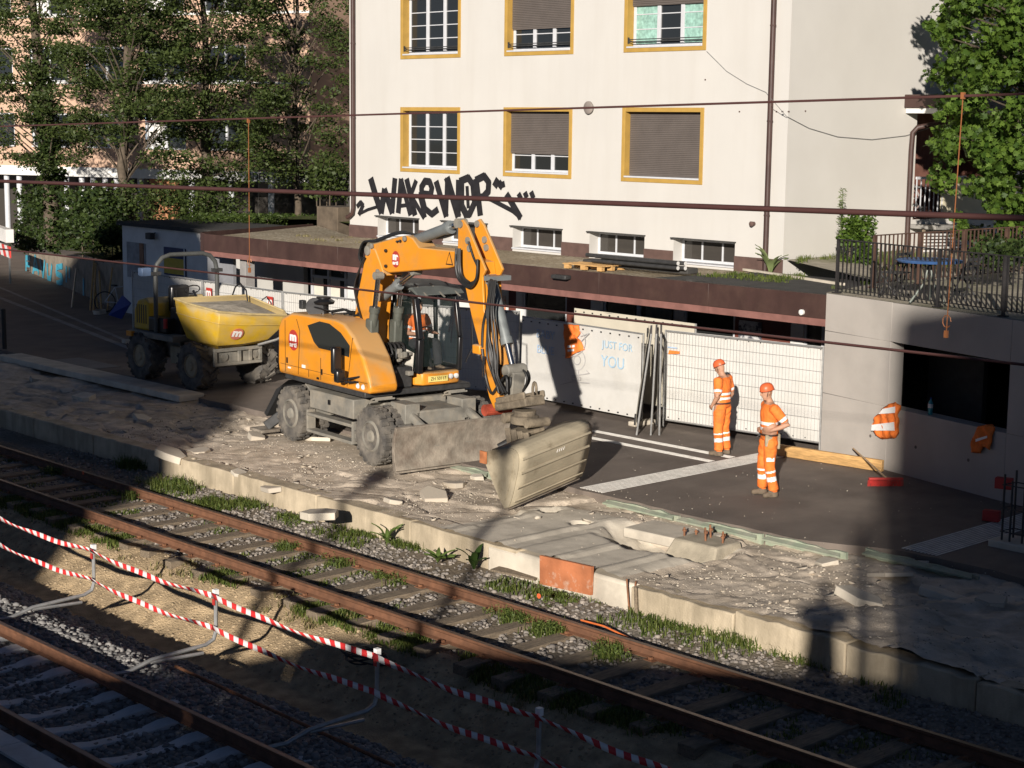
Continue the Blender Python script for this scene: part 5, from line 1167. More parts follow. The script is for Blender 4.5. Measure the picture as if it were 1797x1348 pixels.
# dozer blade
bl = lat_prism([(2.3,.02),(2.42,.06),(2.36,.22),(2.33,.42),(2.35,.62),(2.42,.82),(2.36,.84),(2.28,.62),(2.26,.42),(2.28,.2)], -1.27, 1.27, 'dozer_blade', M_blade, ex, bevel=.008)
p = MB(); p.bb((2.36,-1.27,.02),(2.45,1.27,.05)); p.build('cutting_edge', M_blade, bl)
for sd in (-1, 1):
    p = MB(); p.bar((1.8,sd*.35,.6),(2.3,sd*.35,.35),.12,.16); p.build('blade_arm', M_dust, ex, bevel=.01)
    p = MB(); p.tube([(1.72,sd*.62,.98),(2.3,sd*.62,.75)], .08, 12); p.bb((1.45,sd*.62-.16,.78),(1.95,sd*.62+.16,1.14)); p.build('blade_cylinder', M_dust, ex, bevel=.015)
    p = MB(); p.tube([(2.02,sd*.62,.62),(2.02,sd*.62,.8)], .07, 12); p.build('cylinder_rod', M_chrome, ex, smooth=40)
# rear stabiliser
for sd in (-1, 1):
    p = MB(); p.bar((-1.95,sd*.6,.75),(-2.55,sd*1.15,.12),.16,.2); p.build('stabiliser_leg', M_dark, ex, bevel=.02)
    p = MB(); p.box((-2.58,sd*1.18,.05),(.5,.42,.06)); p.build('stabiliser_pad', M_blade, ex, bevel=.01)
p = MB(); p.prism([(-2.0,1.02),(-1.75,1.15),(-2.25,.9),(-2.75,.35),(-2.65,.3),(-2.2,.78)], (0,0,0), X_, Z_, -1.1, 1.1); p.build('rear_flap', M_black, ex)
# upper carriage
p = MB(); p.bb((-1.7,-1.2,1.2),(1.25,1.15,1.31)); p.build('deck', M_dark, ex, bevel=.02)
HP = [(-1.82,1.3),(-1.86,1.5),(-1.84,2.2),(-1.7,2.4),(-1.3,2.53),(.3,2.55),(.62,2.5),(.95,2.3),(1.28,1.95),(1.48,1.6),(1.55,1.42),(1.5,1.31)]
hood = lat_prism(HP, -1.27, -.66, 'hood', M_or, ex, bevel=.07)
hood.modifiers['bevel'].segments = 4
cwt = MB(); n = 10; vs = []; 
cwt.prism([(-1.86,-.655),(-1.95,-.2),(-1.95,.4),(-1.86,1.1),(-1.6,1.2),(-.6,1.2),(-.6,-.655)], (0,0,1.3), X_, Y_, 0, 1.0); cwt.build('counterweight', M_or, ex, bevel=.07, seg=4)
p = MB(); p.prism([(-1.7,-.65),(-1.7,1.0),(-.65,1.05),(-.4,-.65)], (0,0,2.3), X_, Y_, 0, .12); p.build('engine_cover', M_or, ex, bevel=.04)
# groove lines of the hood doors
for (q0, q1) in (((-1.55,1.36),(-1.55,2.36)),((-1.05,1.36),(-.98,2.2)),((-.98,2.2),(-1.1,2.42)),((-.2,1.36),(-.2,1.78)),((.75,1.36),(.95,2.28)),((-1.75,1.5),(1.45,1.5)),((-.65,1.36),(-.65,1.5))):
    p = MB(); p.bar((q0[0],-1.272,q0[1]),(q1[0],-1.272,q1[1]),.006,.012,up=(0,1,0)); p.build('door_seam', M_cabb, hood)
WPX = [(540,571),(561,564),(578,568),(598,584),(614,607),(613,627),(600,623),(586,617),(560,611),(551,600)]
p = MB(); p.prism([E2(x, y, -1.27) for x, y in WPX], (0,-1.268,0), X_, Z_, 0, .008); p.build('hood_window', glassy('dark hood glass', (.03,.032,.03), 1, .08), hood)
def oval_emblem(c, ax, ay, rx, ry, parent):
    ax, ay = Vector(ax).normalized(), Vector(ay).normalized(); n = ax.cross(ay); p = MB(); p.prism([(rx*cos(2*pi*k/28), ry*sin(2*pi*k/28)) for k in range(28)], c, ax, ay, 0, .006); e = p.build('emblem', M_emb, parent)
    text_mesh('emblem_letter', 'm', ry*1.15, M_emw, e, Vector(c)+ay*ry*.3+n*.009, ax, ay, .004, bold=.012, xs=rx/ry*1.55)
    text_mesh('emblem_letters', 'arti', ry*.62, M_emw, e, Vector(c)-ay*ry*.45+n*.009, ax, ay, .004, bold=.004, xs=rx/ry*1.7)
    return e
c_ = E3(515,597,-1.272); oval_emblem((c_.x,-1.272,c_.z), X_, Z_, .185, .2, hood)
for (x, y, w_, h_, m) in ((504,632,.05,.11,M_cabb),(508,645,.1,.03,M_emw),(533,643,.12,.06,M_emw),(565,653,.04,.11,M_cabb),(558,664,.08,.04,M_cabb)):
    c_ = E3(x, y, -1.272); p = MB(); p.box((c_.x,-1.275,c_.z), (w_,.012,h_)); p.build('decal' if m is M_emw else 'latch', m, hood)
for dx in (1.12, 1.3):
    p = MB(); p.lathe([(0,.05),(.03,.055),(.05,.04)], (dx,-1.24,1.42), Vector((.5,-1,0)), 12); p.build('headlamp', M_lamp, hood, smooth=40)
# roof fittings of the hood
p = MB(); q = E3(568,560,-.85); p.tube([(q.x,-.85,2.4),(q.x,-.85,2.72)], .1, 14); p.lathe([(0,.2),(.05,.22),(.1,.14),(.13,.14)], (q.x,-.85,2.72), Z_, 16); p.build('air_intake', M_cabb, ex, smooth=40)
q = E3(552,539,-1.05); t_ = Vector((.8,-.6,0)); p = MB(); p.lathe([(0,.17),(.03,.175),(.05,.1)], q, -t_, 24); p.tube([q, q+Vector((.35,.15,-.05)), q+Vector((.45,.2,-.28))], .016, 6); mr = p.build('round_mirror', M_cabb, ex, smooth=40)
p = MB(); p.lathe([(0,.16),(.004,.16)], q+t_*.003, t_, 24); p.build('mirror_glass', mat('dull mirror', (.03,.03,.032), .6, bump=0), mr)
p = MB(); p.box(q+Vector((-.28,-.1,.03)), (.13,.1,.17)); p.build('work_lamp', M_dark, ex, bevel=.015)
p = MB()
for k in range(7): a_ = rnd.uniform(-.9,.2); p.tube([(a_,rnd.uniform(-.75,-.5),2.55),(a_+.3,-.55,2.62),(a_+.55,-.45,2.55)], .022, 6)
for k in range(5): p.box((rnd.uniform(-.5,.2),-.55,2.58), (.12,.1,.08))
p.build('hood_hoses', M_hose, ex)
# mirrors on the hood front
q0 = E3(590,640,-1.5); p = MB(); p.box(q0+Vector((0,0,.08)), (.12,.2,.5)); m1 = p.build('side_mirror', M_cabb, ex, bevel=.04)
q1 = E3(596,660,-1.5); p = MB(); p.box(q1, (.14,.2,.24)); p.build('wide_mirror', M_cabb, m1, bevel=.04)
p = MB(); e_ = E3(640,660,-1.2); 
for a_, c_ in ((q0+Vector((.05,0,-.15)), q1+Vector((.1,0,.1))),(q1+Vector((.1,.05,-.05)), e_),(q1+Vector((.1,.05,-.1)), e_+Vector((-.05,0,-.12))),(e_,e_+Vector((-.05,0,-.12)))): p.tube([a_, c_], .02, 6)
p.box(e_+Vector((.03,0,-.02)), (.09,.1,.16)); p.build('mirror_arm', M_cabb, m1)
# cab
cx0, cx1, cy0, cy1, cz0, cz1 = -.55, 1.24, -.06, .94, 1.36, 3.1
p = MB(); p.prism([(cx0,cy0),(cx1-.12,cy0),(cx1+.02,cy0+.12),(cx1+.06,.45),(cx1+.02,cy1-.08),(cx1-.08,cy1),(cx0,cy1)], (0,0,1.33), X_, Y_, 0, .24); p.build('cab_base', M_or, ex, bevel=.03)
p = MB(); p.bb((cx0+.02,cy0+.03,1.575),(cx1-.1,cy1-.03,1.6)); p.build('cab_floor', M_cabb, ex)
p = MB(); w_ = .075
def pil(*pts, w=.075): 
    for a_, c_ in zip(pts[:-1], pts[1:]): p.bar(a_, c_, w, w, up=(0,1,0))
fr = cx1-.02
pil((fr-.0,cy0+.05,1.56),(fr+.03,cy0+.05,2.2),(fr-.12,cy0+.05,2.95),(fr-.25,cy0+.05,3.06), w=.115)
pil((fr,cy1-.05,1.56),(fr+.03,cy1-.05,2.2),(fr-.12,cy1-.05,2.95),(fr-.25,cy1-.05,3.06), w=.09)
for y in (cy0+.04, cy1-.04):
    pil((.45,y,1.58),(.4,y,3.06)); pil((cx0+.04,y,1.58),(cx0+.04,y,3.06)); pil((cx0,y,3.06),(fr-.25,y,3.06)); pil((cx0,y,1.61),(fr,y,1.61),w=.09)
pil((fr+.02,cy0+.05,1.64),(fr+.02,cy1-.05,1.64),w=.16); pil((fr-.22,cy0+.05,3.04),(fr-.22,cy1-.05,3.04)); pil((cx0+.04,cy0,3.06),(cx0+.04,cy1,3.06))
cabf = p.build('cab_frame', M_cabb, ex, bevel=.02)
p = MB(); p.prism([(cx0-.02,3.08),(cx0,3.16),(.4,3.2),(1.1,3.14),(1.3,3.02),(1.26,3.0),(1.05,3.09)], (0,0,0), X_, Z_, -cy0+.03, -cy1-.03); p.build('cab_roof', mat('cab roof grey', (.09,.1,.095), .5, var=.15), ex, bevel=.02)
p = MB()
for y in (cy0+.15,.44,cy1-.15): p.bar((.9,y,3.2),(1.4,y,2.98),.03,.015)
p.build('roof_guard', M_dust, ex)
p = MB(); p.quad((fr+.03,cy0+.1,1.68),(fr+.03,cy1-.1,1.68),(fr+.05,cy1-.1,2.2),(fr+.05,cy0+.1,2.2)); p.quad((fr+.05,cy0+.1,2.2),(fr+.05,cy1-.1,2.2),(fr-.12,cy1-.1,2.97),(fr-.12,cy0+.1,2.97)); p.build('front_glass', M_clear, ex)
for y, nm in ((cy0,'right_glass'),(cy1,'left_glass')):
    p = MB(); p.quad((cx0+.06,y,1.66),(fr-.04,y,1.66),(fr-.12,y,2.95),(cx0+.06,y,3.02)); p.build(nm, M_clear, ex)
p = MB(); p.bb((cx0,cy0+.06,1.58),(cx0+.03,cy1-.06,2.75)); p.build('cab_back', M_cabb, ex)
p = MB(); p.prism([E2(x, y, cy0-.03) for x, y in ((699,605),(726,620),(723,655),(696,646))], (0,cy0-.02,0), X_, Z_, 0, .02); p.build('white_side_panel', mat('white panel', (.62,.59,.52), .6, var=.05), ex)
q = E2(757,664,.35); p = MB(); p.box((cx1+.075,.36,1.45), (.012,.44,.11)); pl_ = p.build('number_plate', mat('yellow plate', (.75,.62,.2), .5, var=.05, bump=0), ex)
text_mesh('plate_text', 'ZH 50117', .088, M_paint_black, pl_, (cx1+.084,.36,1.45), Y_, Z_, .002, xs=.95)
for y in (.66,.78): p = MB(); p.lathe([(0,.048),(.03,.048),(.04,.03)], (cx1+.04,y,1.47), X_, 14); p.build('headlamp', M_lamp, ex, smooth=40)
p = MB(); p.tube([(cx1-.1,cy1+.02,2.9),(cx1+.1,cy1+.14,2.85),(cx1+.12,cy1+.16,2.0),(cx1+.05,cy1+.05,1.7)], .016, 6); p.build('grab_rail', M_cabb, ex, smooth=40)
p = MB(); p.tube([(fr+.0,.75,2.9),(fr+.06,.62,2.3)], .01, 5); p.tube([(fr+.0,.78,2.9),(fr+.07,.66,2.1)], .01, 5); p.build('wiper', M_cabb, ex)
p = MB(); p.bb((-.1,.2,1.6),(.42,.68,2.0)); p.bb((-.18,.2,1.95),(-.04,.68,2.75)); p.build('seat', M_cabb, ex, bevel=.05)
p = MB(); p.tube([(.95,.44,1.6),(.75,.44,2.25)], .04, 8); p.tube([(.72+.06*sin(a),.44+.18*cos(a),2.28+.16*sin(a)*.5) for a in [2*pi*k/18 for k in range(19)]], .014, 6); p.build('steering_column', M_cabb, ex)
for y in (.16,.74): p = MB(); p.bb((.0,y-.06,1.6),(.4,y+.06,2.1)); p.tube([(.35,y,2.1),(.38,y,2.3)], .03, 8); p.build('console', M_cabb, ex, bevel=.03)
# boom, two pieces
LN = -.60
def pxpoly(L, lat): return [E2(x, y, lat) for x, y in L]
low = lat_prism(pxpoly([(619,575),(628,515),(636,474),(641,446),(649,432),(658,438),(668,466),(674,484),(661,484),(655,515),(650,575),(652,650),(628,650)], LN), LN, -.18, 'base_boom', M_or, ex, bevel=.02)
mainb = lat_prism(pxpoly([(646,433),(654,428),(700,415),(714,413),(724,418),(735,434),(800,441),(808,450),(803,466),(785,471),(766,472),(682,479),(668,472),(656,452)], LN+.02), LN+.02, -.2, 'main_boom', M_or, ex, bevel=.02)
c_ = E3(695,455,LN+.02); oval_emblem((c_.x+.0,LN+.015,c_.z), X_, Z_, .125, .15, mainb)
c_ = E3(789,455,LN+.02); p = MB(); p.prism([(-.11,-.1),(.11,-.1),(0,.13)], (c_.x,LN+.018,c_.z), X_, Z_, 0, .004); wt = p.build('warning_triangle', M_cabb, mainb); p = MB(); p.prism([(-.08,-.08),(.08,-.08),(0,.09)], (c_.x,LN+.014,c_.z), X_, Z_, 0, .004); p.build('warning_fill', M_or, wt)
for (x, y, r_) in ((646,440,.09),(653,432,.05),(711,419,.05),(703,423,.025),(698,424,.02),(678,440,.03),(678,467,.03),(664,478,.06)):
    c_ = E3(x, y, LN); p = MB(); p.lathe([(0,r_),(.03,r_),(.04,r_*.6)], (c_.x,LN-.0,c_.z), -Y_, 14); p.build('pin', M_dust if r_ > .04 else M_cabb, mainb, smooth=40)
SP = [(804,389),(803,436),(814,494),(828,558),(840,604),(851,667),(858,697),(866,717),(876,717),(872,673),(864,602),(858,580),(849,545),(846,486),(852,474),(820,397),(812,385)]
for y0, y1 in ((LN,LN+.05),(-.25,-.2)): 
    st = lat_prism(pxpoly(SP, LN), y0, y1, 'stick_plate', M_or, ex, bevel=.012)
    for (x, y) in ((809,394),(822,422),(825,436)):
        c_ = E3(x, y, LN); p = MB(); p.lathe([(0,.06),(.03,.06)], (c_.x,y0-.001,c_.z), -Y_, 12); p.build('pin', M_dust, st)
lat_prism(pxpoly([(808,450),(816,494),(829,558),(841,604),(852,667),(859,697),(866,714),(875,714),(871,673),(862,602),(856,580),(847,545),(843,492),(838,460)], LN), LN+.052, -.252, 'stick_core', M_or, ex, bevel=.01)
p = MB(); c_ = E3(852,482,LN); p.bb((c_.x-.02,LN-.02,c_.z-.1),(c_.x+.16,-.18,c_.z-.02)); p.build('stick_cross_plate', M_cyl, ex)
def cylinder(a_, c_, f, r_, name='hydraulic_cylinder'):
    a_, c_ = Vector(a_), Vector(c_); m_ = a_.lerp(c_, f); p = MB(); p.tube([a_, a_.lerp(m_,.03), a_.lerp(m_,.9), a_.lerp(m_,.9), m_], [r_*.8,r_,r_,r_*1.2,r_*1.2], 16); o = p.build(name, M_cyl, ex, smooth=40)
    p = MB(); p.tube([m_, c_], r_*.55, 12); p.build('piston_rod', M_chrome, o, smooth=40)
    for q_ in (a_, c_): p = MB(); p.lathe([(-r_,r_*.85),(r_,r_*.85)], q_, Y_, 12); p.build('cylinder_eye', M_dust, o)
    return o
cylinder(E3(724,424,-.4), E3(809,392,-.4), .8, .1, 'stick_cylinder')
cylinder(E3(862,490,-.4), E3(901,650,-.4), .72, .095, 'bucket_cylinder')
M_olive = mat('olive guard', (.085,.09,.075), .6, var=.15)
for (b0, t0, la) in (((648,628),(664,484),-.76),((690,630),(706,482),-.14)):
    o_ = cylinder(E3(*b0, la), E3(*t0, la), .62, .085, 'boom_cylinder'); o_.data.materials[0] = M_olive
    q = E3(*b0, la).lerp(E3(*t0, la), .3); p = MB(); p.box(q, (.2,.19,.55), Matrix.Rotation(.06,3,'Y')); p.build('cylinder_guard', M_olive, ex, bevel=.03)
cylinder(E3(664,520,-.4)+Vector((.15,0,.0)), E3(730,476,-.4), .5, .09, 'adjust_cylinder')
def hose(pts, r_=.022, nm='hose', m=None):
    P = [Vector(q) for q in pts]; Q = []
    for i in range(len(P)-1):      # catmull-rom
        p0, p1, p2, p3 = P[max(i-1,0)], P[i], P[i+1], P[min(i+2,len(P)-1)]
        for k in range(6):
            t_ = k/6; Q.append(.5*((2*p1)+(-p0+p2)*t_+(2*p0-5*p1+4*p2-p3)*t_**2+(-p0+3*p1-3*p2+p3)*t_**3))
    Q.append(P[-1]); p = MB(); p.tube(Q, r_, 7); return p.build(nm, m or M_hose, ex, smooth=50)
H = lambda L, lat, dl=0: [E3(x, y, lat+dl*i) for i, (x, y) in enumerate(L)]
for k in range(3):
    d_ = k*3; hose(H([(800,440+d_),(806-d_,470),(812-d_,492),(824,498+d_),(836,488),(838,455)], LN-.06-.02*k))
    hose(H([(801+d_,436),(803+d_,480),(818+d_,496)], LN-.05-.03*k))
hose(H([(822,424),(830,450),(838,470),(837,490),(822,498)], LN-.05), .018)
for k in range(4): hose(H([(640+k*3,470),(630+k*2,450),(638+k*2,425),(660,424-k),(700,410-k),(730,412),(770,418),(800,410-3*k)], -.35+.06*k), .02)
for k in range(5):
    d_ = k*4; hose(H([(862+d_*.3,490),(857+d_,530),(848+d_,570),(846+d_,610)], LN-.02+.08*k), .024)
    hose(H([(846+d_,612),(852+d_*1.3,660),(862+d_,690),(872+d_,680),(888,660+d_),(890,690)], LN-.05+.08*k), .024)
for k in range(7):
    j = lambda a: a+rnd.uniform(-4,4)
    hose(H([(858+k*2,492),(j(854)+k*2,540),(j(852)+k*3,585),(j(855)+k*3,625),(j(862)+k*2,660),(j(874)+k*2,690)], LN-.03-.015*k), .019)
    hose(H([(j(880),640),(j(872),668),(j(880),692),(j(893),680),(j(897),662)], -.55+.05*k), .022)
for k in range(3): hose(H([(905,655),(918+k*3,650),(925+k*2,668),(915,690),(905,695)], -.3+.08*k), .02)
for k in range(6): hose([Vector((.6+.05*k,-.62+.09*k,1.5)), Vector((.95,-.6+.09*k,1.75+.04*k)), Vector((.8,-.55+.08*k,2.1)), Vector((.55,-.5+.05*k,1.95)), Vector((.4,-.45,1.6))], .024)
for k in range(4): hose(H([(634,560),(626+k*2,530),(622+k*2,500),(632,470),(640,452)], LN-.06+.05*k), .018)
p = MB(); p.bb((.2,-.62,1.3),(1.15,-.1,1.7)); p.build('boom_foot_bracket', M_dark, ex, bevel=.03)
p = MB()
for k in range(14): q = Vector((rnd.uniform(.9,1.3),rnd.uniform(-.62,-.12),rnd.uniform(1.45,2.0))); p.box(q, (rnd.uniform(.05,.14),rnd.uniform(.05,.14),rnd.uniform(.05,.12)))
p.build('valve_block', M_dust, ex, bevel=.01)
q = E3(839,613,LN-.03); p = MB(); p.box(q, (.22,.1,.16)); p.build('hose_bracket', M_or, ex, bevel=.02)
q = E3(849,640,LN-.04); p = MB()
for k in range(3): p.tube([q+Vector((.03*k,-.02*k,.15)), q+Vector((.03*k,-.02*k,-.2))], .022, 8)
p.build('coupling', M_chrome, ex)
# link, coupler, tilt rotator
q = E3(903,650,-.4); p = MB(); p.tube([q+Vector((0,-.2,0)), q+Vector((0,.2,0))], .11, 14); p.bar(q, E3(899,695,-.4), .26, .3); p.build('tipping_link', M_dust, ex, bevel=.02)
q = E3(872,718,-.4); p = MB(); p.tube([q+Vector((0,-.26,0)), q+Vector((0,.26,0))], .1, 14); p.build('stick_pin', mat('red pin boss', (.35,.06,.03), .7, var=.3), ex)
M_tilt = mat('muddy steel', (.19,.155,.11), .85, var=.35, scale=6, bump=.5, bscale=30, dirt=(.08,.065,.05), dscale=4, damt=.8)
c1, c2 = E3(885,712,-.4), E3(938,705,-.4)
p = MB(); p.bar(c1, c2+Vector((.02,0,.02)), .42, .16); p.bar(c1+Vector((.05,-.2,.1)), c2+Vector((0,-.2,.12)), .06, .12); p.bar(c1+Vector((.05,.2,.1)), c2+Vector((0,.2,.12)), .06, .12); p.build('quick_coupler', M_tilt, ex, bevel=.025)
c3 = E3(921,732,-.4); p = MB(); p.lathe([(-.13,.18),(-.1,.24),(.02,.24),(.04,.19),(.12,.19)], c3, Z_, 24); p.tube([c3+Vector((-.32,-.2,-.05)), c3+Vector((-.32,.25,-.05))], .09, 12); p.tube([c3+Vector((.3,-.2,-.05)), c3+Vector((.3,.25,-.05))], .08, 12); p.build('tilt_rotator', M_tilt, ex, smooth=40)
q = E3(938,690,-.4); p = MB(); p.tube([q+Vector((.05*cos(a),0,.05+.13*sin(a))) for a in [pi*k/8-.3 for k in range(11)]], .024, 7); p.build('lifting_hook', M_tilt, ex, smooth=40)
c4 = E3(925,755,-.4); p = MB(); p.box(c4, (.42,.44,.07), Matrix.Rotation(.15,3,'X')); p.tube([c4+Vector((-.26,-.2,-.08)), c4+Vector((-.26,.24,-.04))], .06, 10); p.build('lower_coupler', M_tilt, ex, bevel=.02)
for k in range(4): p = MB(); p.bar(c4+Vector((-.25+.17*k,-.22,.02)), c4+Vector((-.2+.17*k,-.2,-.26)), .05, .1); p.build('bucket_lug', M_tilt, ex, bevel=.01)
p = MB(); q0, q1 = E3(875,785,-.7), E3(912,764,-.4); p.tube([q0, q1], .06, 10); p.build('tilt_cylinder', M_dark, ex, smooth=40)
# ditching bucket: profile in the plane of its near end, carried along its own axis
NP = [gy(x, y, 18.43) for x, y in ((847,794),(854,816),(876,872),(886,892),(894,889),(901,868),(906,845),(911,820),(911,800),(905,790),(896,786),(880,788),(864,790))]
B_ = NP[3:11]; Q_ = []
for i in range(len(B_)-1):      # round the back of the profile
    p0, p1, p2, p3 = B_[max(i-1,0)], B_[i], B_[i+1], B_[min(i+2,len(B_)-1)]
    for t_ in ((0,.5) if i else (0,)): Q_.append(.5*((2*p1)+(-p0+p2)*t_+(2*p0-5*p1+4*p2-p3)*t_**2+(-p0+3*p1-3*p2+p3)*t_**3))
NP = NP[:3]+Q_+NP[10:]
av = Vector((-.3,1.95,.2)); Nl = [WL(q) for q in NP]; avl = Vector((av.dot(Ef), av.dot(El), av.z)); n = len(Nl)
p = MB(); idx = list(range(3, n)); vs = [Nl[i] for i in idx]+[Nl[i]+avl for i in idx]; m_ = len(idx)
# outer shell with a little crown along its length
segs = 8; V_ = []
for s_ in range(segs+1): V_ += [Nl[i]+avl*(s_/segs) for i in idx]
p.add(V_, [(s_*m_+i, s_*m_+i+1, (s_+1)*m_+i+1, (s_+1)*m_+i) for s_ in range(segs) for i in range(m_-1)])
bk = p.build('bucket', M_bucket, ex, smooth=14); sdm = bk.modifiers.new('t','SOLIDIFY'); sdm.thickness = .03; sdm.offset = 0
an = avl.normalized()
for s_, nm in ((0,'near'),(1,'far')):
    p = MB(); base = [q+avl*s_ for q in Nl]; o_ = an*.035; p.add([q-o_*.5 for q in base]+[q+o_*.5 for q in base], [tuple(range(n)), tuple(range(2*n-1,n-1,-1))]+[(i,(i+1)%n,n+(i+1)%n,n+i) for i in range(n)]); p.build('side_plate', M_bucket, bk)
p = MB(); p.tube([Nl[k_].lerp(Nl[1],.16)-an*.025 for k_ in range(4,14)], .009, 5); p.build('weld_bead', M_bucket, bk)
for i in (5,7,9,11):
    q = Nl[i]; ctr = (Nl[3]+Nl[12]+Nl[0])/3; od = (q-ctr).normalized()
    p = MB(); p.bar(q+od*.026+avl*.025, q+avl*.972+od*.026, .04, .022, up=od); p.build('wear_strip', M_bucket, bk, bevel=.004)
p = MB(); e0 = Nl[3]; p.bar(e0+Vector((.0,0,-.01)), e0+avl+Vector((0,0,-.01)), .12, .03); p.build('cutting_lip', M_blade, bk)
p = MB(); q = Nl[0]-an*.04; p.box(q+Vector((.06,0,-.06)), (.16,.03,.2)); p.build('rusty_corner', mat('bright rust', (.4,.15,.06), .85, var=.3), bk)
p = MB(); q = Nl[10]
for k in range(4): p.bar(q+avl*(.5+.03*k)+Vector((.012,0,.0)), q+avl*(.515+.03*k)+Vector((.012,0,.05)), .02, .008)
p.build('paint_smears', M_emw, bk)

# ================================================================== dumper
M_yel = mat('yellow skip paint', (.53,.33,.017), .5, var=.1, scale=2.5, bump=.08, bscale=30, dirt=(.4,.31,.17), dscale=1.8, damt=.75, dth=(.42,.72), topdust=(.42,.34,.2))
DO = Vector((-33.85,22.05,0))
du = thing('dumper', 'yellow site dumper with grey roll bar and round red emblem on its skip', 'dumper', tuple(DO), rz=0.)
mt2 = tyre_mesh(.55, .46, 14, .27, chev=True)
for wx in (.72,-1.5):
    for sd in (-1, 1):
        yo = sd*.8; p = MB(); p.add([(v[0]+wx, v[1]+yo, v[2]+.55) for v in mt2.v], mt2.f); wobj = p.build('wheel', M_tyre, du, smooth=35)
        r_ = rim_mesh(.28, sd); p = MB(); p.add([(v[0]+wx, v[1]+sd*.98, v[2]+.55) for v in r_.v], r_.f); p.build('rim', mat('tan rim', (.33,.27,.18), .75, var=.2), wobj, smooth=40)
p = MB(); p.bb((-2.0,-.5,.55),(-.5,.5,.95)); p.bb((-.45,-.35,.6),(.2,.35,.9)); p.bb((.2,-.55,.62),(1.35,.55,.98)); p.bb((-1.62,-.6,.46),(-1.38,.6,.64)); p.bb((.6,-.6,.46),(.84,.6,.64)); p.build('chassis', M_dust, du, bevel=.02)
p = MB(); p.bb((-.75,-.62,.42),(-.2,-.2,.85)); p.build('tank', mat('tan tank', (.34,.29,.2), .8, var=.15), du, bevel=.03)
# open front frame
p = MB(); fx = 1.42
for q, r in (((fx,-.85,.92),(fx+.06,.45,1.0)),((fx,-.85,.6),(fx+.06,.45,.67)),((fx,-.85,.67),(fx+.06,-.77,.92)),((fx,.37,.67),(fx+.06,.45,.92)),((fx,-.2,.67),(fx+.06,-.12,.92)),((fx,.1,.67),(fx+.06,.18,.92))): p.bb(q, r)
p.bb((fx-.04,-.8,.62),(fx-.01,.42,.98)); p.build('front_frame', M_dust, du, bevel=.01)
for y in (-.55,.27): p = MB(); p.lathe([(0,.09),(.03,.09),(.03,.05)], (fx+.0,y,.8), X_, 14); p.build('frame_boss', M_dust, du)
p = MB(); p.tube([(fx+.1,.3,1.02),(fx+.25,.7,1.12),(fx+.3,.9,1.2)], .03, 6); p.build('tie_bar', M_galv, du)
# body at the back
p = MB(); p.bb((-2.05,-.95,1.0),(-.1,.95,1.14)); p.build('deck', M_dust, du, bevel=.02)
p = MB(); p.prism([(-2.05,1.145),(-1.35,1.145),(-1.35,1.8),(-1.5,1.93),(-1.85,1.85),(-2.02,1.6)], (0,0,0), X_, Z_, -.8, .8); eh = p.build('engine_hood', M_yel, du, bevel=.04)
for k in range(5): p = MB(); p.bb((-1.9+.1*k,-.806,1.3),(-1.86+.1*k,-.802,1.75)); p.build('louvre', M_cabb, eh)
p = MB(); p.bb((-1.36,-.82,1.145),(-.55,-.5,1.5)); p.bb((-.75,-.6,1.145),(-.25,.7,1.75)); p.bb((-.5,-.3,1.75),(-.25,.45,1.95)); p.build('console', M_cabb, du, bevel=.04)
p = MB(); p.bb((-1.3,-.28,1.4),(-.75,.28,1.62)); p.bb((-1.4,-.26,1.55),(-1.22,.26,2.2)); p.build('seat', M_cabb, du, bevel=.06)
p = MB(); p.tube([(-.55,.05,1.9),(-.75,.05,2.1)], .03, 8); p.tube([(-.78+.05*sin(a),.05+.2*cos(a),2.13+.1*sin(a)) for a in [2*pi*k/18 for k in range(19)]], .015, 6); p.build('steering_wheel', M_cabb, du)
for y in (-.5,-.42): p = MB(); p.tube([(-.7,y,1.7),(-.75,y,2.15)], .014, 6); p.build('lever', M_cabb, du)
p = MB(); rp = [(-.95,-.85,1.12),(-.95,-.85,2.55),(-.95,-.8,2.75),(-.95,-.66,2.9),(-.95,-.45,2.96),(-.95,.45,2.96),(-.95,.66,2.9),(-.95,.8,2.75),(-.95,.85,2.55),(-.95,.85,1.12)]; p.tube(rp, .052, 12); rb = p.build('roll_bar', mat('roll bar grey', (.065,.068,.065), .55, var=.15), du, smooth=40)
p = MB(); p.bb((-1.02,-.97,2.5),(-.88,-.73,2.58)); p.bb((-1.02,.73,2.5),(-.88,.97,2.58)); p.build('bar_clamp', M_dark, rb)
p = MB(); p.bb((-1.15,-1.2,2.48),(-.95,-.95,2.68)); p.build('work_lamp', mat('blue grey lamp', (.1,.15,.25), .4), du, bevel=.02)
p = MB(); p.tube([(-.3,.75,1.75),(-.1,.8,2.2),(.1,.8,2.3),(.35,.8,2.15),(.4,.8,1.9)], .02, 6); p.build('grab_rail', M_cabb, du, smooth=40)
p = MB(); p.bb((-1.98,-1.05,1.0),(-1.75,-.96,1.12)); p.build('rear_lamp', M_or, du)
p = MB(); p.tube([(-.58,-.83,1.28),(-.58,-.83,1.5)], .05, 10); p.build('fire_extinguisher', M_red, du, smooth=40)
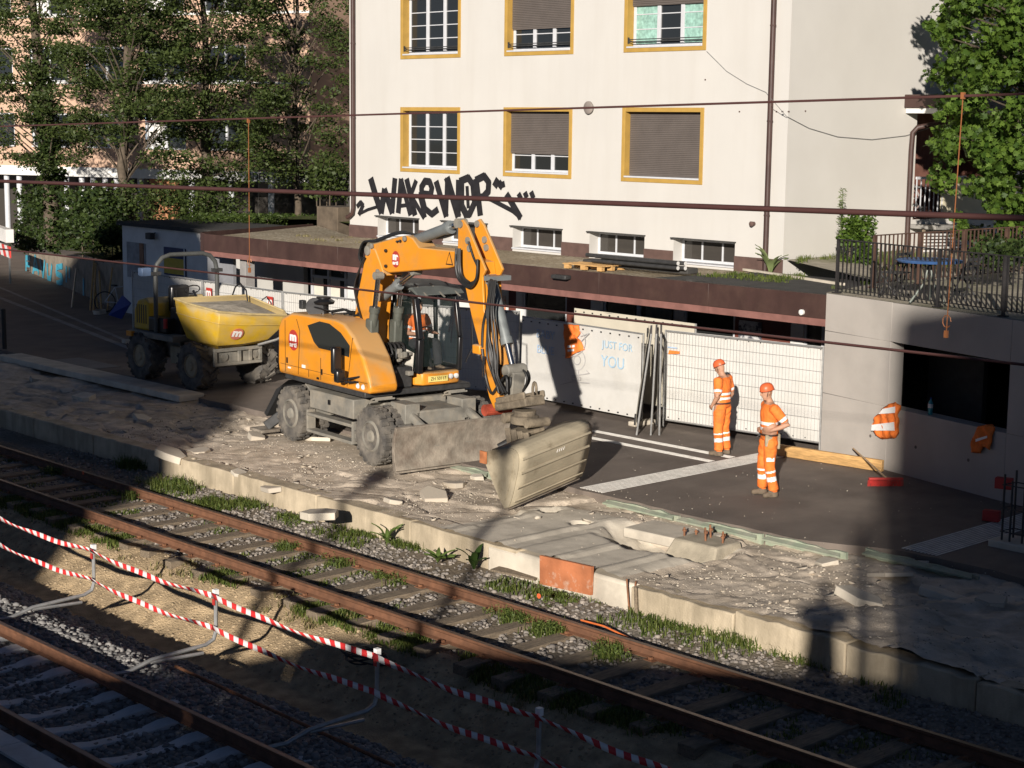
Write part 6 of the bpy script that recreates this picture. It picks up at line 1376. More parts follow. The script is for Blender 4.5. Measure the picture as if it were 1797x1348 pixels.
# skip
rim = [(.05,-.97,2.04),(.75,-.99,1.97),(1.88,-.97,1.89),(2.02,-.2,1.8),(2.02,.75,1.72),(1.6,.98,1.76),(.1,.97,2.0)]
mid = [(.12,-.97,1.72),(.78,-1.0,1.68),(1.86,-.97,1.62),(1.98,-.2,1.55),(1.98,.72,1.5),(1.58,.96,1.52),(.12,.96,1.7)]
bt1 = [(.3,-.82,1.15),(.75,-.84,1.1),(1.5,-.78,1.08),(1.68,-.2,1.1),(1.66,.5,1.15),(1.4,.75,1.15),(.3,.8,1.15)]
bt = [(.5,-.6,.98),(.8,-.62,.96),(1.2,-.55,.95),(1.3,-.15,.96),(1.28,.35,1.0),(1.2,.55,1.0),(.5,.6,1.0)]
k = len(rim); p = MB(); V_ = rim+mid+bt1+bt; F_l = []
for r_ in range(3):
    for i in range(k): F_l.append((r_*k+i, r_*k+(i+1)%k, (r_+1)*k+(i+1)%k, (r_+1)*k+i))
F_l.append(tuple(range(3*k, 4*k))); p.add(V_, F_l); sk = p.build('skip', M_yel, du, bevel=.02); sdm = sk.modifiers.new('t','SOLIDIFY'); sdm.thickness = .03; sdm.offset = -1
p = MB(); cx_ = sum(v[0] for v in rim)/k; cy_ = sum(v[1] for v in rim)/k; inn = [((v[0]-cx_)*.93+cx_, (v[1]-cy_)*.93+cy_, v[2]-.1) for v in rim]; p.add(inn+[(cx_,cy_,1.92)], [(i,(i+1)%k,k) for i in range(k)]); p.build('load', mat('dusty load', (.36,.32,.26), .95, var=.3, scale=6, bump=.8, bscale=20), du)
p = MB(); p.tube([Vector(v)+Vector((0,0,.0)) for v in rim]+[rim[0]], .028, 8); p.build('skip_rim', mat('dusty rim', (.45,.35,.17), .7, var=.2), sk)
p = MB(); p.tube([Vector(v) for v in mid]+[mid[0]], .012, 6); p.build('skip_crease', M_yel, sk)
for y in (-.45,.45): p = MB(); p.bar((.9,y,.97),(.95,y,.75),.1,.3); p.build('skip_pivot', M_dust, du)
fA, fB, fC = Vector(mid[2]), Vector(mid[3]), Vector(bt1[3]); ax_ = (fB-fA).normalized(); nn = ax_.cross(Vector(bt1[2])-fA).normalized(); nn = nn if nn.x > 0 else -nn; ay_ = nn.cross(ax_).normalized()
oc = fA.lerp(fB,.62).lerp(Vector(bt1[2]).lerp(fC,.62), .42)+nn*.03
p = MB(); p.prism([(.15*cos(2*pi*q/28), .17*sin(2*pi*q/28)) for q in range(28)], oc, ax_, ay_, 0, .006); e = p.build('emblem', mat('faded emblem red', (.5,.16,.1), .7, var=.15), sk)
text_mesh('emblem_letter', 'm', .3, M_emw, e, oc+ax_.cross(ay_)*.01+ay_*.03, ax_, ay_, .004, bold=.014)
# ================================================================== people
M_skin = mat('skin', (.43,.235,.15), .6, var=.08, scale=20, bump=.05)
M_helm = mat('orange helmet', (.62,.12,.04), .4, var=.05, bump=0)
M_boot = mat('work boot', (.13,.1,.07), .85, var=.25, scale=15, bump=.2)
M_tan = mat('tan work pocket', (.34,.29,.2), .9, var=.15, scale=15, bump=.2)
M_belt = mat('belt leather', (.06,.03,.02), .6)
M_hair = mat('dark hair', (.02,.015,.012), .7)
def person(name, label, loc, rz, J, mats, zones, voxel=.0105, helmet=True, extras=None):
    """J: joints in the person's frame (x ahead, y to the left). mats/zones: material per bone and distance along it"""
    T = thing(name, label, 'person', loc, rz=rz); J = {k: Vector(v) for k, v in J.items()}
    p = MB(); bones = []
    def rings(L, n=18):
        vs = []; fs = []
        for (c, lat, fr, rx, ry) in L:
            for k in range(n): a = 2*pi*k/n; vs.append(Vector(c)+Vector(lat)*(ry*cos(a))+Vector(fr)*(rx*sin(a)))
        for i in range(len(L)-1):
            for k in range(n): fs.append((i*n+k, i*n+(k+1)%n, (i+1)*n+(k+1)%n, (i+1)*n+k))
        fs += [tuple(reversed(range(n))), tuple(range((len(L)-1)*n, len(L)*n))]; p.add(vs, fs)
    lat = (J['shL']-J['shR']).normalized(); hl = (J['hipL']-J['hipR']).normalized(); sp_ = (J['neck']-J['pelvis']).normalized(); fr = lat.cross(sp_).normalized(); hfr = hl.cross(sp_).normalized()
    pe, nk = J['pelvis'], J['neck']; S = lambda t: pe.lerp(nk, t)
    rings([(S(-.16),hl,hfr,.08,.12),(S(-.1),hl,hfr,.132,.185),(S(.02),hl,hfr,.145,.2),(S(.16),hl,hfr,.142,.192),(S(.34),hl,hfr,.142,.19),(S(.52),lat,fr,.146,.196),(S(.7),lat,fr,.148,.205),(S(.84),lat,fr,.13,.205),(S(.93),lat,fr,.09,.165),(S(1.0),lat,fr,.065,.09)])
    hd = J['head']; up = (hd-nk).normalized(); hf = Vector(J['look']).normalized(); hf = (hf-up*hf.dot(up)).normalized() if abs(hf.dot(up)) > .3 else hf; hu = Vector(J.get('hup', up)).normalized(); hu = (hu-hf*hu.dot(hf)).normalized(); hlat = hu.cross(hf)
    p.tube([nk-up*.06, nk+up*.03, hd-up*.04], [.07,.058,.06], 14)
    HR = [(-.125,.035,.03,.045),(-.105,.06,.048,.03),(-.07,.082,.06,.014),(-.02,.094,.07,.004),(.03,.1,.076,-.002),(.075,.094,.073,-.008),(.105,.07,.056,-.012),(.122,.03,.025,-.012)]
    rings([(hd+hu*z+hf*o, hlat, hf, rx, ry) for z, rx, ry, o in HR], 16)
    p.tube([hd+hu*.03+hf*.093, hd+hu*-.0+hf*.106, hd-hu*.022+hf*.112, hd-hu*.03+hf*.09], [.011,.014,.019,.012], 8)
    p.tube([hd-hu*.062+hf*.075-hlat*.022, hd-hu*.06+hf*.088, hd-hu*.062+hf*.075+hlat*.022], .012, 8)
    for s_ in (-1, 1): p.tube([hd+hlat*s_*.07+hu*.025-hf*.01, hd+hlat*s_*.085-hu*.005-hf*.012, hd+hlat*s_*.07-hu*.035-hf*.005], [.014,.02,.012], 8)
    for s_ in (-1, 1): p.tube([hd+hlat*s_*.05+hu*.035+hf*.075, hd+hlat*s_*.02+hu*.037+hf*.091], .011, 6)
    bones += [('neck', nk, hd-up*.06), ('head', hd-hu*.1, hd+hu*.1), ('torso', S(-.12), S(.95))]
    for sd in 'LR':
        sh, el, wr, hn = J['sh'+sd], J['el'+sd], J['wr'+sd], J['ha'+sd]
        p.tube([sh+(S(.86)-sh)*.45, sh, sh.lerp(el,.3), sh.lerp(el,.62), el.lerp(sh,.12)], [.08,.09,.085,.08,.056], 14)
        p.tube([el.lerp(sh,.3), el, el.lerp(wr,.3), el.lerp(wr,.75), wr], [.05,.047,.045,.034,.028], 12)
        d = (hn-wr).normalized(); pn = Vector(J.get('palm'+sd, (0,0,1))).normalized(); pn = (pn-d*pn.dot(d)).normalized(); sdv = d.cross(pn)
        rings([(wr, sdv, pn, .024,.03),(wr+d*.03, sdv, pn, .021,.038),(wr+d*.075, sdv, pn, .019,.043),(wr+d*.1, sdv, pn, .014,.04)], 12)
        for k, (o, L) in enumerate(((-.033,.066),(-.011,.078),(.012,.074),(.033,.058))):
            q = wr+d*.09+sdv*o; p.tube([q, q+d*L*.45+pn*.006, q+d*L*.78+pn*.022, q+d*L*.95+pn*.04], [.0105,.0105,.0095,.008], 8)
        q = wr+d*.035-sdv*.03; p.tube([q, q-sdv*.026+d*.028+pn*.01, q-sdv*.03+d*.06+pn*.018], [.014,.012,.009], 8)
        bones += [('uparm'+sd, sh, el), ('forearm'+sd, el, wr), ('hand'+sd, wr, wr+d*.17)]
        hp, kn, an, to = J['hip'+sd], J['kn'+sd], J['an'+sd], J['toe'+sd]
        p.tube([hp.lerp(kn,-.12), hp, hp.lerp(kn,.3), hp.lerp(kn,.7), kn], [.095,.118,.115,.1,.088], 16)
        p.tube([kn.lerp(hp,.1), kn, kn.lerp(an,.3), kn.lerp(an,.7), kn.lerp(an,.97)], [.086,.086,.09,.085,.084], 16)
        f = (to-an); f.z = 0; f.normalize(); ft = Vector((-f.y,f.x,0)); g = Vector((an.x,an.y,to.z))
        rings([(an+Z_*.03, ft, f, .05,.047),(g-f*.01+Z_*.06, ft, f, .075,.047),(g+f*.0+Z_*.03, ft, f, .09,.048),(g+f*.01, ft, f, .09,.047)], 12)
        p.tube([g+f*.02+Z_*.045, g+f*.1+Z_*.042, g+f*.16+Z_*.036, g+f*.19+Z_*.032], [.048,.05,.046,.03], 12)
        bones += [('thigh'+sd, hp, kn), ('shin'+sd, kn, an), ('foot'+sd, an-Z_*.03, g+f*.17)]
    me = bpy.data.meshes.new('tmp'); me.from_pydata(p.v, [], p.f)
    bm = bmesh.new(); bm.from_mesh(me); bmesh.ops.recalc_face_normals(bm, faces=bm.faces); bm.to_mesh(me); bm.free()
    o = bpy.data.objects.new('tmp', me); COL.objects.link(o); md = o.modifiers.new('r','REMESH'); md.mode = 'VOXEL'; md.voxel_size = voxel
    dg = bpy.context.evaluated_depsgraph_get(); me2 = bpy.data.meshes.new_from_object(o.evaluated_get(dg)); bpy.data.objects.remove(o)
    nV = len(me2.vertices); V = np.zeros(nV*3); me2.vertices.foreach_get('co', V); V = V.reshape(-1,3)
    E = np.zeros(len(me2.edges)*2, int); me2.edges.foreach_get('vertices', E); E = E.reshape(-1,2)
    deg = np.bincount(E.ravel(), minlength=nV)[:,None]
    for it in range(3):
        A = np.zeros_like(V); np.add.at(A, E[:,0], V[E[:,1]]); np.add.at(A, E[:,1], V[E[:,0]]); V = V*.5+.5*A/np.maximum(deg,1)
    def near(Q):
        best = np.full(len(Q), 9.); bi = np.zeros(len(Q), int); bt = np.zeros(len(Q))
        for i, (nm, a, c) in enumerate(bones):
            a, c = np.array(a), np.array(c); d = c-a; t = np.clip(((Q-a)@d)/(d@d), 0, 1); ds = np.linalg.norm(Q-(a+t[:,None]*d), axis=1)
            w_ = {'torso': .09, 'head': .03}.get(nm, 0.03 if nm.startswith('thigh') else 0); ds = ds-w_; m = ds < best; best[m] = ds[m]; bi[m] = i; bt[m] = t[m]
        return bi, bt
    bi, bt = near(V); names = [b[0].rstrip('LR') for b in bones]
    cl = np.array([names[i] in ('torso','uparm','thigh','shin') for i in bi]); N = np.zeros(nV*3); me2.vertices.foreach_get('normal', N); N = N.reshape(-1,3)
    nz = noise2(V[:,0]*7+V[:,1]*5, V[:,2]*6, 5, 3, 1.); fold = .009*nz+.006*np.sin(V[:,2]*38+nz*5+V[:,1]*22)*(noise2(V[:,1]*4, V[:,2]*3, 9, 2, 1.) > 0)
    V = V + N*(fold*cl)[:,None]; me2.vertices.foreach_set('co', V.ravel())
    ctr = np.zeros(len(me2.polygons)*3); me2.polygons.foreach_get('center', ctr); ctr = ctr.reshape(-1,3); bi, bt = near(ctr)
    keys = list(mats.keys()); mi = np.zeros(len(ctr), int)
    for i, b in enumerate(bones):
        nm = names[i]; m = bi == i
        for (z, a, c, k) in zones:
            if z == nm: mi[m & (bt >= a) & (bt < c)] = keys.index(k)
    me2.materials.clear()
    for k in keys: me2.materials.append(mats[k])
    me2.polygons.foreach_set('material_index', mi.astype(np.int32)); me2.polygons.foreach_set('use_smooth', [True]*len(mi)); me2.update(); me2.name = 'body'
    bo = bpy.data.objects.new('body', me2); COL.objects.link(bo); bo.parent = T
    for s_ in (-1, 1):
        e = MB(); e.lathe([(-.006,.004),(0,.009),(.006,.004)], hd+hlat*s_*.033+hu*.014+hf*.09, hf, 8); e.build('eye', M_hair, T)
    if helmet:
        h = MB(); prof = []
        R = Matrix((hf, hlat, hu)).transposed()
        n = 24; vs = []; fs = []; lv = [(0.,1.0,1.),(.03,1.0,1.),(.06,.95,.96),(.09,.82,.84),(.115,.58,.6),(.128,.25,.25)]
        for (z, a, b_) in lv:
            for k in range(n): t = 2*pi*k/n; vs.append(hd+hu*(.035+z)+hf*(.122*a*cos(t)-.008)+hlat*(.1*b_*sin(t)))
        for i in range(len(lv)-1):
            for k in range(n): fs.append((i*n+k,i*n+(k+1)%n,(i+1)*n+(k+1)%n,(i+1)*n+k))
        fs.append(tuple(range((len(lv)-1)*n, len(lv)*n))); fs.append(tuple(reversed(range(n)))); h.add(vs, fs); ho = h.build('helmet', M_helm, T, smooth=60)
        h = MB(); h.tube([hd+hu*.034+hf*(.124*cos(2*pi*k/n)-.008)+hlat*(.102*sin(2*pi*k/n)) for k in range(n+1)], .006, 6); h.build('helmet_rim', mat('dark helmet rim', (.25,.05,.02), .5), ho)
        h = MB()
        for t in (-.5,.5): h.bar(hd+hu*.155+hf*.03+hlat*t*.06, hd+hu*.15-hf*.06+hlat*t*.06, .012, .006, up=hu)
        h.tube([hd+hu*.035+hlat*.09, hd-hu*.06+hlat*.06+hf*.03, hd-hu*.125+hf*.04, hd-hu*.06-hlat*.06+hf*.03, hd+hu*.035-hlat*.09], .006, 6); h.build('chin_strap', M_hair, ho)
    else:
        h = MB(); n = 20; vs = []; fs = []; lv = [(-.03,.95,1.04),(.03,1.04,1.07),(.08,.98,1.02),(.115,.72,.75),(.13,.3,.3)]
        for (z, a, b_) in lv:
            for k in range(n): t = 2*pi*k/n; vs.append(hd+hu*z+hf*(.098*a*cos(t)*(.55 if cos(t) > 0 and z < .05 else 1)-.018)+hlat*(.078*b_*sin(t)))
        for i in range(len(lv)-1):
            for k in range(n): fs.append((i*n+k,i*n+(k+1)%n,(i+1)*n+(k+1)%n,(i+1)*n+k))
        fs.append(tuple(range((len(lv)-1)*n, len(lv)*n))); h.add(vs, fs); h.build('hair', M_hair, T, smooth=60)
    h = MB(); c = S(.04); h.tube([c+hfr*(.142*cos(2*pi*k/20))+hl*(.197*sin(2*pi*k/20)) for k in range(21)], .018, 6); h.build('belt', M_belt, T, smooth=60)
    if extras: extras(T, J, S, hl, hfr)
    return T
MW = {'cloth': M_hivis, 'refl': M_refl, 'skin': M_skin, 'boot': M_boot, 'tan': M_tan}
ZW = [('torso',0,1,'cloth'),('torso',.27,.345,'refl'),('torso',.43,.505,'refl'),('torso',.992,1.01,'skin'),('neck',0,1.01,'skin'),('head',0,1,'skin'),('uparm',0,.8,'cloth'),('uparm',.58,.74,'refl'),('uparm',.8,1.01,'skin'),('forearm',0,1.01,'skin'),('hand',0,1.01,'skin'),
      ('thigh',0,1.01,'cloth'),('shin',0,1.01,'cloth'),('shin',.08,.26,'refl'),('shin',.42,.6,'refl'),('foot',0,1.01,'boot')]
def stand(h=1.0, **kw):
    J = dict(pelvis=(0,0,.97), neck=(.01,0,1.5), head=(.05,0,1.645), look=(1,0,-.25), shL=(0,.195,1.42), shR=(0,-.195,1.42), elL=(-.03,.25,1.13), elR=(-.03,-.25,1.13), wrL=(.06,.24,.88), wrR=(.06,-.24,.88), haL=(.09,.23,.78), haR=(.09,-.23,.78),
             palmL=(0,-1,0), palmR=(0,1,0), hipL=(0,.095,.9), hipR=(0,-.095,.9), knL=(.02,.11,.5), knR=(.02,-.11,.5), anL=(-.02,.13,.1), anR=(-.02,-.13,.1), toeL=(.15,.16,0), toeR=(.15,-.16,0))
    J.update(kw); return {k: (tuple(c*h for c in v) if k not in ('look','hup') and not k.startswith('palm') else v) for k, v in J.items()}
w1 = gz(1265,799); 
person('person', 'worker in orange hi-vis and helmet standing with his back to us before the fence', (w1.x,w1.y,.012), radians(192), stand(1.0, look=(.9,-.05,-.45), head=(.075,0,1.635), hup=(.45,0,.9),
    elL=(-.04,.28,1.14), wrL=(.1,.24,.93), haL=(.17,.16,.88), palmL=(-.2,-.9,.2), elR=(-.05,-.27,1.13), wrR=(.08,-.24,.93), haR=(.15,-.17,.88), anR=(-.05,-.12,.1), knR=(.0,-.11,.5), toeR=(.12,-.15,0)), MW, ZW)
w2 = gz(1346,871)
def pockets(T, J, S, hl, hfr):
    p = MB(); p.box(S(-.12)+hl*.16+hfr*.06, (.13,.06,.2)); p.build('holster_pocket', M_tan, T, bevel=.02)
    p = MB(); p.box(S(-.16)+hl*.1-hfr*.12, (.05,.13,.26)); p.build('tool_pouch', M_tan, T, bevel=.02)
    p = MB(); p.box(Vector(J['hipL']).lerp(Vector(J['knL']),.72)+Vector((.02,.09,0)), (.14,.02,.07)); p.build('thigh_band', M_refl, T, bevel=.01)
    p = MB(); p.tube([S(.02)+hfr*.15, S(-.05)+hfr*.22, S(-.12)+hfr*.21], .012, 6); p.build('tool_loop', M_dark, T)
person('person', 'worker in orange hi-vis and helmet standing with arms folded at his belt on the asphalt', (w2.x,w2.y,.012), radians(-122), stand(1.06, look=(.95,0,-.2), head=(.06,0,1.645), hup=(.22,0,.97),
    elL=(-.2,.27,1.17), wrL=(.04,.19,1.07), haL=(.13,.09,1.05), palmL=(-.3,-.9,.1), elR=(-.12,-.29,1.16), wrR=(.08,-.2,1.04), haR=(.17,-.1,1.03), palmR=(-.3,.9,.1), anL=(-.06,.12,.1), toeL=(.11,.13,0), anR=(.03,-.14,.1), knR=(.05,-.12,.5), toeR=(.21,-.16,0)), MW, ZW, extras=pockets)
# driver in the cab, seated
dpos = EO+Ef*(.36)+El*.5+Z_*1.02
person('person', 'driver in orange hi-vis shirt seated inside the excavator cab', tuple(dpos), EH, dict(pelvis=(0,0,1.02), neck=(.02,0,1.56), head=(.06,0,1.71), look=(1,.1,-.2), hup=(.1,0,1), shL=(0,.185,1.47), shR=(0,-.185,1.47), elL=(.1,.27,1.2), elR=(.1,-.27,1.2), wrL=(.33,.2,1.2), wrR=(.33,-.2,1.2), haL=(.43,.18,1.22), haR=(.43,-.18,1.22),
    palmL=(0,-.3,-1), palmR=(0,.3,-1), hipL=(.02,.1,.97), hipR=(.02,-.1,.97), knL=(.47,.14,1.03), knR=(.47,-.14,1.03), anL=(.55,.14,.62), anR=(.55,-.14,.62), toeL=(.72,.15,.53), toeR=(.72,-.15,.53)), {**MW, 'dark': mat('dark trousers', (.03,.03,.035), .9)}, [z for z in ZW if z[0] not in ('thigh','shin')]+[('thigh',0,1.01,'dark'),('shin',0,1.01,'dark')], helmet=False)
# ================================================================== vegetation
def leaf_cloud(name, centers, radii, per, size, m, parent=None, seed=1, aspect=.45, droop=.3, shape=None, kind=None):
    """many small leaf faces spread through flattened clumps"""
    r = np.random.RandomState(seed); C = np.repeat(np.asarray(centers, float), per, 0); Rr = np.repeat(np.asarray(radii, float), per, 0); n = len(C)
    d = r.normal(size=(n,3)); d /= np.linalg.norm(d, axis=1)[:,None]; d *= (r.rand(n,1)**.45); P = C+d*Rr
    a = r.normal(size=(n,3)); a[:,2] = a[:,2]*.5-droop; a /= np.linalg.norm(a, axis=1)[:,None]
    b = np.cross(a, r.normal(size=(n,3))+np.array([0,0,.6])); b /= np.linalg.norm(b, axis=1)[:,None]; s = r.uniform(size[0], size[1], n)[:,None]
    if shape is None:
        nn = np.cross(a, b)
        V = np.stack([P-a*s*.5, P+b*s*aspect*.5+nn*s*.06, P+a*s*.5, P-b*s*aspect*.5+nn*s*.06], 1).reshape(-1,3); F = np.arange(n*4).reshape(-1,4)
        return_f = F
    else:
        sh = np.asarray(shape); k = len(sh); nn = np.cross(a, b); cup = (sh[:,0]**2+sh[:,1]**2)*.25
        V = (P[:,None,:]+a[:,None,:]*sh[None,:,:1]*s[:,None]+b[:,None,:]*sh[None,:,1:2]*s[:,None]+nn[:,None,:]*cup[None,:,None]*s[:,None]).reshape(-1,3)
        tri = np.array([(0,i,i+1) for i in range(1,k-1)]); return_f = (tri[None]+k*np.arange(n)[:,None,None]).reshape(-1,3)
    o = fast(name, V, return_f, m, parent)
    if kind: o['kind'] = kind
    return o
M_bark = mat('bark', (.09,.07,.05), .95, var=.3, scale=6, bump=.6, bscale=20)
M_leafA = leafmat('dull green leaves', (.028,.047,.012), (.085,.115,.03), .32)
M_leafB = leafmat('bright maple leaves', (.035,.075,.01), (.125,.2,.03), .35)
M_leafI = leafmat('ivy leaves', (.014,.028,.008), (.052,.08,.018), .22)
M_grassB = leafmat('grass blades', (.05,.085,.015), (.17,.2,.05), .35)
M_grassD = leafmat('dry grass blades', (.16,.14,.06), (.3,.26,.12), .3)
def tree(label, px, py, D, spans, nclump, seed, per=125, size=(.1,.2), lean=0., r0=.22, clr=(.45,.85), ivy=False):
    r = random.Random(seed); base = gd(px, py, D); gzv = float(ter_h(np.array([base.x]), np.array([base.y]))[0]); base.z = gzv-.1
    t = thing('tree', label, 'tree', tuple(base), group='trees in front of the pink block')
    x0, x1, y0, y1 = spans; top = gd((x0+x1)/2, y0, D); top = Vector((top.x, top.y, top.z)); pts = [base.lerp(top, k/7)+Vector((r.uniform(-.2,.2),r.uniform(-.2,.2),0))*(k > 0) for k in range(8)]
    p = MB(); p.tube(pts, [r0*(1-.11*k) for k in range(8)], 10); tr = p.build('trunk', M_bark, t, smooth=50)
    C = []; R = []
    for i in range(nclump):
        u, v = r.random(), r.random(); x = x0+(x1-x0)*u; y = y0+(y1-y0)*v; dd = D+r.uniform(-2.4,2.0)
        if ((u-.5)*2)**2+((v-.45)*1.7)**2 > 1.15: continue
        C.append(gd(x, y, dd)); w_ = r.uniform(*clr); R.append((w_, w_, w_*r.uniform(.3,.55)))
    leaf_cloud('crown', C, R, per, size, M_leafA, t, seed=seed)
    p = MB()
    for i in range(0, len(C), 4):
        c = Vector(C[i]); f = min(.95, max(.25, (c.z-base.z)/(top.z-base.z+.01)-.22)); a = base.lerp(top, f); m_ = a.lerp(c,.5)+Vector((0,0,r.uniform(-.1,.35))); p.tube([a, m_, c], [.035,.02,.008], 5)
    o = p.build('branches', M_bark, t); o['kind'] = 'stuff'
    if ivy:
        C = [base.lerp(top, f)+Vector((r.uniform(-.3,.3),r.uniform(-.3,.3),0)) for f in [k/60*.62 for k in range(60)]]; leaf_cloud('ivy', C, [(.45,.45,.35)]*60, 110, (.1,.2), M_leafI, t, seed=seed+5, aspect=.8)
    return t
tree('ivy wrapped tree with a thick dark trunk above the graffiti wall', 93, 425, 66, (-90,205,-100,295), 235, 21, ivy=True, r0=.34)
tree('slender straight tree between the ivy wrapped tree and the white kiosk roof', 222, 390, 60, (95,345,-100,275), 195, 22, r0=.2)
tree('spreading tree with bare lower branches in front of the sign lettering', 362, 350, 62, (240,490,-100,330), 230, 23, r0=.24)
tree('thin dark tree standing close to the corner of the cream house', 520, 340, 64, (400,630,-100,320), 175, 24, per=100, r0=.15)
# bushes, hedge, ivy over the wall
def bush(name, label, C, R, per, size, m, cat, seed, asp=.7, stems=5):
    base = Vector(C[0]); zz = min(Vector(c).z-rr[2] for c, rr in zip(C, R)); t = thing(name, label, cat, (base.x,base.y,zz))
    leaf_cloud('foliage', C, R, per, size, m, t, seed=seed, aspect=asp)
    p = MB()
    for c, rr in list(zip(C, R))[:stems]: c = Vector(c); p.tube([(c.x,c.y,zz-.1), c], [.03,.012], 5)
    p.build('stems', M_bark, t); return t
r = random.Random(5)
def wdep(x_): return (gl(x_, 480, W0, Wd)-CAMP).dot(_fw)
bush('ivy_bush', 'big ivy covered bush hanging over the graffiti wall', [gd(x_, r.uniform(335,432), wdep(x_)+r.uniform(1.2,3.)) for x_ in [r.uniform(40,205) for _ in range(85)]], [(w_, w_, w_*.6) for w_ in [r.uniform(.3,.8) for _ in range(85)]], 130, (.1,.2), M_leafI, 'bush', 3)
bush('hedge', 'dark hedge between the graffiti wall and the white kiosk roof', [gd(r.uniform(190,420), r.uniform(345,415) if _%2 else r.uniform(335,385), r.uniform(58,60)) for _ in range(52)], [(.7,.7,.5)]*52, 110, (.08,.16), M_leafA, 'hedge', 4)
bush('ground_cover', 'leafy ground cover on the terrace behind the gravel roof', [gd(r.uniform(340,590), r.uniform(378,398), r.uniform(53,58)) for _ in range(50)], [(.7,.7,.1)]*50, 120, (.08,.18), leafmat('terrace grass', (.03,.055,.01), (.075,.11,.022), .3), 'ground cover', 6, asp=.3)
bush('dark_shrub', 'dark shrub in front of the shaded building beside the cream house', [gd(r.uniform(550,608), r.uniform(280,345), r.uniform(60,63)) for _ in range(18)], [(.6,.6,.4)]*18, 90, (.1,.2), M_leafA, 'shrub', 7)
# maple on the right
ML = [(0,0),(-.5,.08),(-.32,.22),(-.22,.48),(.02,.34),(.18,.56),(.24,.25),(.6,0),(.24,-.25),(.18,-.56),(.02,-.34),(-.22,-.48),(-.32,-.22),(-.5,-.08)]
t = thing('maple_tree', 'leafy bright green maple overhanging the terrace beside the porch', 'tree', (gz(1850,470,3.1).x, gz(1850,470,3.1).y, 3.1))
C = []; R = []; r = random.Random(9)
for i in range(430):
    x, y = r.uniform(1640,1950), r.uniform(-120,400)
    if x < 1690+abs(y-170)*.12-40*(y < 100): 
        if r.random() < .5: continue
    if y > 330 and x < 1700: continue
    C.append(gd(x, y, r.uniform(34,38))); R.append((.33,.33,.27))
for (x, y) in ((1632,45),(1645,60),(1660,68),(1652,52),(1672,40),(1668,190),(1650,205),(1665,235),(1690,395),(1680,380)): C.append(gd(x, y, 34.5)); R.append((.12,.12,.1))
leaf_cloud('crown', C, R, 62, (.09,.17), M_leafB, t, seed=12, shape=ML, droop=.5)
p = MB(); b0 = gz(1850,470,3.1); tp = gd(1840,-100,36); p.tube([b0, b0.lerp(tp,.4), tp], [.2,.15,.06], 10)
p.build('trunk', M_bark, t, smooth=50); p = MB()
for i in range(0, len(C), 3): c = Vector(C[i]); a = b0.lerp(tp, min(.95,max(.2,(c.z-3.1)/(tp.z-3.1)-.12))); p.tube([a, a.lerp(c,.5)+Z_*.1, c], [.035,.022,.008], 5)
o = p.build('branches', M_bark, t); o['kind'] = 'stuff'
# grass blades
M_dockw = leafmat('weed leaves', (.06,.1,.02), (.15,.19,.05), .3)
def grass(name, pos, h, m, seed, label, cat='weeds', spread=.06, per=14, wid=.008, lean=.45):
    r = np.random.RandomState(seed); P = np.repeat(np.asarray(pos, float), per, 0); n = len(P); P = P+np.stack([r.normal(0,spread,n), r.normal(0,spread,n), np.zeros(n)], -1)
    H = r.uniform(h[0], h[1], n)[:,None]; a = r.uniform(0, 2*pi, n); D = np.stack([np.cos(a), np.sin(a), np.zeros(n)], -1); S_ = np.stack([-np.sin(a), np.cos(a), np.zeros(n)], -1)*wid*r.uniform(.6,1.6,n)[:,None]; L = r.uniform(.05, lean, n)[:,None]; U = np.array([[0,0,1.]])
    p0, p1, p2 = P, P+U*H*.6+D*H*L*.35, P+U*H*(1-.35*L)+D*H*L
    V = np.stack([p0-S_, p0+S_, p1+S_*.7, p1-S_*.7, p2], 1).reshape(-1,3); b = 5*np.arange(n)[:,None]; F = np.concatenate([b+np.array([[0,1,2]]), b+np.array([[0,2,3]]), b+np.array([[3,2,4]])])
    o = fast(name, V, F, m); return tag(o, label, cat, kind='stuff')
def bedp(X, Y): X, Y = np.asarray(X), np.asarray(Y); return np.stack([X, Y, bed_h(X, Y)-.01], -1)
q = np.random.RandomState(4)
def patchy(n, x0, x1, y0, y1, seed, th=.1, f=.8):
    X, Y = q.uniform(x0,x1,n), q.uniform(y0,y1,n); k = noise2(X, Y, seed, 3, f) > th; return X[k], Y[k]
grass('wall_foot_weeds', bedp(*patchy(900,-33,-9,16.2,16.85,50,.2)), (.03,.16), M_grassB, 1, 'green weeds growing along the foot of the platform edge wall', lean=.7)
for k, (x, y, n, s_, h) in enumerate(((300,850,60,.35,.42),(235,815,40,.22,.5),(380,880,60,.3,.35),(430,880,30,.2,.3),(520,905,30,.2,.22),(640,930,24,.15,.2),(720,950,30,.2,.3),(1190,1090,60,.35,.3),(1310,1105,50,.3,.4),(1360,1110,20,.15,.45),(980,1040,40,.3,.2),(1460,1130,30,.3,.3))):
    c = gz(x, y, -.45); X = q.normal(c.x, s_, n); Y = np.clip(q.normal(c.y, s_*.5, n), 15.75, 16.78)
    grass('weed_tuft', bedp(X, Y), (h*.15, h*.62), M_grassB, 60+k, 'tall green weed tuft at the foot of the platform edge wall', per=13, lean=1.1, wid=.006, spread=.07)
    C = np.asarray(bedp(X, Y)); C[:,2] += h*.16*q.rand(len(C)); leaf_cloud('weed_leaves', C, [(.07,.07,h*.2)]*len(C), 16, (.03,.075), M_dockw, None, seed=160+k, aspect=.5, droop=0, kind='stuff'); tag(COL.objects[-1], 'small leaved weeds at the foot of the platform edge wall', 'weeds')
grass('track_weeds', bedp(*patchy(1600,-32,-8,14.15,15.5,51,.25,.9)), (.015,.09), M_grassB, 2, 'short weeds growing between the rusty rails', lean=.8)
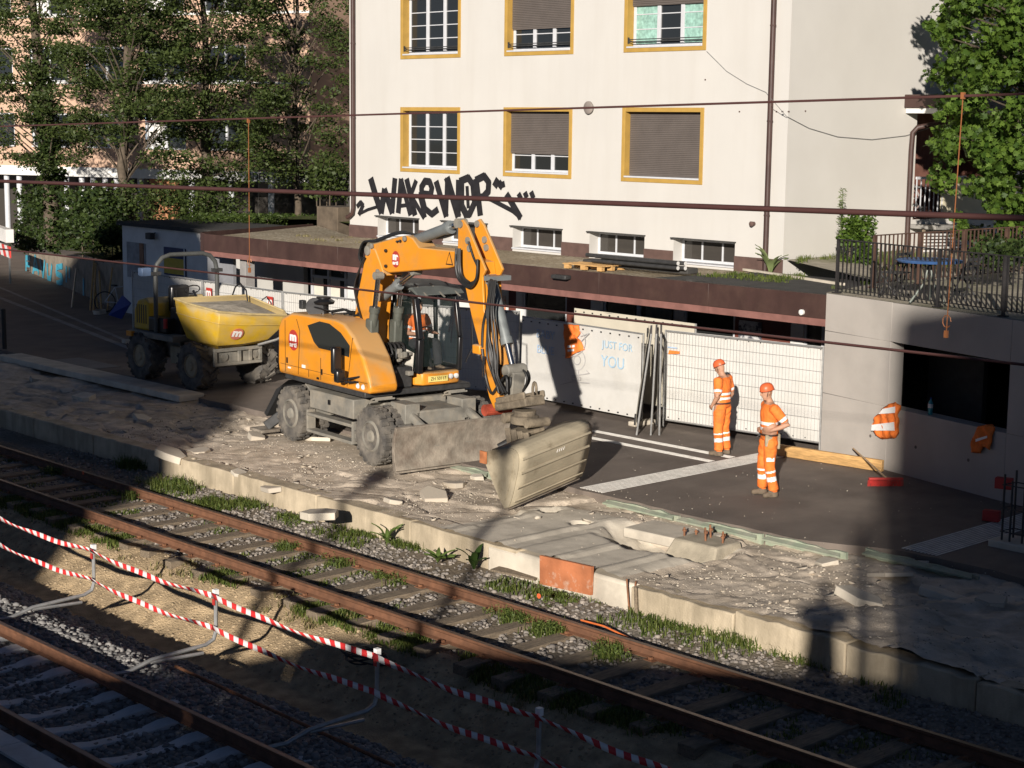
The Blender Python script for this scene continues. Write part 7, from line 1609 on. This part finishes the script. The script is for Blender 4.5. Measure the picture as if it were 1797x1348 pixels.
for k, (x, y) in enumerate(((630,985),(905,1090),(960,1110),(1020,1095),(1080,1140),(970,1065),(1060,1150),(700,1015),(530,960),(250,870),(100,830))):
    c = gz(x, y, -.58); X = q.normal(c.x, .14, 16); Y = q.normal(min(max(c.y,14.2),15.45), .1, 16); grass('rail_weed', bedp(X, Y), (.05,.24), M_grassB, 90+k, 'bushy weed growing between the rusty rails', per=11, lean=1.0, wid=.006)
    C = np.asarray(bedp(X, Y)); C[:,2] += .1; tag(leaf_cloud('rail_weed_leaves', C, [(.07,.07,.08)]*len(C), 14, (.03,.06), M_dockw, None, seed=190+k, aspect=.4, droop=0), 'leafy stems of the weeds between the rails', 'weeds', kind='stuff')
grass('shoulder_grass', bedp(*patchy(2600,-34,-8,13.6,14.0,52,-.05,.8)), (.03,.13), M_grassB, 3, 'grass strip along the near side of the rusty track', lean=.8)
grass('bank_dry_grass', bedp(*patchy(500,-30,-9,13.3,13.9,53,.15,1.)), (.04,.12), M_grassD, 5, 'dry grass on the crest of the earth bank', lean=.9)
rp_ = lambda X, Y, z: np.stack([X, Y, np.full(len(X), z)], -1)
X, Y = patchy(260,-23.6,-19.3,27.4,29.2,54,.15,1.); grass('roof_weeds', rp_(X, Y, RZ+.01), (.03,.13), M_grassB, 6, 'weeds growing on the felt end of the flat roof', lean=.8)
X, Y = patchy(420,-22.6,-19.7,29.2,33.,55,.05,1.); grass('terrace_weeds', rp_(X, Y, CWT+.2), (.05,.2), M_grassB, 7, 'grass and weeds between the cream house and the terrace railing', lean=.7)
X, Y = patchy(60,-39,-34,27,29,56,.2,1.); grass('gravel_roof_weeds', rp_(X, Y, RZ-.03), (.03,.1), M_grassD, 8, 'sparse dry weeds on the gravel roof')
# leafy plants one can tell apart
def leafy(name, label, base, n, L, wd, m, seed, up=.6, cat='plant'):
    r = random.Random(seed); t = thing(name, label, cat, tuple(base)); base = Vector(base)
    for k in range(n):
        a = 2*pi*k/n+r.uniform(-.4,.4); d = Vector((cos(a),sin(a),0)); s_ = Vector((-sin(a),cos(a),0)); l = L*r.uniform(.7,1.1); p = MB(); vs = []; N_ = 6; u_ = up*r.uniform(.7,1.3)
        for i in range(N_+1):
            f = i/N_; q_ = base+d*l*f*(.35+.5*f)+Z_*(l*u_*f*(1.5-.6*f)); w_ = wd*sin(pi*min(.97,f*.9+.1))*(1 if i < N_ else .05); vs += [q_-s_*w_+Z_*.02*(1-abs(f-.5)), q_, q_+s_*w_+Z_*.02]
        fs = []
        for i in range(N_): b_ = i*3; fs += [(b_,b_+1,b_+4,b_+3),(b_+1,b_+2,b_+5,b_+4)]
        p.add(vs, fs); p.build('leaf', m, t, smooth=60)
    return t
M_dock = leafmat('dock leaves', (.07,.12,.025), (.14,.2,.05), .3)
b = gz(765,985,-.42); leafy('broadleaf_weed', 'pale broad leaved weed spreading below the platform edge', (b.x,16.35,-.45), 12, .32, .035, M_dock, 3, .5)
b = gz(850,992,-.42); leafy('dock_plant', 'upright dock plant with large dark oval leaves below the platform edge', (b.x,16.5,-.45), 8, .32, .05, leafmat('dark dock', (.035,.07,.015), (.06,.11,.025), .3), 4, .95)
b = gz(712,945,-.42); leafy('flowering_weed', 'small weed with pale yellow flowers below the platform edge', (b.x,16.5,-.45), 10, .3, .03, M_dock, 5, .9)
b = gz(1415,470,3.05); leafy('fern', 'bright green fern growing on the felt roof by the house corner', (b.x,b.y,RZ+.02), 14, .5, .06, leafmat('fern', (.09,.16,.02), (.17,.25,.05), .4), 6, .5)
b = gz(1352,475,3.05); leafy('mullein', 'upright pale mullein plant at the foot of the downpipe', (b.x,b.y,RZ+.02), 9, .5, .07, leafmat('mullein', (.16,.22,.08), (.25,.3,.13), .3), 7, 1.1)
for k, x in enumerate((1370,1390,1405,1345)):
    b = gz(x, 470, 3.05); bush('roof_shrub', 'wispy green shrub against the wall at the house corner', [Vector((b.x+r.uniform(-.15,.15), b.y+r.uniform(-.1,.1), RZ+.1+.1*j)) for j in range(6)], [(.16,.16,.1)]*6, 40, (.05,.1), M_leafI, 'shrub', 30+k, asp=.35)['group'] = 'shrubs at the house corner'
# tall spike plant
b = gz(1473,455,3.3); bz = 3.25; H = gd(1473,330,37).z-bz
t = thing('spike_plant', 'tall narrow stalk with whorled leaves in front of the house side wall', 'plant', (b.x,b.y,bz))
p = MB(); p.tube([(b.x,b.y,bz),(b.x+.02,b.y,bz+H)], [.014,.006], 6); p.build('stalk', M_dock, t)
C = [Vector((b.x,b.y,bz+.2+(H-.2)*k/34)) for k in range(35)]; leaf_cloud('leaves', C, [(.09,.09,.02)]*35, 6, (.08,.15), leafmat('spike leaves', (.1,.13,.05), (.2,.24,.1), .3), t, seed=3, aspect=.18, droop=-.2)
b = gz(1508,440,3.5); bush('terrace_bush', 'rounded green bush at the corner of the terrace railing', [Vector((b.x+r.uniform(-.3,.3), b.y+r.uniform(-.3,.3), 3.2+r.uniform(0,1.0))) for _ in range(26)], [(.22,.22,.18)]*26, 80, (.06,.12), M_leafB, 'bush', 41)
r = random.Random(2); bush('back_hedge', 'low shrubs behind the terrace railing under the maple', [gz(r.uniform(1690,1797), r.uniform(410,450), 3.8) for _ in range(30)], [(.35,.35,.25)]*30, 70, (.07,.14), M_leafI, 'shrubs', 42)
# ================================================================== unseen things behind the camera, put there to shade the foreground
sh_ = Vector((SUN.x, SUN.y, 0)).normalized(); sp_ = Vector((sh_.y, -sh_.x, 0)); te_ = -SUN.z/Vector((SUN.x,SUN.y)).length
def bp(u, a, z): return sp_*u+sh_*a+Z_*z
def uprism(poly, a0, a1, name, m, parent=None, raise_=True):
    """silhouette (u, v): v is the height of the sun ray above the camera point; the solid stands a metres towards the sun"""
    n = len(poly); up = lambda v, a: v-a1*te_ if v > 0 else -1.65
    vs = [bp(u, a0, up(v, a0)) for u, v in poly]+[bp(u, a1, up(v, a1)) for u, v in poly]; p = MB()
    p.add(vs, [tuple(range(n)), tuple(range(2*n-1,n-1,-1))]+[(i,(i+1)%n,n+(i+1)%n,n+i) for i in range(n)]); return p.build(name, m, parent)
t = thing('shade_wall', 'long unseen retaining wall behind the camera, added to shade the near track', 'wall', tuple(bp(0,-1,-1.65)))  # unseen wall, added for the shade over the near track
uprism([(-7.0,-1),(9,-1),(9,4.95),(-6.6,4.95),(-7.0,4.8)], -1.25, -.9, 'wall', M_concw, t)
uprism([(-22,-1),(-7.01,-1),(-7.01,4.75),(-7.9,4.5),(-8.4,4.44),(-10.7,4.74),(-13,4.98),(-22,5.1)], -1.25, -.9, 'low_shade_wall', M_concw, t)  # top edge shaped so the ballast shoulder stays lit
p = MB(); p.add([bp(-30,-1.3,4.35),bp(20,-1.3,4.35),bp(20,-60,4.35),bp(-30,-60,4.35)], [(0,1,2,3)]); struct(p.build('street', M_asph))
def lamp(u, vtop, lab):
    a = -1.9; b0 = bp(u, a, 4.35); zt = vtop-a*te_; t = thing('street_lamp', lab, 'street lamp', tuple(b0))
    p = MB(); p.tube([b0, bp(u,a,zt-.3)], [.09,.075], 12); p.build('pole', M_galv, t, smooth=40)
    p = MB(); p.lathe([(0,.08),(.06,.2),(.2,.24),(.34,.2),(.42,.05)], bp(u,a,zt-.42), Z_, 16); p.build('lamp_head', M_dark, t, smooth=40)
lamp(-5.35, 8.25, 'street lamp with round head beyond the taller stretch of street wall'); lamp(-8.05, 7.75, 'street lamp with round head beyond the low stretch of street wall')
h1 = thing('shade_house', 'tall unseen house with stepped lower blocks, added to shade the right side', 'house', tuple(bp(8,-28,4.35)))  # unseen house, added to throw the shade at the right
uprism([(.82,-1),(24,-1),(24,11.0),(.98,11.1),(.84,10.9)], -36, -26, 'wall', M_plaster, h1)
uprism([(.5,-1),(.82,-1),(.82,8.3),(.62,8.1)], -30, -22, 'shade_wing', M_plaster, h1); uprism([(.15,-1),(.5,-1),(.5,7.3),(.2,6.85)], -24, -18, 'shade_step', M_conc, h1)  # unseen lower blocks, stepped to follow the edge of that shade
h2 = thing('gabled_shade_house', 'tall unseen gabled house, outline shaped to shade the left side', 'house', tuple(bp(-20,-28,4.35)))
uprism([(-42,-1),(-12.35,-1),(-12.3,8.45),(-13.1,9.7),(-14.4,11.2),(-17.6,13.6),(-19.2,16.2),(-22.5,17.4),(-26,16.6),(-28.7,16.0),(-33,16.6),(-42,17.5)], -36, -24, 'wall', M_plaster, h2)  # unseen outline, shaped to what should lie in shade at the left
pp0 = bp(-.16,-.42,4.362)
person('person', 'person in dark jacket standing behind the street wall', tuple(pp0), atan2(sh_.y, sh_.x), stand(1.06, look=(1,0,-.15), wrL=(.22,.1,1.42), elL=(.1,.25,1.22), haL=(.27,.06,1.5), wrR=(.22,-.1,1.42), elR=(.1,-.25,1.22), haR=(.27,-.06,1.5)), {'cloth': mat('dark jacket', (.03,.03,.04), .9), 'refl': MATS['dark jacket'], 'skin': M_skin, 'boot': M_boot, 'tan': M_tan}, ZW, voxel=.014, helmet=False)
for o in bpy.data.objects:
    for k in ('_loc','_w'):
        if k in o: del o[k]
